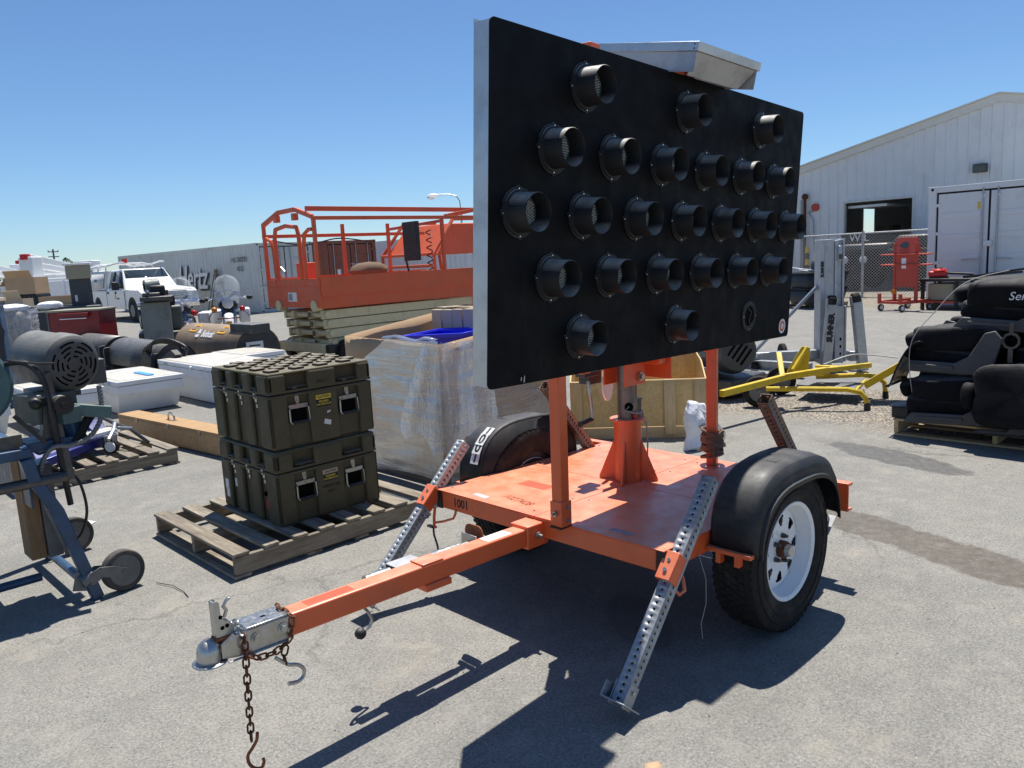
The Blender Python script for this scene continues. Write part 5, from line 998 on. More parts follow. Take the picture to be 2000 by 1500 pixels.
one('headlight', 'lamp_glass', jeep, ('sph', (.8, -1.2, .95), .13)); one('headlight', 'lamp_glass', jeep, ('sph', (.8, -.62, .95), .12)); text('lettering', 'WIL', .34, facing((.82, -.75, 1.60), (1, 0, 0)), 'ink_white', one('banner', 'black', jeep, ('bx', .78, .81, -1.3, -.2, 1.43, 1.76)), .002)
# ================================================================ chain-link fence
fn = thing('chain_link_fence', 'galvanised chain link fence in front of the steel building', 'fence', (-19.1, 0, 0))
FY0, FY1, FH = -12.5, -4.6, 1.72
for y_ in (-12.4, -9.5, -6.62, -4.62): one('fence_post', 'galv', fn, ('cyl', (0, y_, 0), (0, y_, FH+.06), .035, None, 10))
one('top_rail', 'galv', fn, ('cyl', (0, FY0, FH), (0, FY1, FH), .022, None, 8))
m = MB(); sp_ = .085; n = int((FY1-FY0)/sp_); H_ = FH+.03
def wire(a, b):
    d = Vector(b)-Vector(a); q = basis(d); r = .0042; x_ = Vector((q[0][0],q[1][0],q[2][0]))*r; y2 = Vector((q[0][1],q[1][1],q[2][1]))*r; A, Bv = Vector(a), Vector(b)
    m.add([A+x_, A-x_*.5+y2*.87, A-x_*.5-y2*.87, Bv+x_, Bv-x_*.5+y2*.87, Bv-x_*.5-y2*.87], [(0,1,4,3),(1,2,5,4),(2,0,3,5)])
for k in range(-int(H_/sp_)-1, n+1):
    for s in (1, -1):
        ya = FY0 + k*sp_ if s > 0 else FY0 + k*sp_ + H_; yb = ya + s*H_; za, zb = .03, H_
        if s > 0:
            if ya < FY0: za += FY0-ya; ya = FY0
            if yb > FY1: zb -= yb-FY1; yb = FY1
        else:
            if ya > FY1: za += ya-FY1; ya = FY1
            if yb < FY0: zb -= FY0-yb; yb = FY0
        if zb-za > .03: wire((.004*s, ya, za), (.004*s, yb, zb))
kind(m.build('mesh_wire', 'galv_wire', fn), 'stuff')
# ================================================================ right hand side: bag, dolly, material lift, forks, seats
def blob(pts_fn, nu, nv, amp, fr, seed):
    m = MB()
    def f(u, v):
        p = Vector(pts_fn(u, v)); return p + Vector((MN.noise(p*fr+Vector((seed,0,0))), MN.noise(p*fr+Vector((0,seed,0))), MN.noise(p*fr+Vector((0,0,seed)))))*amp
    m.grid(f, nu, nv); return m
bg = thing('feed_bag', 'crumpled white plastic bag standing beside the plywood crate', 'bag', (-2.42, -1.18, 0))
bg.scale = (1, 1, 1)
def bagf(u, v):
    a = u*2*pi; r = (.115 - .02*v)*(1+.10*cos(2*a)); w_ = max(.12, 1-max(0, v-.62)*2.2); return (r*1.25*cos(a)*(1 if v < .6 else 1.05), r*.75*sin(a)*w_, .005 + .36*v + .05*max(0, v-.7)*cos(a)*3)
blob(bagf, 32, 20, .03, 9, 2).build('bag_body', 'plastic_bag', bg, solid=.001, smooth=60); one('bag_bottom', 'plastic_bag', bg, ('prism', [(.14*cos(k*pi/8), .085*sin(k*pi/8)) for k in range(16)], .004, .02))
m = MB(); m.add([(-.02,.03,.30),(-.15,.06,.14),(-.25,.10,.015),(-.16,.16,.10),(-.06,.10,.26)], [(0,1,2,3,4)]); m.build('torn_flap', 'plastic_bag', bg, solid=.002)
one('bag_print', 'sticker_grey', bg, ('bx', -.03, .03, -.012, .012, 0, .001, facing((.07, .088, .20), (.5, .85, .1)) @ RZ(.4)))
# yellow lawn-mower style jack dolly
yd = thing('yellow_dolly', 'yellow tubular equipment dolly with black feet on the gravel', 'dolly', (0, 0, 0))
one('lift_arm', 'yellow', yd, ('bar', (-3.15,-1.40,.30), (-4.10,-1.28,.32), .05, .06), ('bar', (-4.08,-1.28,.325), (-4.55,-1.08,.34), .055, .06), bevel=.006); one('lift_arm', 'yellow', yd, ('bar', (-4.55,-1.08,.34), (-5.15,-.90,.32), .05, .05), bevel=.006)
one('near_rail', 'yellow', yd, ('tube', [(-4.05,-1.45,.20),(-4.22,-1.05,.205),(-4.36,-.80,.20),(-4.43,-.70,.17),(-4.46,-.66,.11),(-4.47,-.65,.05)], .024, 10)); one('far_rail', 'yellow', yd, ('tube', [(-4.80,-1.30,.22),(-5.0,-.92,.24),(-5.07,-.80,.22),(-5.11,-.74,.16),(-5.12,-.73,.05)], .024, 10))
for p in ((-4.47,-.65), (-5.12,-.73)): one('rubber_foot', 'black', yd, ('cyl', (*p, 0), (*p, .07), .032, .027, 12))
one('platform', 'grey_mat', yd, ('add', [(-4.62,-1.42,.16),(-4.68,-.86,.15),(-5.22,-.98,.17),(-5.08,-1.52,.17),(-4.62,-1.42,.135),(-4.68,-.86,.125),(-5.22,-.98,.145),(-5.08,-1.52,.145)], [(0,1,2,3),(7,6,5,4),(0,4,5,1),(1,5,6,2),(2,6,7,3),(3,7,4,0)]), bevel=.003)
one('platform_edge', 'yellow', yd, ('bar', (-4.66,-.85,.125), (-5.2,-.97,.145), .03, .035), bevel=.003)
one('winch_plate', 'yellow', yd, ('add', [(-4.28,-1.34,.34),(-4.46,-1.22,.34),(-4.50,-1.22,.56),(-4.44,-1.26,.58),(-4.27,-1.36,.34),(-4.45,-1.24,.34),(-4.49,-1.24,.56),(-4.43,-1.28,.58)], [(0,1,2,3),(7,6,5,4),(0,4,5,1),(1,5,6,2),(2,6,7,3),(3,7,4,0)]), ('bar', (-4.12,-1.32,.32), (-4.32,-1.46,.52), .05, .03), ('bar', (-4.30,-1.30,.36), (-4.46,-1.24,.57), .04, .03), bevel=.004)
one('clamp', 'yellow', yd, ('bx', -4.80, -4.62, -1.32, -1.16, .26, .31), ('bx', -4.9, -4.74, -1.24, -1.10, .30, .335), ('bx', -4.72, -4.68, -1.26, -1.12, .335, .36), bevel=.006)
for c, r in (((-4.11,-1.56,.155), .155), ((-4.80,-1.68,.155), .15)):
    q = one('wheel', 'rubber', yd, ('cyl', (c[0]-.03, c[1]-.02, c[2]), (c[0]+.03, c[1]+.02, c[2]), r, None, 30), bevel=.014, seg=3); one('wheel_disc', 'grey_mat', q, ('cyl', (c[0]+.03, c[1]+.02, c[2]), (c[0]+.034, c[1]+.0227, c[2]), r*.62, None, 24), ('cyl', (c[0]+.034, c[1]+.0227, c[2]), (c[0]+.05, c[1]+.033, c[2]), .03, None, 12))
one('axle', 'steel_dark', yd, ('cyl', (-4.1,-1.56,.155), (-4.8,-1.68,.155), .015)); one('ramp', 'black', yd, ('add', [(-4.72,-.78,.20),(-5.0,-.84,.21),(-5.22,-.58,.40),(-4.98,-.52,.40),(-4.72,-.78,.17),(-5.0,-.84,.18),(-5.22,-.58,.37),(-4.98,-.52,.37)], [(0,1,2,3),(7,6,5,4),(0,4,5,1),(1,5,6,2),(2,6,7,3),(3,7,4,0)]), bevel=.004); one('ramp_side', 'yellow', yd, ('bar', (-4.70,-.77,.185), (-4.96,-.51,.385), .012, .07), bevel=.003)
hose('cable', [(-4.75,-1.2,.36),(-4.95,-1.02,.44),(-5.1,-.85,.43),(-5.2,-.65,.40)], .006, yd, 'galv_wire', False); hose('black_cord', [(-4.75,-.8,.14),(-4.65,-.75,.04),(-4.72,-.82,.015),(-4.85,-.9,.02)], .007, yd, 'black', False)
# galvanised material lift
sm = thing('material_lift', 'grey aluminium material lift with lettered legs folded upright', 'lift', (-6.55, -1.93, 0), .0)
mz = 1.60; rot = RZ(-.82)
def sb(nm, mat, *a, **k): return one(nm, mat, sm, ('bx', -a[1], -a[0], *a[2:], rot), **k)
for k, (x0, x1, d, h) in enumerate(((-.24, -.16, .06, mz), (-.155, .03, .045, mz+.0), (.035, .10, .06, mz-.02), (.105, .17, .045, mz-.01), (.175, .215, .07, mz))): sb('mast_section', 'alu_dull', x0*.62, x1*.62, -.16, d, .10, h, bevel=.004)
for x in (-.098, .020, .0635, .107): sb('mast_groove', 'dark_hole', x-.0022, x+.0022, -.10, .02, .11, mz-.03)
sb('carriage', 'alu_dull', .02, .155, .061, .10, .12, .80, bevel=.004)
for z in (.20, .29, .38): sb('carriage_hole', 'dark_hole', .075, .095, .1, .102, z, z+.035)
sb('carriage_groove', 'dark_hole', .125, .131, .1, .101, .13, .79); sb('winch', 'galv', .05, .10, .061, .09, 1.34, 1.52, bevel=.01); sb('winch_plate', 'steel_dark', .055, .095, .09, .10, 1.36, 1.42)
for sx, lab, base in ((.13, 'SUMNER', .0), (-.32, None, .02)):
    lg = one('folding_leg', 'galv', sm, ('bx', -.055, .055, -.05, .05, 0, .84, rot @ TR(sx*1.0, .20, base) @ RY(-.075 if sx > 0 else .12) @ RX(-.02)), bevel=.008)
    q = rot @ TR(sx*1.0, .20, base) @ RY(-.075 if sx > 0 else .12) @ RX(-.02)
    one('leg_roller', 'rubber', lg, ('cyl', tuple(q @ Vector((-.04, 0, .88))), tuple(q @ Vector((.045, 0, .88))), .065, None, 20), bevel=.01); one('leg_fork', 'galv', lg, ('bx', -.06, -.046, -.03, .03, .80, .91, q), ('bx', .05, .064, -.03, .03, .80, .91, q))
    if lab: text('lettering', lab, .088, q @ facing((.0, .052, .56), (0, 1, 0), (1, 0, 0)) , 'ink', lg, .0008, bold=.006)
text('lettering', 'SUMNER', .05, rot @ facing((.125, .062, 1.25), (0, 1, 0), (1, 0, 0)), 'ink', sm, .0008, bold=.003)
sb('base_beam', 'galv', -.95, -.16, -.05, .06, .16, .27, bevel=.008); sb('base_beam', 'galv', .2, .34, .0, .1, .12, .24, bevel=.008); sb('base_plate', 'galv', -.35, .3, -.25, -.15, .10, .22, bevel=.008)
one('brace', 'galv', sm, ('cyl', tuple(rot @ Vector((.92, -.02, .27))), tuple(rot @ Vector((.14, -.05, 1.05))), .022, None, 10)); one('caster_plate', 'galv', sm, ('cyl', tuple(rot @ Vector((.95, 0, .22))), tuple(rot @ Vector((.95, 0, .25))), .10, None, 18))
for x, y_, r in ((.93, .02, .085), (.45, -.45, .155)): one('caster', 'rubber', sm, ('cyl', tuple(rot @ Vector((x-.03, y_, r))), tuple(rot @ Vector((x+.03, y_, r))), r, None, 24), bevel=.012)
one('wheel_guard', 'galv', sm, ('bx', .28, .43, -.62, -.3, .2, .225, rot @ TR(0, 0, .02) @ RX(.3)), bevel=.004)
fk_ = thing('steel_forks', 'bundle of galvanised steel channels lying beside the material lift', 'channels', (0, 0, 0))
for k, (a, b) in enumerate((((-6.5,-3.6,.10), (-6.35,-2.15,.10)), ((-5.9,-3.4,.12), (-5.92,-1.86,.12)), ((-5.45,-3.2,.06), (-5.35,-1.80,.07)))):
    one('channel', 'galv', fk_, ('bar', a, b, .012, .11), ('bar', (a[0]+.04, a[1], a[2]+.06), (b[0]+.04, b[1], b[2]+.06), .09, .012), ('bar', (a[0]+.04, a[1], a[2]-.05), (b[0]+.04, b[1], b[2]-.05), .09, .012), bevel=.002)
mo = thing('engine_motor', 'grey ribbed electric motor behind the rear post', 'motor', (-4.55, -2.35, 0))
one('skid', 'steel_dark', mo, ('bx', -.35, .35, -.42, .45, .05, .22), bevel=.02); q = one('motor_body', 'grey_motor', mo, ('cyl', (-.28, -.30, .50), (.12, .34, .50), .25, None, 28), bevel=.02)
dm = Vector((.40, .64, 0)).normalized()
for k in range(14):
    a = pi*k/13; c = Vector((-dm.y*cos(a), dm.x*cos(a), sin(a)))*.25; o0 = Vector((-.22, -.2, .5)); o1 = Vector((.02, .18, .5)); one('fin', 'grey_motor', q, ('bar', tuple(o0+c), tuple(o1+c), .012, .03, tuple(c)))
one('fan_cover', 'grey_motor', mo, ('cyl', (.12, .34, .50), (.17, .42, .50), .235, .20, 28)); 
for k in range(4): one('cover_slot', 'dark_hole', mo, ('bx', -.10, .10, -.012, .012, 0, .002, facing((.172, .424, .50), tuple(dm)) @ RZ(.9) @ TR(.0, -.1+.06*k, .0)))
one('white_tank', 'white_paint', mo, ('cyl', (.25, -.75, .34), (-.3, -1.1, .34), .15, None, 20), bevel=.04); one('gear_case', 'galv', mo, ('bx', -.1, .45, -.75, -.3, .1, .33), bevel=.04); one('hub', 'rubber', mo, ('cyl', (.3,.1,.16), (.42,.22,.16), .16, None, 20), bevel=.02)
# ================================================================ pallet of car seats
pallet('pine pallet under the pile of black car seats', -4.75, -3.60, -.10, 1.35, 7, 'fresh', axis='y', top=.14)
def cush(par, nm, mat, c, s, R=Matrix.Identity(4), n=.04, pw=3.2, seed=0):
    m = MB(); q = 14
    def f(u, v):
        a = u*2*pi; b = (v-.5)*pi; sg = lambda x, e: math.copysign(abs(x)**e, x); e = 2/pw
        p = Vector((sg(cos(b), e)*sg(cos(a), e)*s[0], sg(cos(b), e)*sg(sin(a), e)*s[1], sg(sin(b), e)*s[2])); k = MN.noise(p*7+Vector((seed, seed, 0)))*n; return p*(1+k)
    m.grid(f, 24, 14); return m.build(nm, mat, par, M=TR(*c) @ R, smooth=60)
def seat(label, loc, rz, tilt=0, light=False, big=1):
    t = thing('car_seat', label, 'car seat', loc, rz, 'black car seats piled on the pallet'); R = RX(tilt); t.rotation_euler = (random.uniform(-.10, .10), random.uniform(-.10, .10), rz + random.uniform(-.12, .12))
    q = cush(t, 'backrest', 'seat_fabric', (0, .02, .28), (.265, .34, .105), RX(.06), .10, 5.5, rz+loc[2]); cush(t, 'seat_cushion', 'seat_fabric', (0, -.06, .13), (.25, .30, .075), RX(-.05), .08, 5.5, 2+loc[1])
    hr = cush(t, 'head_rest', 'seat_fabric', (0, -.37, .24), (.12, .06, .07), RX(.3), .05, 2.8, 4)
    for s in (-1, 1):
        m = MB(); pr = [(-.36,.02),(-.30,.10),(.06,.10),(.16,.16),(.26,.34),(.33,.36),(.38,.30),(.34,.12),(.28,.02)]
        m.add([(s*.275, y_, z_) for y_, z_ in pr] + [(s*.305, y_, z_) for y_, z_ in pr], [tuple(range(9)), tuple(range(17, 8, -1))] + [(i, 9+i, 9+(i+1) % 9, (i+1) % 9) for i in range(9)]); o = m.build('side_trim', 'seat_plastic', t, bevel=.008, seg=2)
        one('trim_bolt', 'zinc', o, ('cyl', (s*.305, .28, .08), (s*.311, .28, .08), .011, None, 10)); one('adjust_lever', 'seat_plastic', o, ('bx', s*.306 if s > 0 else -.318, .318 if s > 0 else s*.306, -.26, .06, .05, .078), bevel=.006)
        one('seat_rail', 'steel_dark', t, ('bar', (s*.2, -.34, .018), (s*.2, .30, .018), .04, .03))
    if light: cush(t, 'head_pad', 'seat_light', (.27, .38, .30), (.04, .10, .07), RZ(.2), .03, 3)
    return t
random.seed(5)
seat('car seat at the lower left corner of the pallet pile', (-3.86, .32, .14), .06)
seat('car seat with pale grey head pad low in the pile', (-3.85, 1.05, .14), -.05, 0, True)
seat('car seat on its side at the back of the pallet', (-4.42, .3, .14), 3.1)
seat('car seat at the back right of the pallet', (-4.42, 1.0, .14), 3.2)
seat('second layer car seat overhanging the left pallet edge', (-3.92, .30, .50), -.12)
seat('second layer car seat with metal recliner bracket', (-3.90, 1.05, .52), .08)
seat('second layer car seat at the back of the pile', (-4.45, .45, .52), 3.0)
seat('topmost left car seat under the white strap', (-4.0, .64, .86), .10)
s_ = seat('topmost car seat with white chalk lettering', (-3.98, 1.22, .88), -.06)
text('lettering', 'Services', .085, facing((-3.62, .80, 1.13), (1, 0, .15)), 'ink_white', s_, .0008, shear=.2).matrix_world = facing((-3.655, .80, 1.12), (1, -.05, .1)) 
one('recliner_bracket', 'galv', s_, ('bx', -.02, .02, -.14, -.05, 0, .006, Matrix.Identity(4))) if False else None
rb = thing('bracket_ring', 'bare metal ring bracket hanging on the dark seat pile', 'bracket', (-3.62, .70, .80))
one('ring', 'steel_dark', rb, ('lathe', [(.045,-.004),(.062,-.004),(.062,.004),(.045,.004),(.045,-.004)], 10, RY(pi/2))); one('arm', 'steel_dark', rb, ('bx', -.004, .004, -.013, .013, .06, .13)); one('arm', 'steel_dark', rb, ('bx', -.004, .004, -.016, .016, -.16, -.06))
tb_ = thing('tumbled_trim', 'black trim piece resting on the left pallet corner', 'trim', (-3.72, -.06, .14)); one('cup', 'bin_black', tb_, ('prism', rrect(-.09, .09, -.07, .07, .02), 0, .09), bevel=.006); one('lip', 'bin_black', tb_, ('prism', rrect(-.105, .105, -.085, .085, .02), .09, .10), bevel=.003)
cvr = thing('seat_cover', 'dark floor liner sagging off the left of the seat pile', 'liner', (-3.9, .08, .36))
m = MB(); m.grid(lambda u, v: (-.15+.45*u, -.24*v-.02*sin(u*5), .40-.36*v*v+.02*sin(u*7+v*3)), 8, 8); m.build('sheet', 'bin_black', cvr, solid=.006, smooth=60); one('sheet_edge', 'bin_black', cvr, ('bar', (-.15,-.24,.04), (.30,-.24,.04), .012, .02))
s9 = seat('car seat back leaning upright against the front of the pile', (-3.70, .78, .34), 0); s9.rotation_euler = (.1, 1.25, .15); s9.scale = (.85, .85, .85)
s8 = seat('car seat lying crosswise on the very top of the pile', (-4.15, 1.15, 1.06), 1.2); s8.rotation_euler = (.18, -.1, 1.3)
stp = thing('strap', 'thin white strap tied around the seat pile', 'strap', (0, 0, 0)); one('strap_line', 'string', stp, ('tube', spl([(-3.66,.06,.16),(-3.60,.02,.5),(-3.56,.04,.78),(-3.62,.16,.98),(-3.70,.36,1.22),(-3.9,.6,1.30)]), .0035, 5)); one('strap_line', 'string', stp, ('tube', spl([(-3.56,.86,.16),(-3.54,.70,.28),(-3.55,.66,.45),(-3.58,.72,.62)]), .003, 5))
# ================================================================ far right: red cart, table, engine, bins
rc = thing('red_rack_cart', 'tall red steel rack cart on casters with paper notice', 'cart', (-15.1, -4.1, 0), .0)
ro = RZ(-.42)
def rcb(nm, mat, *a, **k): return one(nm, mat, rc, ('bx', *a, ro), **k)
for y_ in (-.30, .27): rcb('upright', 'red_cart', -.03, .03, y_, y_+.06, .16, 1.45, bevel=.006); rcb('base_rail', 'red_cart', -.45, .45, y_, y_+.06, .16, .23, bevel=.006)
rcb('panel', 'red_cart', -.02, .02, -.235, .265, .55, 1.22, bevel=.003); hdp = one('head_panel', 'red_cart', rc, ('add', [(-.12,-.29,1.23),(.06,-.29,1.23),(.06,.32,1.23),(-.12,.32,1.23),(-.06,-.24,1.56),(-.02,-.24,1.56),(-.02,.27,1.56),(-.06,.27,1.56)], [(3,2,1,0),(4,5,6,7),(0,1,5,4),(1,2,6,5),(2,3,7,6),(3,0,4,7)], ro), bevel=.006)
rcb('cross_rail', 'red_cart', -.03, .03, -.24, .27, .50, .545); rcb('foot_rail', 'red_cart', .38, .44, -.24, .27, .165, .22)
for z in (.98, 1.20): 
    for x in (-.05, .055): one('arm', 'red_cart', rc, ('cyl', tuple(ro @ Vector((x, -.62, z))), tuple(ro @ Vector((x, .66, z))), .016, None, 8))
rcb('notice', 'paper', .0205, .022, -.08, .04, .90, 1.12); rcb('lamp', 'amber_lens', .1, .2, -.2, -.1, .36, .46, bevel=.03); one('post', 'red_cart', rc, ('bx', .40, .45, -.30, -.24, .22, .38, ro)); one('post', 'red_cart', rc, ('bx', .40, .45, .27, .33, .22, .38, ro))
one('logo_smudge', 'cabinet_dark', hdp, ('prism', [(.13*cos(k*pi/8)*(1+.25*sin(k*5)), .07*sin(k*pi/8)) for k in range(16)], 0, .002, ro @ facing((.025, .0, 1.40), (.97, 0, .24))))
for x in (-.38, .38):
    for y_ in (-.27, .30): q = one('caster', 'rubber_grey', rc, ('cyl', tuple(ro @ Vector((x, y_-.02, .075))), tuple(ro @ Vector((x, y_+.02, .075))), .075, None, 20)); one('caster_disc', 'white_paint', q, ('cyl', tuple(ro @ Vector((x, y_+.02, .075))), tuple(ro @ Vector((x, y_+.026, .075))), .045, None, 14))
tbl = thing('work_table', 'black steel work table in front of the white container', 'table', (-15.55, -3.05, 0), -.15)
one('table_top', 'black', tbl, ('bx', -.4, .4, -.75, .85, .60, .66), bevel=.006)
for x in (-.36, .36):
    for y_ in (-.70, .0, .80): one('leg', 'black', tbl, ('bx', x-.03, x+.03, y_-.03, y_+.03, 0, .599))
one('shelf_panel', 'cabinet_tan', tbl, ('bx', -.3, .3, -.62, -.1, .2, .55), bevel=.01); one('red_skid', 'red_cart', tbl, ('bx', -.38, .38, -.68, -.02, .14, .19)); one('roller', 'black', tbl, ('cyl', (.36, -.4, .08), (.42, -.4, .08), .08, None, 16))
eng = thing('red_engine', 'small red engine unit on the black work table', 'engine', (-15.5, -3.55, .661), .4)
one('engine_block', 'red_bright', eng, ('bx', -.12, .12, -.2, .16, .03, .15), bevel=.03, seg=3); one('cowl', 'red_bright', eng, ('cyl', (0, 0, .15), (0, 0, .20), .16, .12, 20), bevel=.01); one('pull_cap', 'black', eng, ('cyl', (0, 0, .2), (0, 0, .225), .07, None, 14)); one('exhaust', 'black', eng, ('cyl', (0, .15, .1), (0, .65, .06), .025, None, 10)); one('foot', 'black', eng, ('bx', -.14, .14, -.18, .18, 0, .03))
brm = thing('bar_tools', 'dark steel bars laid on the work table', 'bars', (-15.5, -2.75, .661)); one('bar_a', 'black', brm, ('bar', (.1,-.3,.02), (.0,.75,.10), .05, .05)); one('bar_b', 'black', brm, ('bar', (-.15,-.2,.02), (-.1,.8,.16), .06, .04)); 
for k, (x, y_, s_2, lb) in enumerate(((-15.75, -6.35, 1.0, 'lower'), (-15.75, -6.33, .98, 'upper'))):
    bnn = thing('black_tub', '%s of two stacked black plastic tubs by the chain link fence' % lb, 'tub', (x, y_, .10 + .36*k), -.5, 'stacked black tubs')
    m = MB(); a = rrect(-.50, .50, -.36, .36, .06); b = rrect(-.58, .58, -.43, .43, .06); n = len(a); m.add([(p[0], p[1], 0) for p in a] + [(p[0], p[1], .38) for p in b], [tuple(range(n-1, -1, -1))] + [(i, (i+1) % n, n+(i+1) % n, n+i) for i in range(n)]); m.build('tub_wall', 'bin_black', bnn, solid=.012, smooth=50)
    one('tub_rim', 'bin_black', bnn, ('prism', rrect(-.63, .63, -.48, .48, .07), .36, .372)) if k == 0 else one('tub_rim', 'bin_black', bnn, ('tube', [(p[0]*1.03, p[1]*1.03, .38) for p in b], .02, 6, True))
pb = pallet('small dark pallet under the stacked black tubs', -16.25, -15.3, -6.85, -5.8, 6, 'dark_pallet', top=.10)
hl_ = thing('helmet_visor', 'grey shell with clear visor on the black tubs', 'shell', (-15.7, -6.2, .845)); cush(hl_, 'shell_body', 'cabinet_dark', (0, 0, .16), (.30, .24, .20), Matrix.Identity(4), .06, 2.4); one('visor', 'lamp_glass', hl_, ('bx', -.02, .26, -.24, .24, .03, .08), bevel=.02); one('rods', 'galv', hl_, ('cyl', (.1,-.75,.12), (.2,.35,-.02), .014, None, 8), ('cyl', (.16,-.5,.06), (.25,.4,-.06), .014, None, 8))
# ================================================================ sweepers
def sweeper(name, label, x, y0, y1, r, mat, rz=0):
    t = thing(name, label, 'sweeper', (x, y1, 0), rz); L = y1-y0; M = RX(pi/2)      # local z of lathe -> -Y
    m = MB(); n = 26; a0, a1 = -.25, pi+.6
    vs = [(r*cos(a0+(a1-a0)*i/n), -L*j, r*1.05+r*sin(a0+(a1-a0)*i/n)) for i in range(n+1) for j in (0, 1)]
    m.add(vs, [(2*i, 2*i+1, 2*i+3, 2*i+2) for i in range(n)]); m.build('hood', mat, t, solid=.012, smooth=50)
    for y_ in (0, -L): one('end_plate', 'sweeper_black' if mat == 'sweeper_tan' else mat, t, ('prism', [(r*.985*cos(2*pi*k/28), r*1.05+r*.985*sin(2*pi*k/28)) for k in range(28)], -.02, .0, TR(0, y_-.012 if y_ == 0 else y_+.03, 0) @ Matrix(((1,0,0,0),(0,0,1,0),(0,1,0,0),(0,0,0,1)))))
    return t
sw1 = sweeper('tan_sweeper', 'rusty tan sweeper drum with amber warning stickers', -2.65, -11.5, -9.15, .36, 'sweeper_tan')
def onhood(y_, a, r=.372): return facing((r*cos(a), y_, .378+r*sin(a)), (cos(a), 0, sin(a)), (-sin(a), 0, cos(a)))
for y_ in (-1.80, -.72):
    q = one('warning_sticker', 'sticker_amber', sw1, ('bx', -.13, .13, -.09, .09, 0, .003, onhood(y_, 1.02, .3665)))
    for k in range(3): one('sticker_print', 'ink', q, ('bx', -.07-.01*k, .08, -.010, .010, 0, .0005, onhood(y_, 1.02, .3698) @ TR(0, .05-.048*k, 0)))
text('lettering', 'Bobcat', .17, onhood(-1.15, .70, .372), 'ink_white', sw1, .002, sx=.9, bold=.006, shear=.1)
one('animal_mark', 'ink_white', sw1, ('prism', [(-.08,-.05),(-.02,-.08),(.06,-.07),(.08,.0),(.05,.05),(.08,.10),(.02,.07),(-.04,.09),(-.05,.03)], 0, .003, onhood(-1.52, .72, .368)))
one('top_bracket', 'sweeper_black', sw1, ('bx', -.1, .22, -.45, .25, .66, .80), bevel=.01); sp1 = one('spec_plate', 'sticker_white', sw1, ('bx', -.14, .14, -.1, .1, 0, .003, facing((.06, .004, .42), (0, 1, 0))))
one('brush_roll', 'black_matte', sw1, ('cyl', (0, -2.2, .3), (0, -.1, .3), .28, None, 20)); one('plate_print', 'ink', sp1, ('bx', -.09, .09, -.012, .012, 0, .0008, facing((.06, .0072, .46), (0, 1, 0))))
sw2 = sweeper('black_sweeper', 'rear black sweeper drum nearest the red tool chest', -1.5, -13.7, -11.75, .30, 'sweeper_black'); sw3 = sweeper('black_sweeper', 'front black sweeper drum with coiled hydraulic hoses', -1.45, -11.4, -9.3, .30, 'sweeper_black')
for t_, yy in ((sw2, -.02), (sw3, -2.06), (sw3, -.02)): one('lift_lug', 'sweeper_black', t_, ('prism', rrect(.22, .36, .18, .50, .05), -.02, .02, TR(0, yy, 0) @ Matrix(((1,0,0,0),(0,0,1,0),(0,1,0,0),(0,0,0,1)))), bevel=.004)
one('mount_frame', 'black', sw3, ('bx', -.25, .30, .02, .55, .05, .42), ('add', [(.3,.10,.42),(.3,.60,.30),(.3,.75,.52),(.3,.6,.58),(.2,.10,.42),(.2,.60,.30),(.2,.75,.52),(.2,.6,.58)], [(0,1,2,3),(7,6,5,4),(0,4,5,1),(1,5,6,2),(2,6,7,3),(3,7,4,0)]), bevel=.01); one('spec_plate', 'sticker_white', sw3, ('bx', .301, .304, .12, .28, .22, .38)); one('motor_disc', 'black', sw3, ('cyl', (.30, -.22, .30), (.36, -.22, .30), .22, None, 24))
for k in range(4): hose('hydraulic_hose', [(.30,-.5+.1*k,.45),(.32,-.25+.1*k,.58+.03*k),(.25,.1+.1*k,.66+.02*k),(.1,.4+.08*k,.60),(.15,.62,.45)], .018, sw3, 'black', False)
# ================================================================ milling machine
ml = thing('milling_machine', 'old grey green milling machine standing behind the sweepers', 'machine', (-2.78, -13.25, 0), -.35)
def mb_(nm, mat, *q, **k): return one(nm, mat, ml, *q, **k)
mb_('base', 'mill_green', ('bx', -.40, .45, -.8, .35, .0, .55), bevel=.03); mb_('column', 'mill_green', ('bx', -.35, .32, -.55, .15, .551, 1.02), bevel=.04); mb_('side_cabinet', 'mill_grey', ('bx', -.15, .36, .16, .50, .30, 1.12), bevel=.02)
for k in range(6): mb_('louvre', 'dark_hole', ('bx', .361, .366, .25, .42, .42+.07*k, .46+.07*k))
mb_('tank', 'black', ('bx', .0, .34, -.95, -.62, .42, .78), bevel=.04); mb_('head', 'black', ('bx', -.25, .30, -.32, .05, 1.022, 1.22), bevel=.03); mb_('ram', 'mill_green', ('bx', -.2, .2, -.45, .4, 1.10, 1.18), bevel=.02)
q = mb_('motor', 'mill_grey', ('cyl', (.0, -.28, 1.42), (.26, -.22, 1.40), .13, None, 22), bevel=.015); one('fan_ring', 'dark_hole', q, ('cyl', (.26, -.22, 1.40), (.264, -.219, 1.40), .085, None, 18)); mb_('motor_mount', 'steel_dark', ('bx', -.15, .1, -.35, -.12, 1.18, 1.32), bevel=.01); mb_('pulley_cover', 'black', ('bx', -.1, .18, -.10, .12, 1.22, 1.42), bevel=.04)
mb_('vise', 'steel_dark', ('bx', -.2, .35, .10, .72, 1.14, 1.22), ('bx', .0, .3, .25, .6, 1.22, 1.29), bevel=.015); mb_('dial', 'chrome', ('cyl', (.36, .0, 1.07), (.42, .0, 1.07), .05, None, 14)); mb_('spindle', 'chrome', ('cyl', (.2,.35,1.29), (.2,.75,1.33), .02, None, 8))
hose('coolant_hose', [(.36,-.45,.55),(.40,-.42,.85),(.40,-.25,1.02),(.40,-.05,.98),(.40,.12,.78),(.38,.20,.62)], .018, ml, 'hose_grey', False); hose('coolant_hose', [(.30,-.65,.6),(.34,-.62,.85),(.30,-.55,.98)], .016, ml, 'chrome', False)
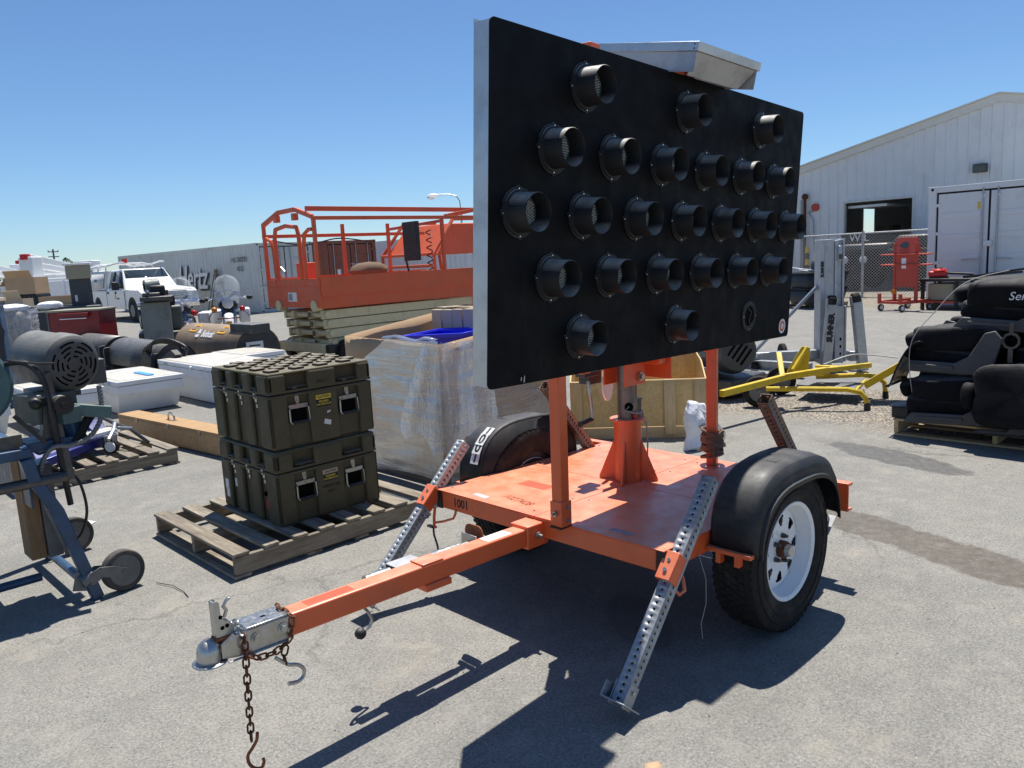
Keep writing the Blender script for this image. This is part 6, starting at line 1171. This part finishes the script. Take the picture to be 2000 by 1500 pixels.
# ================================================================ motorcycles
def moto(label, loc, rz):
    t = thing('motorcycle', label, 'motorcycle', loc, rz, 'touring motorcycles with windshields'); f = lambda nm, m, *q, **k: one(nm, m, t, *q, **k)
    w1 = f('front_wheel', 'rubber', ('cyl', (-.06, .78, .32), (.06, .78, .32), .32, None, 28), bevel=.03); one('wheel_rim', 'chrome', w1, ('cyl', (-.065, .78, .32), (.065, .78, .32), .20, None, 24)); f('rear_wheel', 'rubber', ('cyl', (-.07, -.78, .32), (.07, -.78, .32), .32, None, 28), bevel=.03)
    m = MB(); m.grid(lambda u, v: ((v-.5)*.20*(1), .78+.375*cos(.15+u*2.7)*(1-.10*abs(2*v-1)**2), .32+.375*sin(.15+u*2.7)*(1-.10*abs(2*v-1)**2)), 14, 6); q = m.build('front_fender', 'white_paint', t, solid=.006, smooth=60); one('fender_flash', 'sticker_amber', q, ('bx', -.06, .06, 1.12, 1.16, .40, .52), bevel=.01)
    for s in (-1, 1):
        f('fork', 'chrome', ('cyl', (s*.11, .80, .32), (s*.11, .48, 1.02), .026, None, 12)); f('fork_cover', 'blue_bench', ('cyl', (s*.115, .66, .60), (s*.115, .56, .84), .042, None, 12)); f('crash_bar', 'chrome', ('tube', [(s*.12,.38,.72),(s*.36,.42,.70),(s*.44,.42,.58),(s*.43,.40,.42),(s*.2,.36,.3)], .018, 8)); f('mirror_arm', 'chrome', ('tube', [(s*.32,.35,1.0),(s*.42,.40,1.05),(s*.48,.42,1.0)], .008, 6))
        f('turn_signal', 'red_lens' if s > 0 else 'amber_lens', ('sph', (s*.30*(-1), .54, .76), .065)); f('saddle_bag', 'white_paint', ('bx', s*.20 if s > 0 else -.46, .46 if s > 0 else s*.20, -1.05, -.45, .38, .72), bevel=.05, seg=3); f('mirror', 'black', ('sph', (s*.48, .42, 1.0), .07, 10, 6, (1, .4, .7)))
    f('handlebar', 'chrome', ('tube', [(-.42,.18,.98),(-.32,.34,1.02),(0,.44,1.0),(.32,.34,1.02),(.42,.18,.98)], .016, 8)); hl2 = f('headlight', 'chrome', ('lathe', [(.001,-.12),(.06,-.11),(.105,-.05),(.118,.0),(.122,.03),(.112,.035)], 24, TR(0, .62, .90) @ RX(-pi/2))); one('headlight_glass', 'lamp_glass', hl2, ('lathe', [(.112,.034),(.08,.048),(.001,.055)], 24, TR(0, .62, .90) @ RX(-pi/2)))
    f('nacelle', 'black', ('sph', (0, .52, .86), .17, 14, 8, (1.25, .7, .9))); f('tank', 'black', ('sph', (0, .1, .82), .3, 16, 10, (.6, 1.1, .55))); f('seat', 'black_matte', ('sph', (0, -.4, .76), .3, 14, 8, (.65, 1.1, .3))); f('engine', 'chrome', ('bx', -.16, .16, -.2, .3, .25, .62), bevel=.04); f('frame_tube', 'black', ('bar', (0,.42,.8), (0,-.8,.4), .08, .08))
    f('plate', 'sticker_white', ('bx', -.20, .20, .98, 1.0, .58, .66), bevel=.01) if False else f('bumper_bar', 'red_tool', ('bx', -.24, .24, 1.10, 1.14, .575, .60))
    m = MB(); m.grid(lambda u, v: (.30*(1-.0*v)*sin((u-.5)*2*1.45)*(1 if v < .55 else max(.0, 1-((v-.55)/.45)**2)**.5)*(.82+.3*min(v, .5)), .60-.34*v-.10*(2*u-1)**2, .88+.66*v), 20, 16); q = m.build('windshield', 'windshield', t, smooth=70); one('windshield_bar', 'chrome', q, ('tube', [(-.28,.42,1.12),(0,.50,1.20),(.28,.42,1.12)], .010, 6))
    return t
moto('left motorcycle beside the milling machine with tall windshield', (-4.02, -15.35, 0), -.55); moto('right motorcycle facing the camera with clear oval windshield', (-5.15, -15.55, 0), -.45)
# ================================================================ tool chest, cabinets, wrapped goods, boxes
tc = thing('red_tool_chest', 'red tool chest with grey corners and stacked drawers', 'tool chest', (-1.03, -14.1, 0), -.77)
one('chest_body', 'red_tool', tc, ('bx', -.95, .0, -.62, .0, .12, 1.02), bevel=.01); one('chest_top', 'cabinet_tan', tc, ('bx', -.97, .02, -.64, .02, 1.021, 1.06), bevel=.008); one('corner_strip', 'caster_grey', tc, ('bx', -.02, .012, -.03, .012, .12, 1.02)); one('side_handle', 'chrome', tc, ('cyl', (-.75,.05,.90), (-.25,.05,.90), .014, None, 8)); one('side_tray', 'red_tool', tc, ('bx', -.78, -.22, .001, .08, .93, 1.0), bevel=.006)
for k in range(5): q = one('drawer', 'red_tool', tc, ('bx', .0, .012, -.58, -.08, .20+.155*k, .335+.155*k), bevel=.004); one('drawer_pull', 'chrome', q, ('bx', .012, .03, -.56, -.10, .318+.155*k, .33+.155*k))
for x in (-.85, -.1):
    for y_ in (-.55, -.06): one('caster', 'rubber', tc, ('cyl', (x-.02, y_, .06), (x+.02, y_, .06), .06, None, 14))
dc_ = thing('tall_cabinet', 'tall dark grey cabinet shell behind the red tool chest', 'cabinet', (-2.35, -17.4, 0), -.5)
one('back_panel', 'cabinet_dark', dc_, ('bx', -.45, .0, -.04, .0, .9, 1.85), bevel=.02); one('upper_panel', 'cabinet_tan', dc_, ('bx', -.47, .03, -.06, .05, 1.62, 1.92), bevel=.02); one('top_cap', 'white_paint', dc_, ('bx', -.50, .06, -.1, .1, 1.921, 1.97), bevel=.01); one('shelf', 'cabinet_dark', dc_, ('bx', -.62, .35, .0, .28, .85, 1.02), bevel=.03); one('pedestal', 'cabinet_dark', dc_, ('bx', -.5, .0, -.3, .2, 0, .849)); one('key_tag', 'sticker_white', dc_, ('bx', -.14, -.09, .001, .004, 1.12, 1.26))
bc = thing('blue_cabinet', 'tall blue metal cabinet at the left edge of the yard', 'cabinet', (.62, -9.45, 0), -.3); one('cabinet_frame', 'blue_bench', bc, ('bx', .0, 1.0, -.5, .0, 0, 1.38), bevel=.015); one('cabinet_top', 'cardboard_pale', bc, ('bx', -.03, 1.05, -.55, .06, 1.381, 1.42)); one('glass_panel', 'sticker_white', bc, ('bx', .10, .8, .0005, .006, .95, 1.28)); one('cable', 'black', bc, ('tube', [(.1,.03,1.3),(.0,.05,1.0),(.08,.05,.6)], .03, 6))
wp = thing('wrapped_pallet_load', 'grey goods wrapped in shiny clear film beside the blue cabinet', 'wrapped load', (.40, -11.85, 0), -.4); cush(wp, 'wrapped_goods', 'cabinet_dark', (-.2, -.3, .62), (.42, .4, .58), Matrix.Identity(4), .05, 5); 
m = MB(); m.grid(lambda u, v: (Vector((-.2+.46*math.copysign(abs(cos(u*2*pi))**.4, cos(u*2*pi)), -.3+.44*math.copysign(abs(sin(u*2*pi))**.4, sin(u*2*pi)), .05+1.15*v)) + Vector((.02*MN.noise(Vector((u*9, v*30, 1))), .02*MN.noise(Vector((u*9, v*30, 5))), 0))), 48, 40); m.build('wrap_film', 'film_thick', wp, smooth=60); cush(wp, 'top_film', 'plastic_bag', (-.2, -.3, 1.22), (.40, .36, .05), Matrix.Identity(4), .3, 3)
def carton(label, loc, rz, s, mat='cardboard', flaps=True):
    t = thing('cardboard_box', label, 'box', loc, rz); x, y_, z = s
    for nm, a in (('side', ('bx', -x, x, -y_, -y_+.012, 0, z)), ('side', ('bx', -x, x, y_-.012, y_, 0, z)), ('side', ('bx', -x, -x+.012, -y_+.013, y_-.013, 0, z)), ('side', ('bx', x-.012, x, -y_+.013, y_-.013, 0, z)), ('bottom', ('bx', -x+.013, x-.013, -y_+.013, y_-.013, .0, .012))): one(nm, mat, t, a)
    if flaps: one('flap', mat, t, ('bx', 0, .3, -y_*.9, y_*.9, 0, .008, TR(x, 0, z) @ RY(.9))); one('flap', mat, t, ('bx', -x*.9, x*.9, 0, .25, 0, .008, TR(0, y_, z) @ RX(1.0)))
    return t
tt2 = thing('black_tote', 'large black crate under a big open cardboard box', 'crate', (-3.35, -25.4, 0), -.75); one('tote_body', 'bin_black', tt2, ('bx', -.46, .46, -.40, .40, .35, 1.25), bevel=.04)
for k in range(7): one('rib', 'bin_black', tt2, ('bx', -.42+.13*k, -.37+.13*k, .40, .425, .45, 1.2))
one('tote_legs', 'bin_black', tt2, ('bx', -.44, -.3, -.38, .38, 0, .349)); one('tote_legs', 'bin_black', tt2, ('bx', .3, .44, -.38, .38, 0, .349)); one('scuff_mark', 'sticker_grey', tt2, ('prism', [(-.12,.06),(-.07,-.07),(-.02,.02),(.03,-.06),(.10,.08),(.04,.02),(-.02,.06),(-.07,.0)], 0, .002, facing((-.12, .428, .95), (0, 1, 0))))
carton('big open cardboard box standing on the black crate', (-3.35, -25.4, 1.251), -.75, (.44, .38, .50))
tbp = thing('goods_table', 'low dark platform carrying flat cardboard boxes in the yard', 'platform', (-2.55, -20.3, 0), -.75); one('table_top', 'cabinet_dark', tbp, ('bx', -1.0, 1.0, -.5, .5, .9, 1.0), bevel=.01)
for x in (-.9, .9): one('leg', 'cabinet_dark', tbp, ('bx', x-.06, x+.06, -.4, .4, 0, .899))
carton('long low cardboard box on the dark platform', (-2.85, -20.0, 1.001), -.75, (.42, .3, .22), 'cardboard', False); carton('smaller cardboard box at the left of the dark platform', (-2.05, -20.7, 1.001), -.7, (.22, .25, .2), 'cardboard_pale', True)
sk_ = thing('sand_bag', 'white lumpy sack beside the tall dark cabinet', 'sack', (-1.95, -17.6, 0)); cush(sk_, 'sack_body', 'plastic_bag', (0, 0, 1.06), (.26, .2, .10), Matrix.Identity(4), .12, 2.5); one('sack_crate', 'cabinet_dark', sk_, ('bx', -.35, .35, -.3, .3, 0, .95), bevel=.02)
# ================================================================ pickup
pk = thing('pickup_truck', 'white pickup truck with utility cap and ladder rack', 'pickup', (-8.0, -31.2, 0))   # rear axle origin, heads +Y
def pf(nm, mat, *q, **k): return one(nm, mat, pk, *q, **k)
SX = Matrix(((0,0,1,0),(1,0,0,0),(0,1,0,0),(0,0,0,1)))       # (y,z) polygon extruded along x
def archs(c, r, n=10): return [(c + r*cos(pi - pi*i/n), .46 + r*sin(pi - pi*i/n)) for i in range(n+1)]
low = [(-1.25,.60),(-1.25,1.10),(4.55,1.10),(4.75,1.02),(4.82,.80),(4.82,.46)] + archs(3.72, .47)[::-1] + [(.47,.46)] + archs(0, .47)[::-1][1:] + [(-.6,.46),(-1.2,.5)]
low = [(-1.25,.55),(-1.25,1.12),(1.05,1.12),(3.25,1.12),(4.55,1.08),(4.75,1.0),(4.82,.82),(4.82,.46)]
pf('bed_side', 'truck_white', ('prism', [(-1.25,.55),(-1.25,1.12),(1.10,1.12),(1.10,.46),(.50,.46)] + [(.47*cos(pi*i/12), .42+.47*sin(pi*i/12)) for i in range(13)][0:] + [(-.52,.46)], -1.0, 1.0, SX), bevel=.03, seg=3)
pf('cab_lower', 'truck_white', ('prism', [(1.115,.46),(1.115,1.14),(3.05,1.14),(3.05,.46)], -1.0, 1.0, SX), bevel=.03, seg=3)
pf('front_body', 'truck_white', ('prism', [(3.06,.46),(3.06,1.16),(4.45,1.12),(4.70,1.02),(4.78,.80),(4.78,.50),(4.20,.46)] + [(3.72+.47*cos(pi*i/12), .42+.47*sin(pi*i/12)) for i in range(13)], -.98, .98, SX), bevel=.04, seg=3)
hoodm = MB(); hoodm.add([(-.9,3.0,1.14),(.9,3.0,1.14),(.86,4.6,1.08),(-.86,4.6,1.08),(-.82,3.0,1.24),(.82,3.0,1.24),(.78,4.5,1.15),(-.78,4.5,1.15)], [(4,5,6,7),(0,1,5,4),(1,2,6,5),(2,3,7,6),(3,0,4,7)]); hoodm.build('hood', 'truck_white', pk, bevel=.04, seg=3)
gh = MB(); bt = [(-.97,1.12,1.14),(.97,1.12,1.14),(.97,3.12,1.14),(-.97,3.12,1.14)]; tp_ = [(-.78,1.25,1.88),(.78,1.25,1.88),(.76,2.42,1.90),(-.76,2.42,1.90)]; gh.add(bt+tp_, [(4,5,6,7),(0,1,5,4),(1,2,6,5),(2,3,7,6),(3,0,4,7)]); gh.build('cab_roof', 'truck_white', pk, bevel=.06, seg=3)
def quadp(nm, mat, a, b, c, d, off): 
    n = (Vector(b)-Vector(a)).cross(Vector(d)-Vector(a)).normalized()*off; return one(nm, mat, pk, ('add', [tuple(Vector(p)+n) for p in (a, b, c, d)], [(0,1,2,3)]), solid=.006)
for s in (1, -1):
    for (ya, yb, yc, yd) in ((1.32, 1.92, 1.90, 1.42), (1.98, 2.95, 2.48, 1.97)):
        A = [(s*.955, ya, 1.20), (s*.955, yb, 1.20), (s*.80, yc, 1.80), (s*.80, yd, 1.80)]; A = A if s > 0 else A[::-1]; quadp('side_window', 'truck_glass', *A, .012)
    q = pf('mirror', 'black', ('bx', s*1.05 if s > 0 else -1.30, 1.30 if s > 0 else s*1.05, 2.70, 2.80, 1.15, 1.45), bevel=.03); one('mirror_arm', 'black', q, ('bar', (s*.95, 2.78, 1.22), (s*1.1, 2.76, 1.25), .06, .06))
    pf('headlight', 'lamp_glass', ('bx', s*.62 if s > 0 else -.97, .97 if s > 0 else s*.62, 4.68, 4.80, .80, 1.02), bevel=.03)
    for y_ in (1.25, 2.1): pf('door_handle', 'black', ('bx', s*1.0 if s > 0 else -1.02, 1.02 if s > 0 else s*1.0, y_, y_+.13, 1.0, 1.10), bevel=.008)
    pf('door_gap', 'gasket', ('bx', s*.9985 if s > 0 else -1.003, 1.003 if s > 0 else s*.9985, 1.100, 1.118, .5, 1.12)); pf('door_gap', 'gasket', ('bx', s*.9985 if s > 0 else -1.003, 1.003 if s > 0 else s*.9985, 3.045, 3.063, .5, 1.12))
    for y_ in (0, 3.72):
        wv = pf('wheel', 'rubber', ('cyl', (s*.74, y_, .39), (s*.99, y_, .39), .39, None, 32), bevel=.04, seg=3); one('wheel_rim', 'caster_grey', wv, ('cyl', (s*.99, y_, .39), (s*1.0, y_, .39), .22, None, 24)); pf('wheel_well', 'gasket', ('cyl', (s*.55, y_, .42), (s*.985, y_, .42), .46, None, 24))
quadp('windscreen', 'truck_glass', (.84,3.0,1.22), (-.84,3.0,1.22), (-.72,2.44,1.84), (.72,2.44,1.84), .03)
q = pf('grille', 'black', ('bx', -.58, .58, 4.70, 4.815, .74, 1.04), bevel=.02)
for z in (.82, .90, .98): one('grille_bar', 'alu_dull', q, ('bx', -.54, .54, 4.815, 4.83, z-.012, z+.012))
pf('bumper', 'chrome', ('bx', -.98, .98, 4.75, 4.92, .46, .70), bevel=.05, seg=3); pf('utility_cap', 'truck_bed', ('add', [(-.98,-1.22,1.14),(.98,-1.22,1.14),(.98,1.06,1.14),(-.98,1.06,1.14),(-.86,-1.15,1.86),(.86,-1.15,1.86),(.86,1.03,1.86),(-.86,1.03,1.86)], [(3,2,1,0),(4,5,6,7),(0,1,5,4),(1,2,6,5),(2,3,7,6),(3,0,4,7)]), bevel=.04, seg=3)
for s in (1, -1): quadp('cap_door', 'truck_bed', *([(s*.985,-1.0,1.22),(s*.985,.8,1.22),(s*.885,.8,1.76),(s*.885,-1.0,1.76)][::s]), .012)
one('cap_logo', 'caster_grey', pk, ('bx', -.16, .16, -.05, .05, 0, .003, facing((.955, -.15, 1.52), (1, 0, .185)))); one('door_logo', 'sticker_amber', pk, ('bx', 1.0005, 1.003, 2.02, 2.14, .82, 1.0)); one('door_logo', 'caster_grey', pk, ('bx', 1.0005, 1.003, 2.2, 2.5, .80, .87))
for y_ in (-1.0, .1, 1.0):
    pf('rack_hoop', 'white_paint', ('tube', [(-.88,y_,1.86),(-.86,y_,2.02),(-.5,y_,2.12),(.5,y_,2.12),(.86,y_,2.02),(.88,y_,1.86)], .03, 8))
for s in (-.8, .8): pf('rack_rail', 'white_paint', ('tube', [(s,-1.4,2.02),(s,1.0,2.06),(s*.9,2.2,2.14),(s*.9,2.6,2.12)], .035, 8))
pf('beacon', 'red_lens', ('cyl', (.2, 1.1, 2.14), (.2, 1.1, 2.30), .10, None, 14)); pf('flag', 'flag_red', ('add', [(.86,-1.5,1.98),(.86,-2.0,2.02),(.86,-1.55,2.16)], [(0,1,2)]), solid=.01); pf('dash_paper', 'paper', ('bx', -.3, -.1, 2.95, 3.02, 1.25, 1.30))
# ================================================================ service trucks, poles, trees beyond the yard
def service(label, loc, rz, boom):
    t = thing('service_truck', label, 'truck', loc, rz, 'white service trucks parked beyond the yard'); f = lambda nm, m, *q, **k: one(nm, m, t, *q, **k)
    f('cab', 'truck_white', ('add', [(-1,2.2,.5),(1,2.2,.5),(1,4.4,.5),(-1,4.4,.5),(-1,2.2,1.3),(1,2.2,1.3),(1,4.4,1.15),(-1,4.4,1.15),(-.85,2.3,2.05),(.85,2.3,2.05),(.85,3.1,2.05),(-.85,3.1,2.05),(-.95,3.6,1.25),(.95,3.6,1.25)], [(3,2,1,0),(0,1,5,4),(1,2,6,13,5),(2,3,7,6),(3,0,4,12,7),(4,5,9,8),(8,9,10,11),(5,13,10,9),(12,4,8,11),(13,12,11,10),(6,7,12,13)]), bevel=.05); f('windscreen', 'truck_glass', ('add', [(-.8,3.62,1.3),(.8,3.62,1.3),(.74,3.18,1.98),(-.74,3.18,1.98)], [(0,1,2,3)]), solid=.01)
    f('service_body', 'truck_white', ('bx', -1.1, 1.1, -2.6, 2.1, .7, 1.75), bevel=.03); q = f('tail_panel', 'cont_white', ('bx', 1.1, 1.11, -2.3, -.6, .8, 1.65)); 
    for k in range(3): one('locker_door', 'truck_white', q, ('bx', 1.11, 1.13, -2.2+1.35*k, -1.0+1.35*k, .82, 1.6), bevel=.01)
    one('sign', 'sticker_amber', q, ('bx', 1.131, 1.135, -.5, .1, 1.2, 1.4))
    if boom:
        f('boom', 'truck_white', ('bar', (0,-1.9,2.9), (0,2.2,2.15), .34, .38), bevel=.03); f('boom_upper', 'truck_white', ('bar', (.1,-1.7,2.5), (.1,2.4,1.9), .28, .3), bevel=.03); f('turret', 'truck_white', ('bx', -.4, .4, -2.2, -1.4, 1.75, 2.95), bevel=.06); f('bucket', 'cont_white', ('bx', -.5, .5, 2.3, 3.1, 2.06, 2.7), bevel=.06); f('boom_tip', 'flag_red', ('bx', -.2, .2, -2.3, -2.0, 2.8, 3.1), bevel=.03)
    for s in (-1, 1):
        for y_ in (-1.5, 3.3): f('wheel', 'rubber', ('cyl', (s*.8, y_, .42), (s*1.05, y_, .42), .42, None, 20), bevel=.03)
    return t
service('white bucket truck nearest the tall cabinet in the far row', (-9.9, -47.5, 0), 2.2, True); service('white service truck at the left end of the far row', (-7.2, -50.0, 0), 2.3, True); service('white service truck without boom behind the cardboard box', (-9.2, -54, 0), 2.1, False); service('white bucket truck farthest back in the yard', (-12.8, -60, 0), 1.9, True)
service('white service truck half hidden behind the pickup cap', (-13.0, -49.5, 0), 2.0, False)
yt = thing('yellow_post', 'yellow steel post at the far left picture edge', 'post', (-.55, -17.2, 0)); one('post_body', 'yellow', yt, ('cyl', (0,0,0), (0,0,1.55), .09, None, 16)); one('post_cap', 'yellow', yt, ('sph', (0,0,1.55), .09))
pl = thing('utility_pole', 'wooden utility pole with two crossarms on the horizon', 'utility pole', (-23.2, -99.3, 0)); one('pole', 'pole_wood', pl, ('cyl', (0,0,0), (0,0,5.2), .13, .09, 8)); 
for z in (4.9, 4.35): one('crossarm', 'pole_wood', pl, ('bx', -.55, .55, -.05, .05, z-.05, z+.05)); 
for x in (-.5, .5): one('insulator', 'caster_grey', pl, ('cyl', (x, 0, 4.95), (x, 0, 5.08), .05, None, 6))
ys = thing('yard_light', 'small dark yard light pole on the left horizon', 'light pole', (-15.7, -78.3, 0)); one('pole', 'cabinet_dark', ys, ('cyl', (0,0,0), (0,0,3.4), .07, None, 8)); one('head', 'cabinet_dark', ys, ('bx', -.45, .1, -.1, .1, 3.38, 3.52), bevel=.03)
def tree(label, loc, h, r, seed):
    t = thing('tree', label, 'tree', loc, 0, 'trees on the horizon'); rnd = random.Random(seed); one('trunk', 'pole_wood', t, ('cyl', (0,0,0), (0,0,h*.6), .14, .06, 7), ('cyl', (0,0,h*.4), (r*.4,0,h*.7), .06, .03, 5), ('cyl', (0,0,h*.45), (-r*.4,.1,h*.75), .06, .03, 5))
    m = MB()
    for k in range(900):
        a = rnd.random()*6.28; z = rnd.random(); q = r*math.sin(pi*min(1, .18+z*.8))*(.45+.55*rnd.random()**.5)*(1+.35*math.sin(a*3+z*7)); p = Vector((q*cos(a), q*sin(a), h*(.32+.68*z))); s = .10+.10*rnd.random(); d = [Vector((rnd.uniform(-1,1), rnd.uniform(-1,1), rnd.uniform(-1,1)))*s for _ in range(3)]; m.add([p+x for x in d], [(0,1,2)])
    m.build('crown', 'tree_far', t)
tree('slender dark tree left of the utility pole', (-26, -125, 0), 5.0, 1.9, 1); tree('pointed dark tree right of the utility pole', (-30.2, -121, 0), 4.7, 1.5, 2); tree('low round tree at the far left horizon', (-24.2, -130, 0), 3.9, 2.0, 3)
sl_ = thing('street_lamp', 'street lamp with curved arm and pale cobra head', 'street lamp', (-22.45, -27.1, 0), 0)
dl = Vector((.91, -.93, 0)); one('pole', 'galv', sl_, ('cyl', (0,0,0), (0,0,3.95), .06, .045, 10)); one('arm', 'galv', sl_, ('tube', [(0,0,3.9),(.02,-.02,4.35),(.12,-.12,4.6),(.35,-.36,4.70),(.72,-.74,4.72)], .03, 8)); q = one('lamp_head', 'white_paint', sl_, ('sph', (.90,-.92,4.68), .30, 16, 8, (1, 1, .36)), M=None); one('lamp_bowl', 'lamp_glass', q, ('sph', (.98,-1.0,4.60), .19, 12, 8, (1, 1, .6)))
# ================================================================ litter and wires
tag(one('twig_wire', 'black', None, ('tube', [(1.60,-1.90,.006),(1.56,-1.78,.010),(1.55,-1.66,.006),(1.56,-1.58,.005)], .0022, 5)), 'thin dark wire lying on the asphalt beside the bench caster', 'wire')
tag(one('dry_leaf', 'cardboard', None, ('add', [(1.085,.915,.004),(1.13,.90,.012),(1.17,.925,.006),(1.14,.955,.014),(1.10,.945,.004)], [(0,1,2,3,4)]), solid=.001), 'small curled dry leaf on the asphalt at the lower edge', 'leaf')
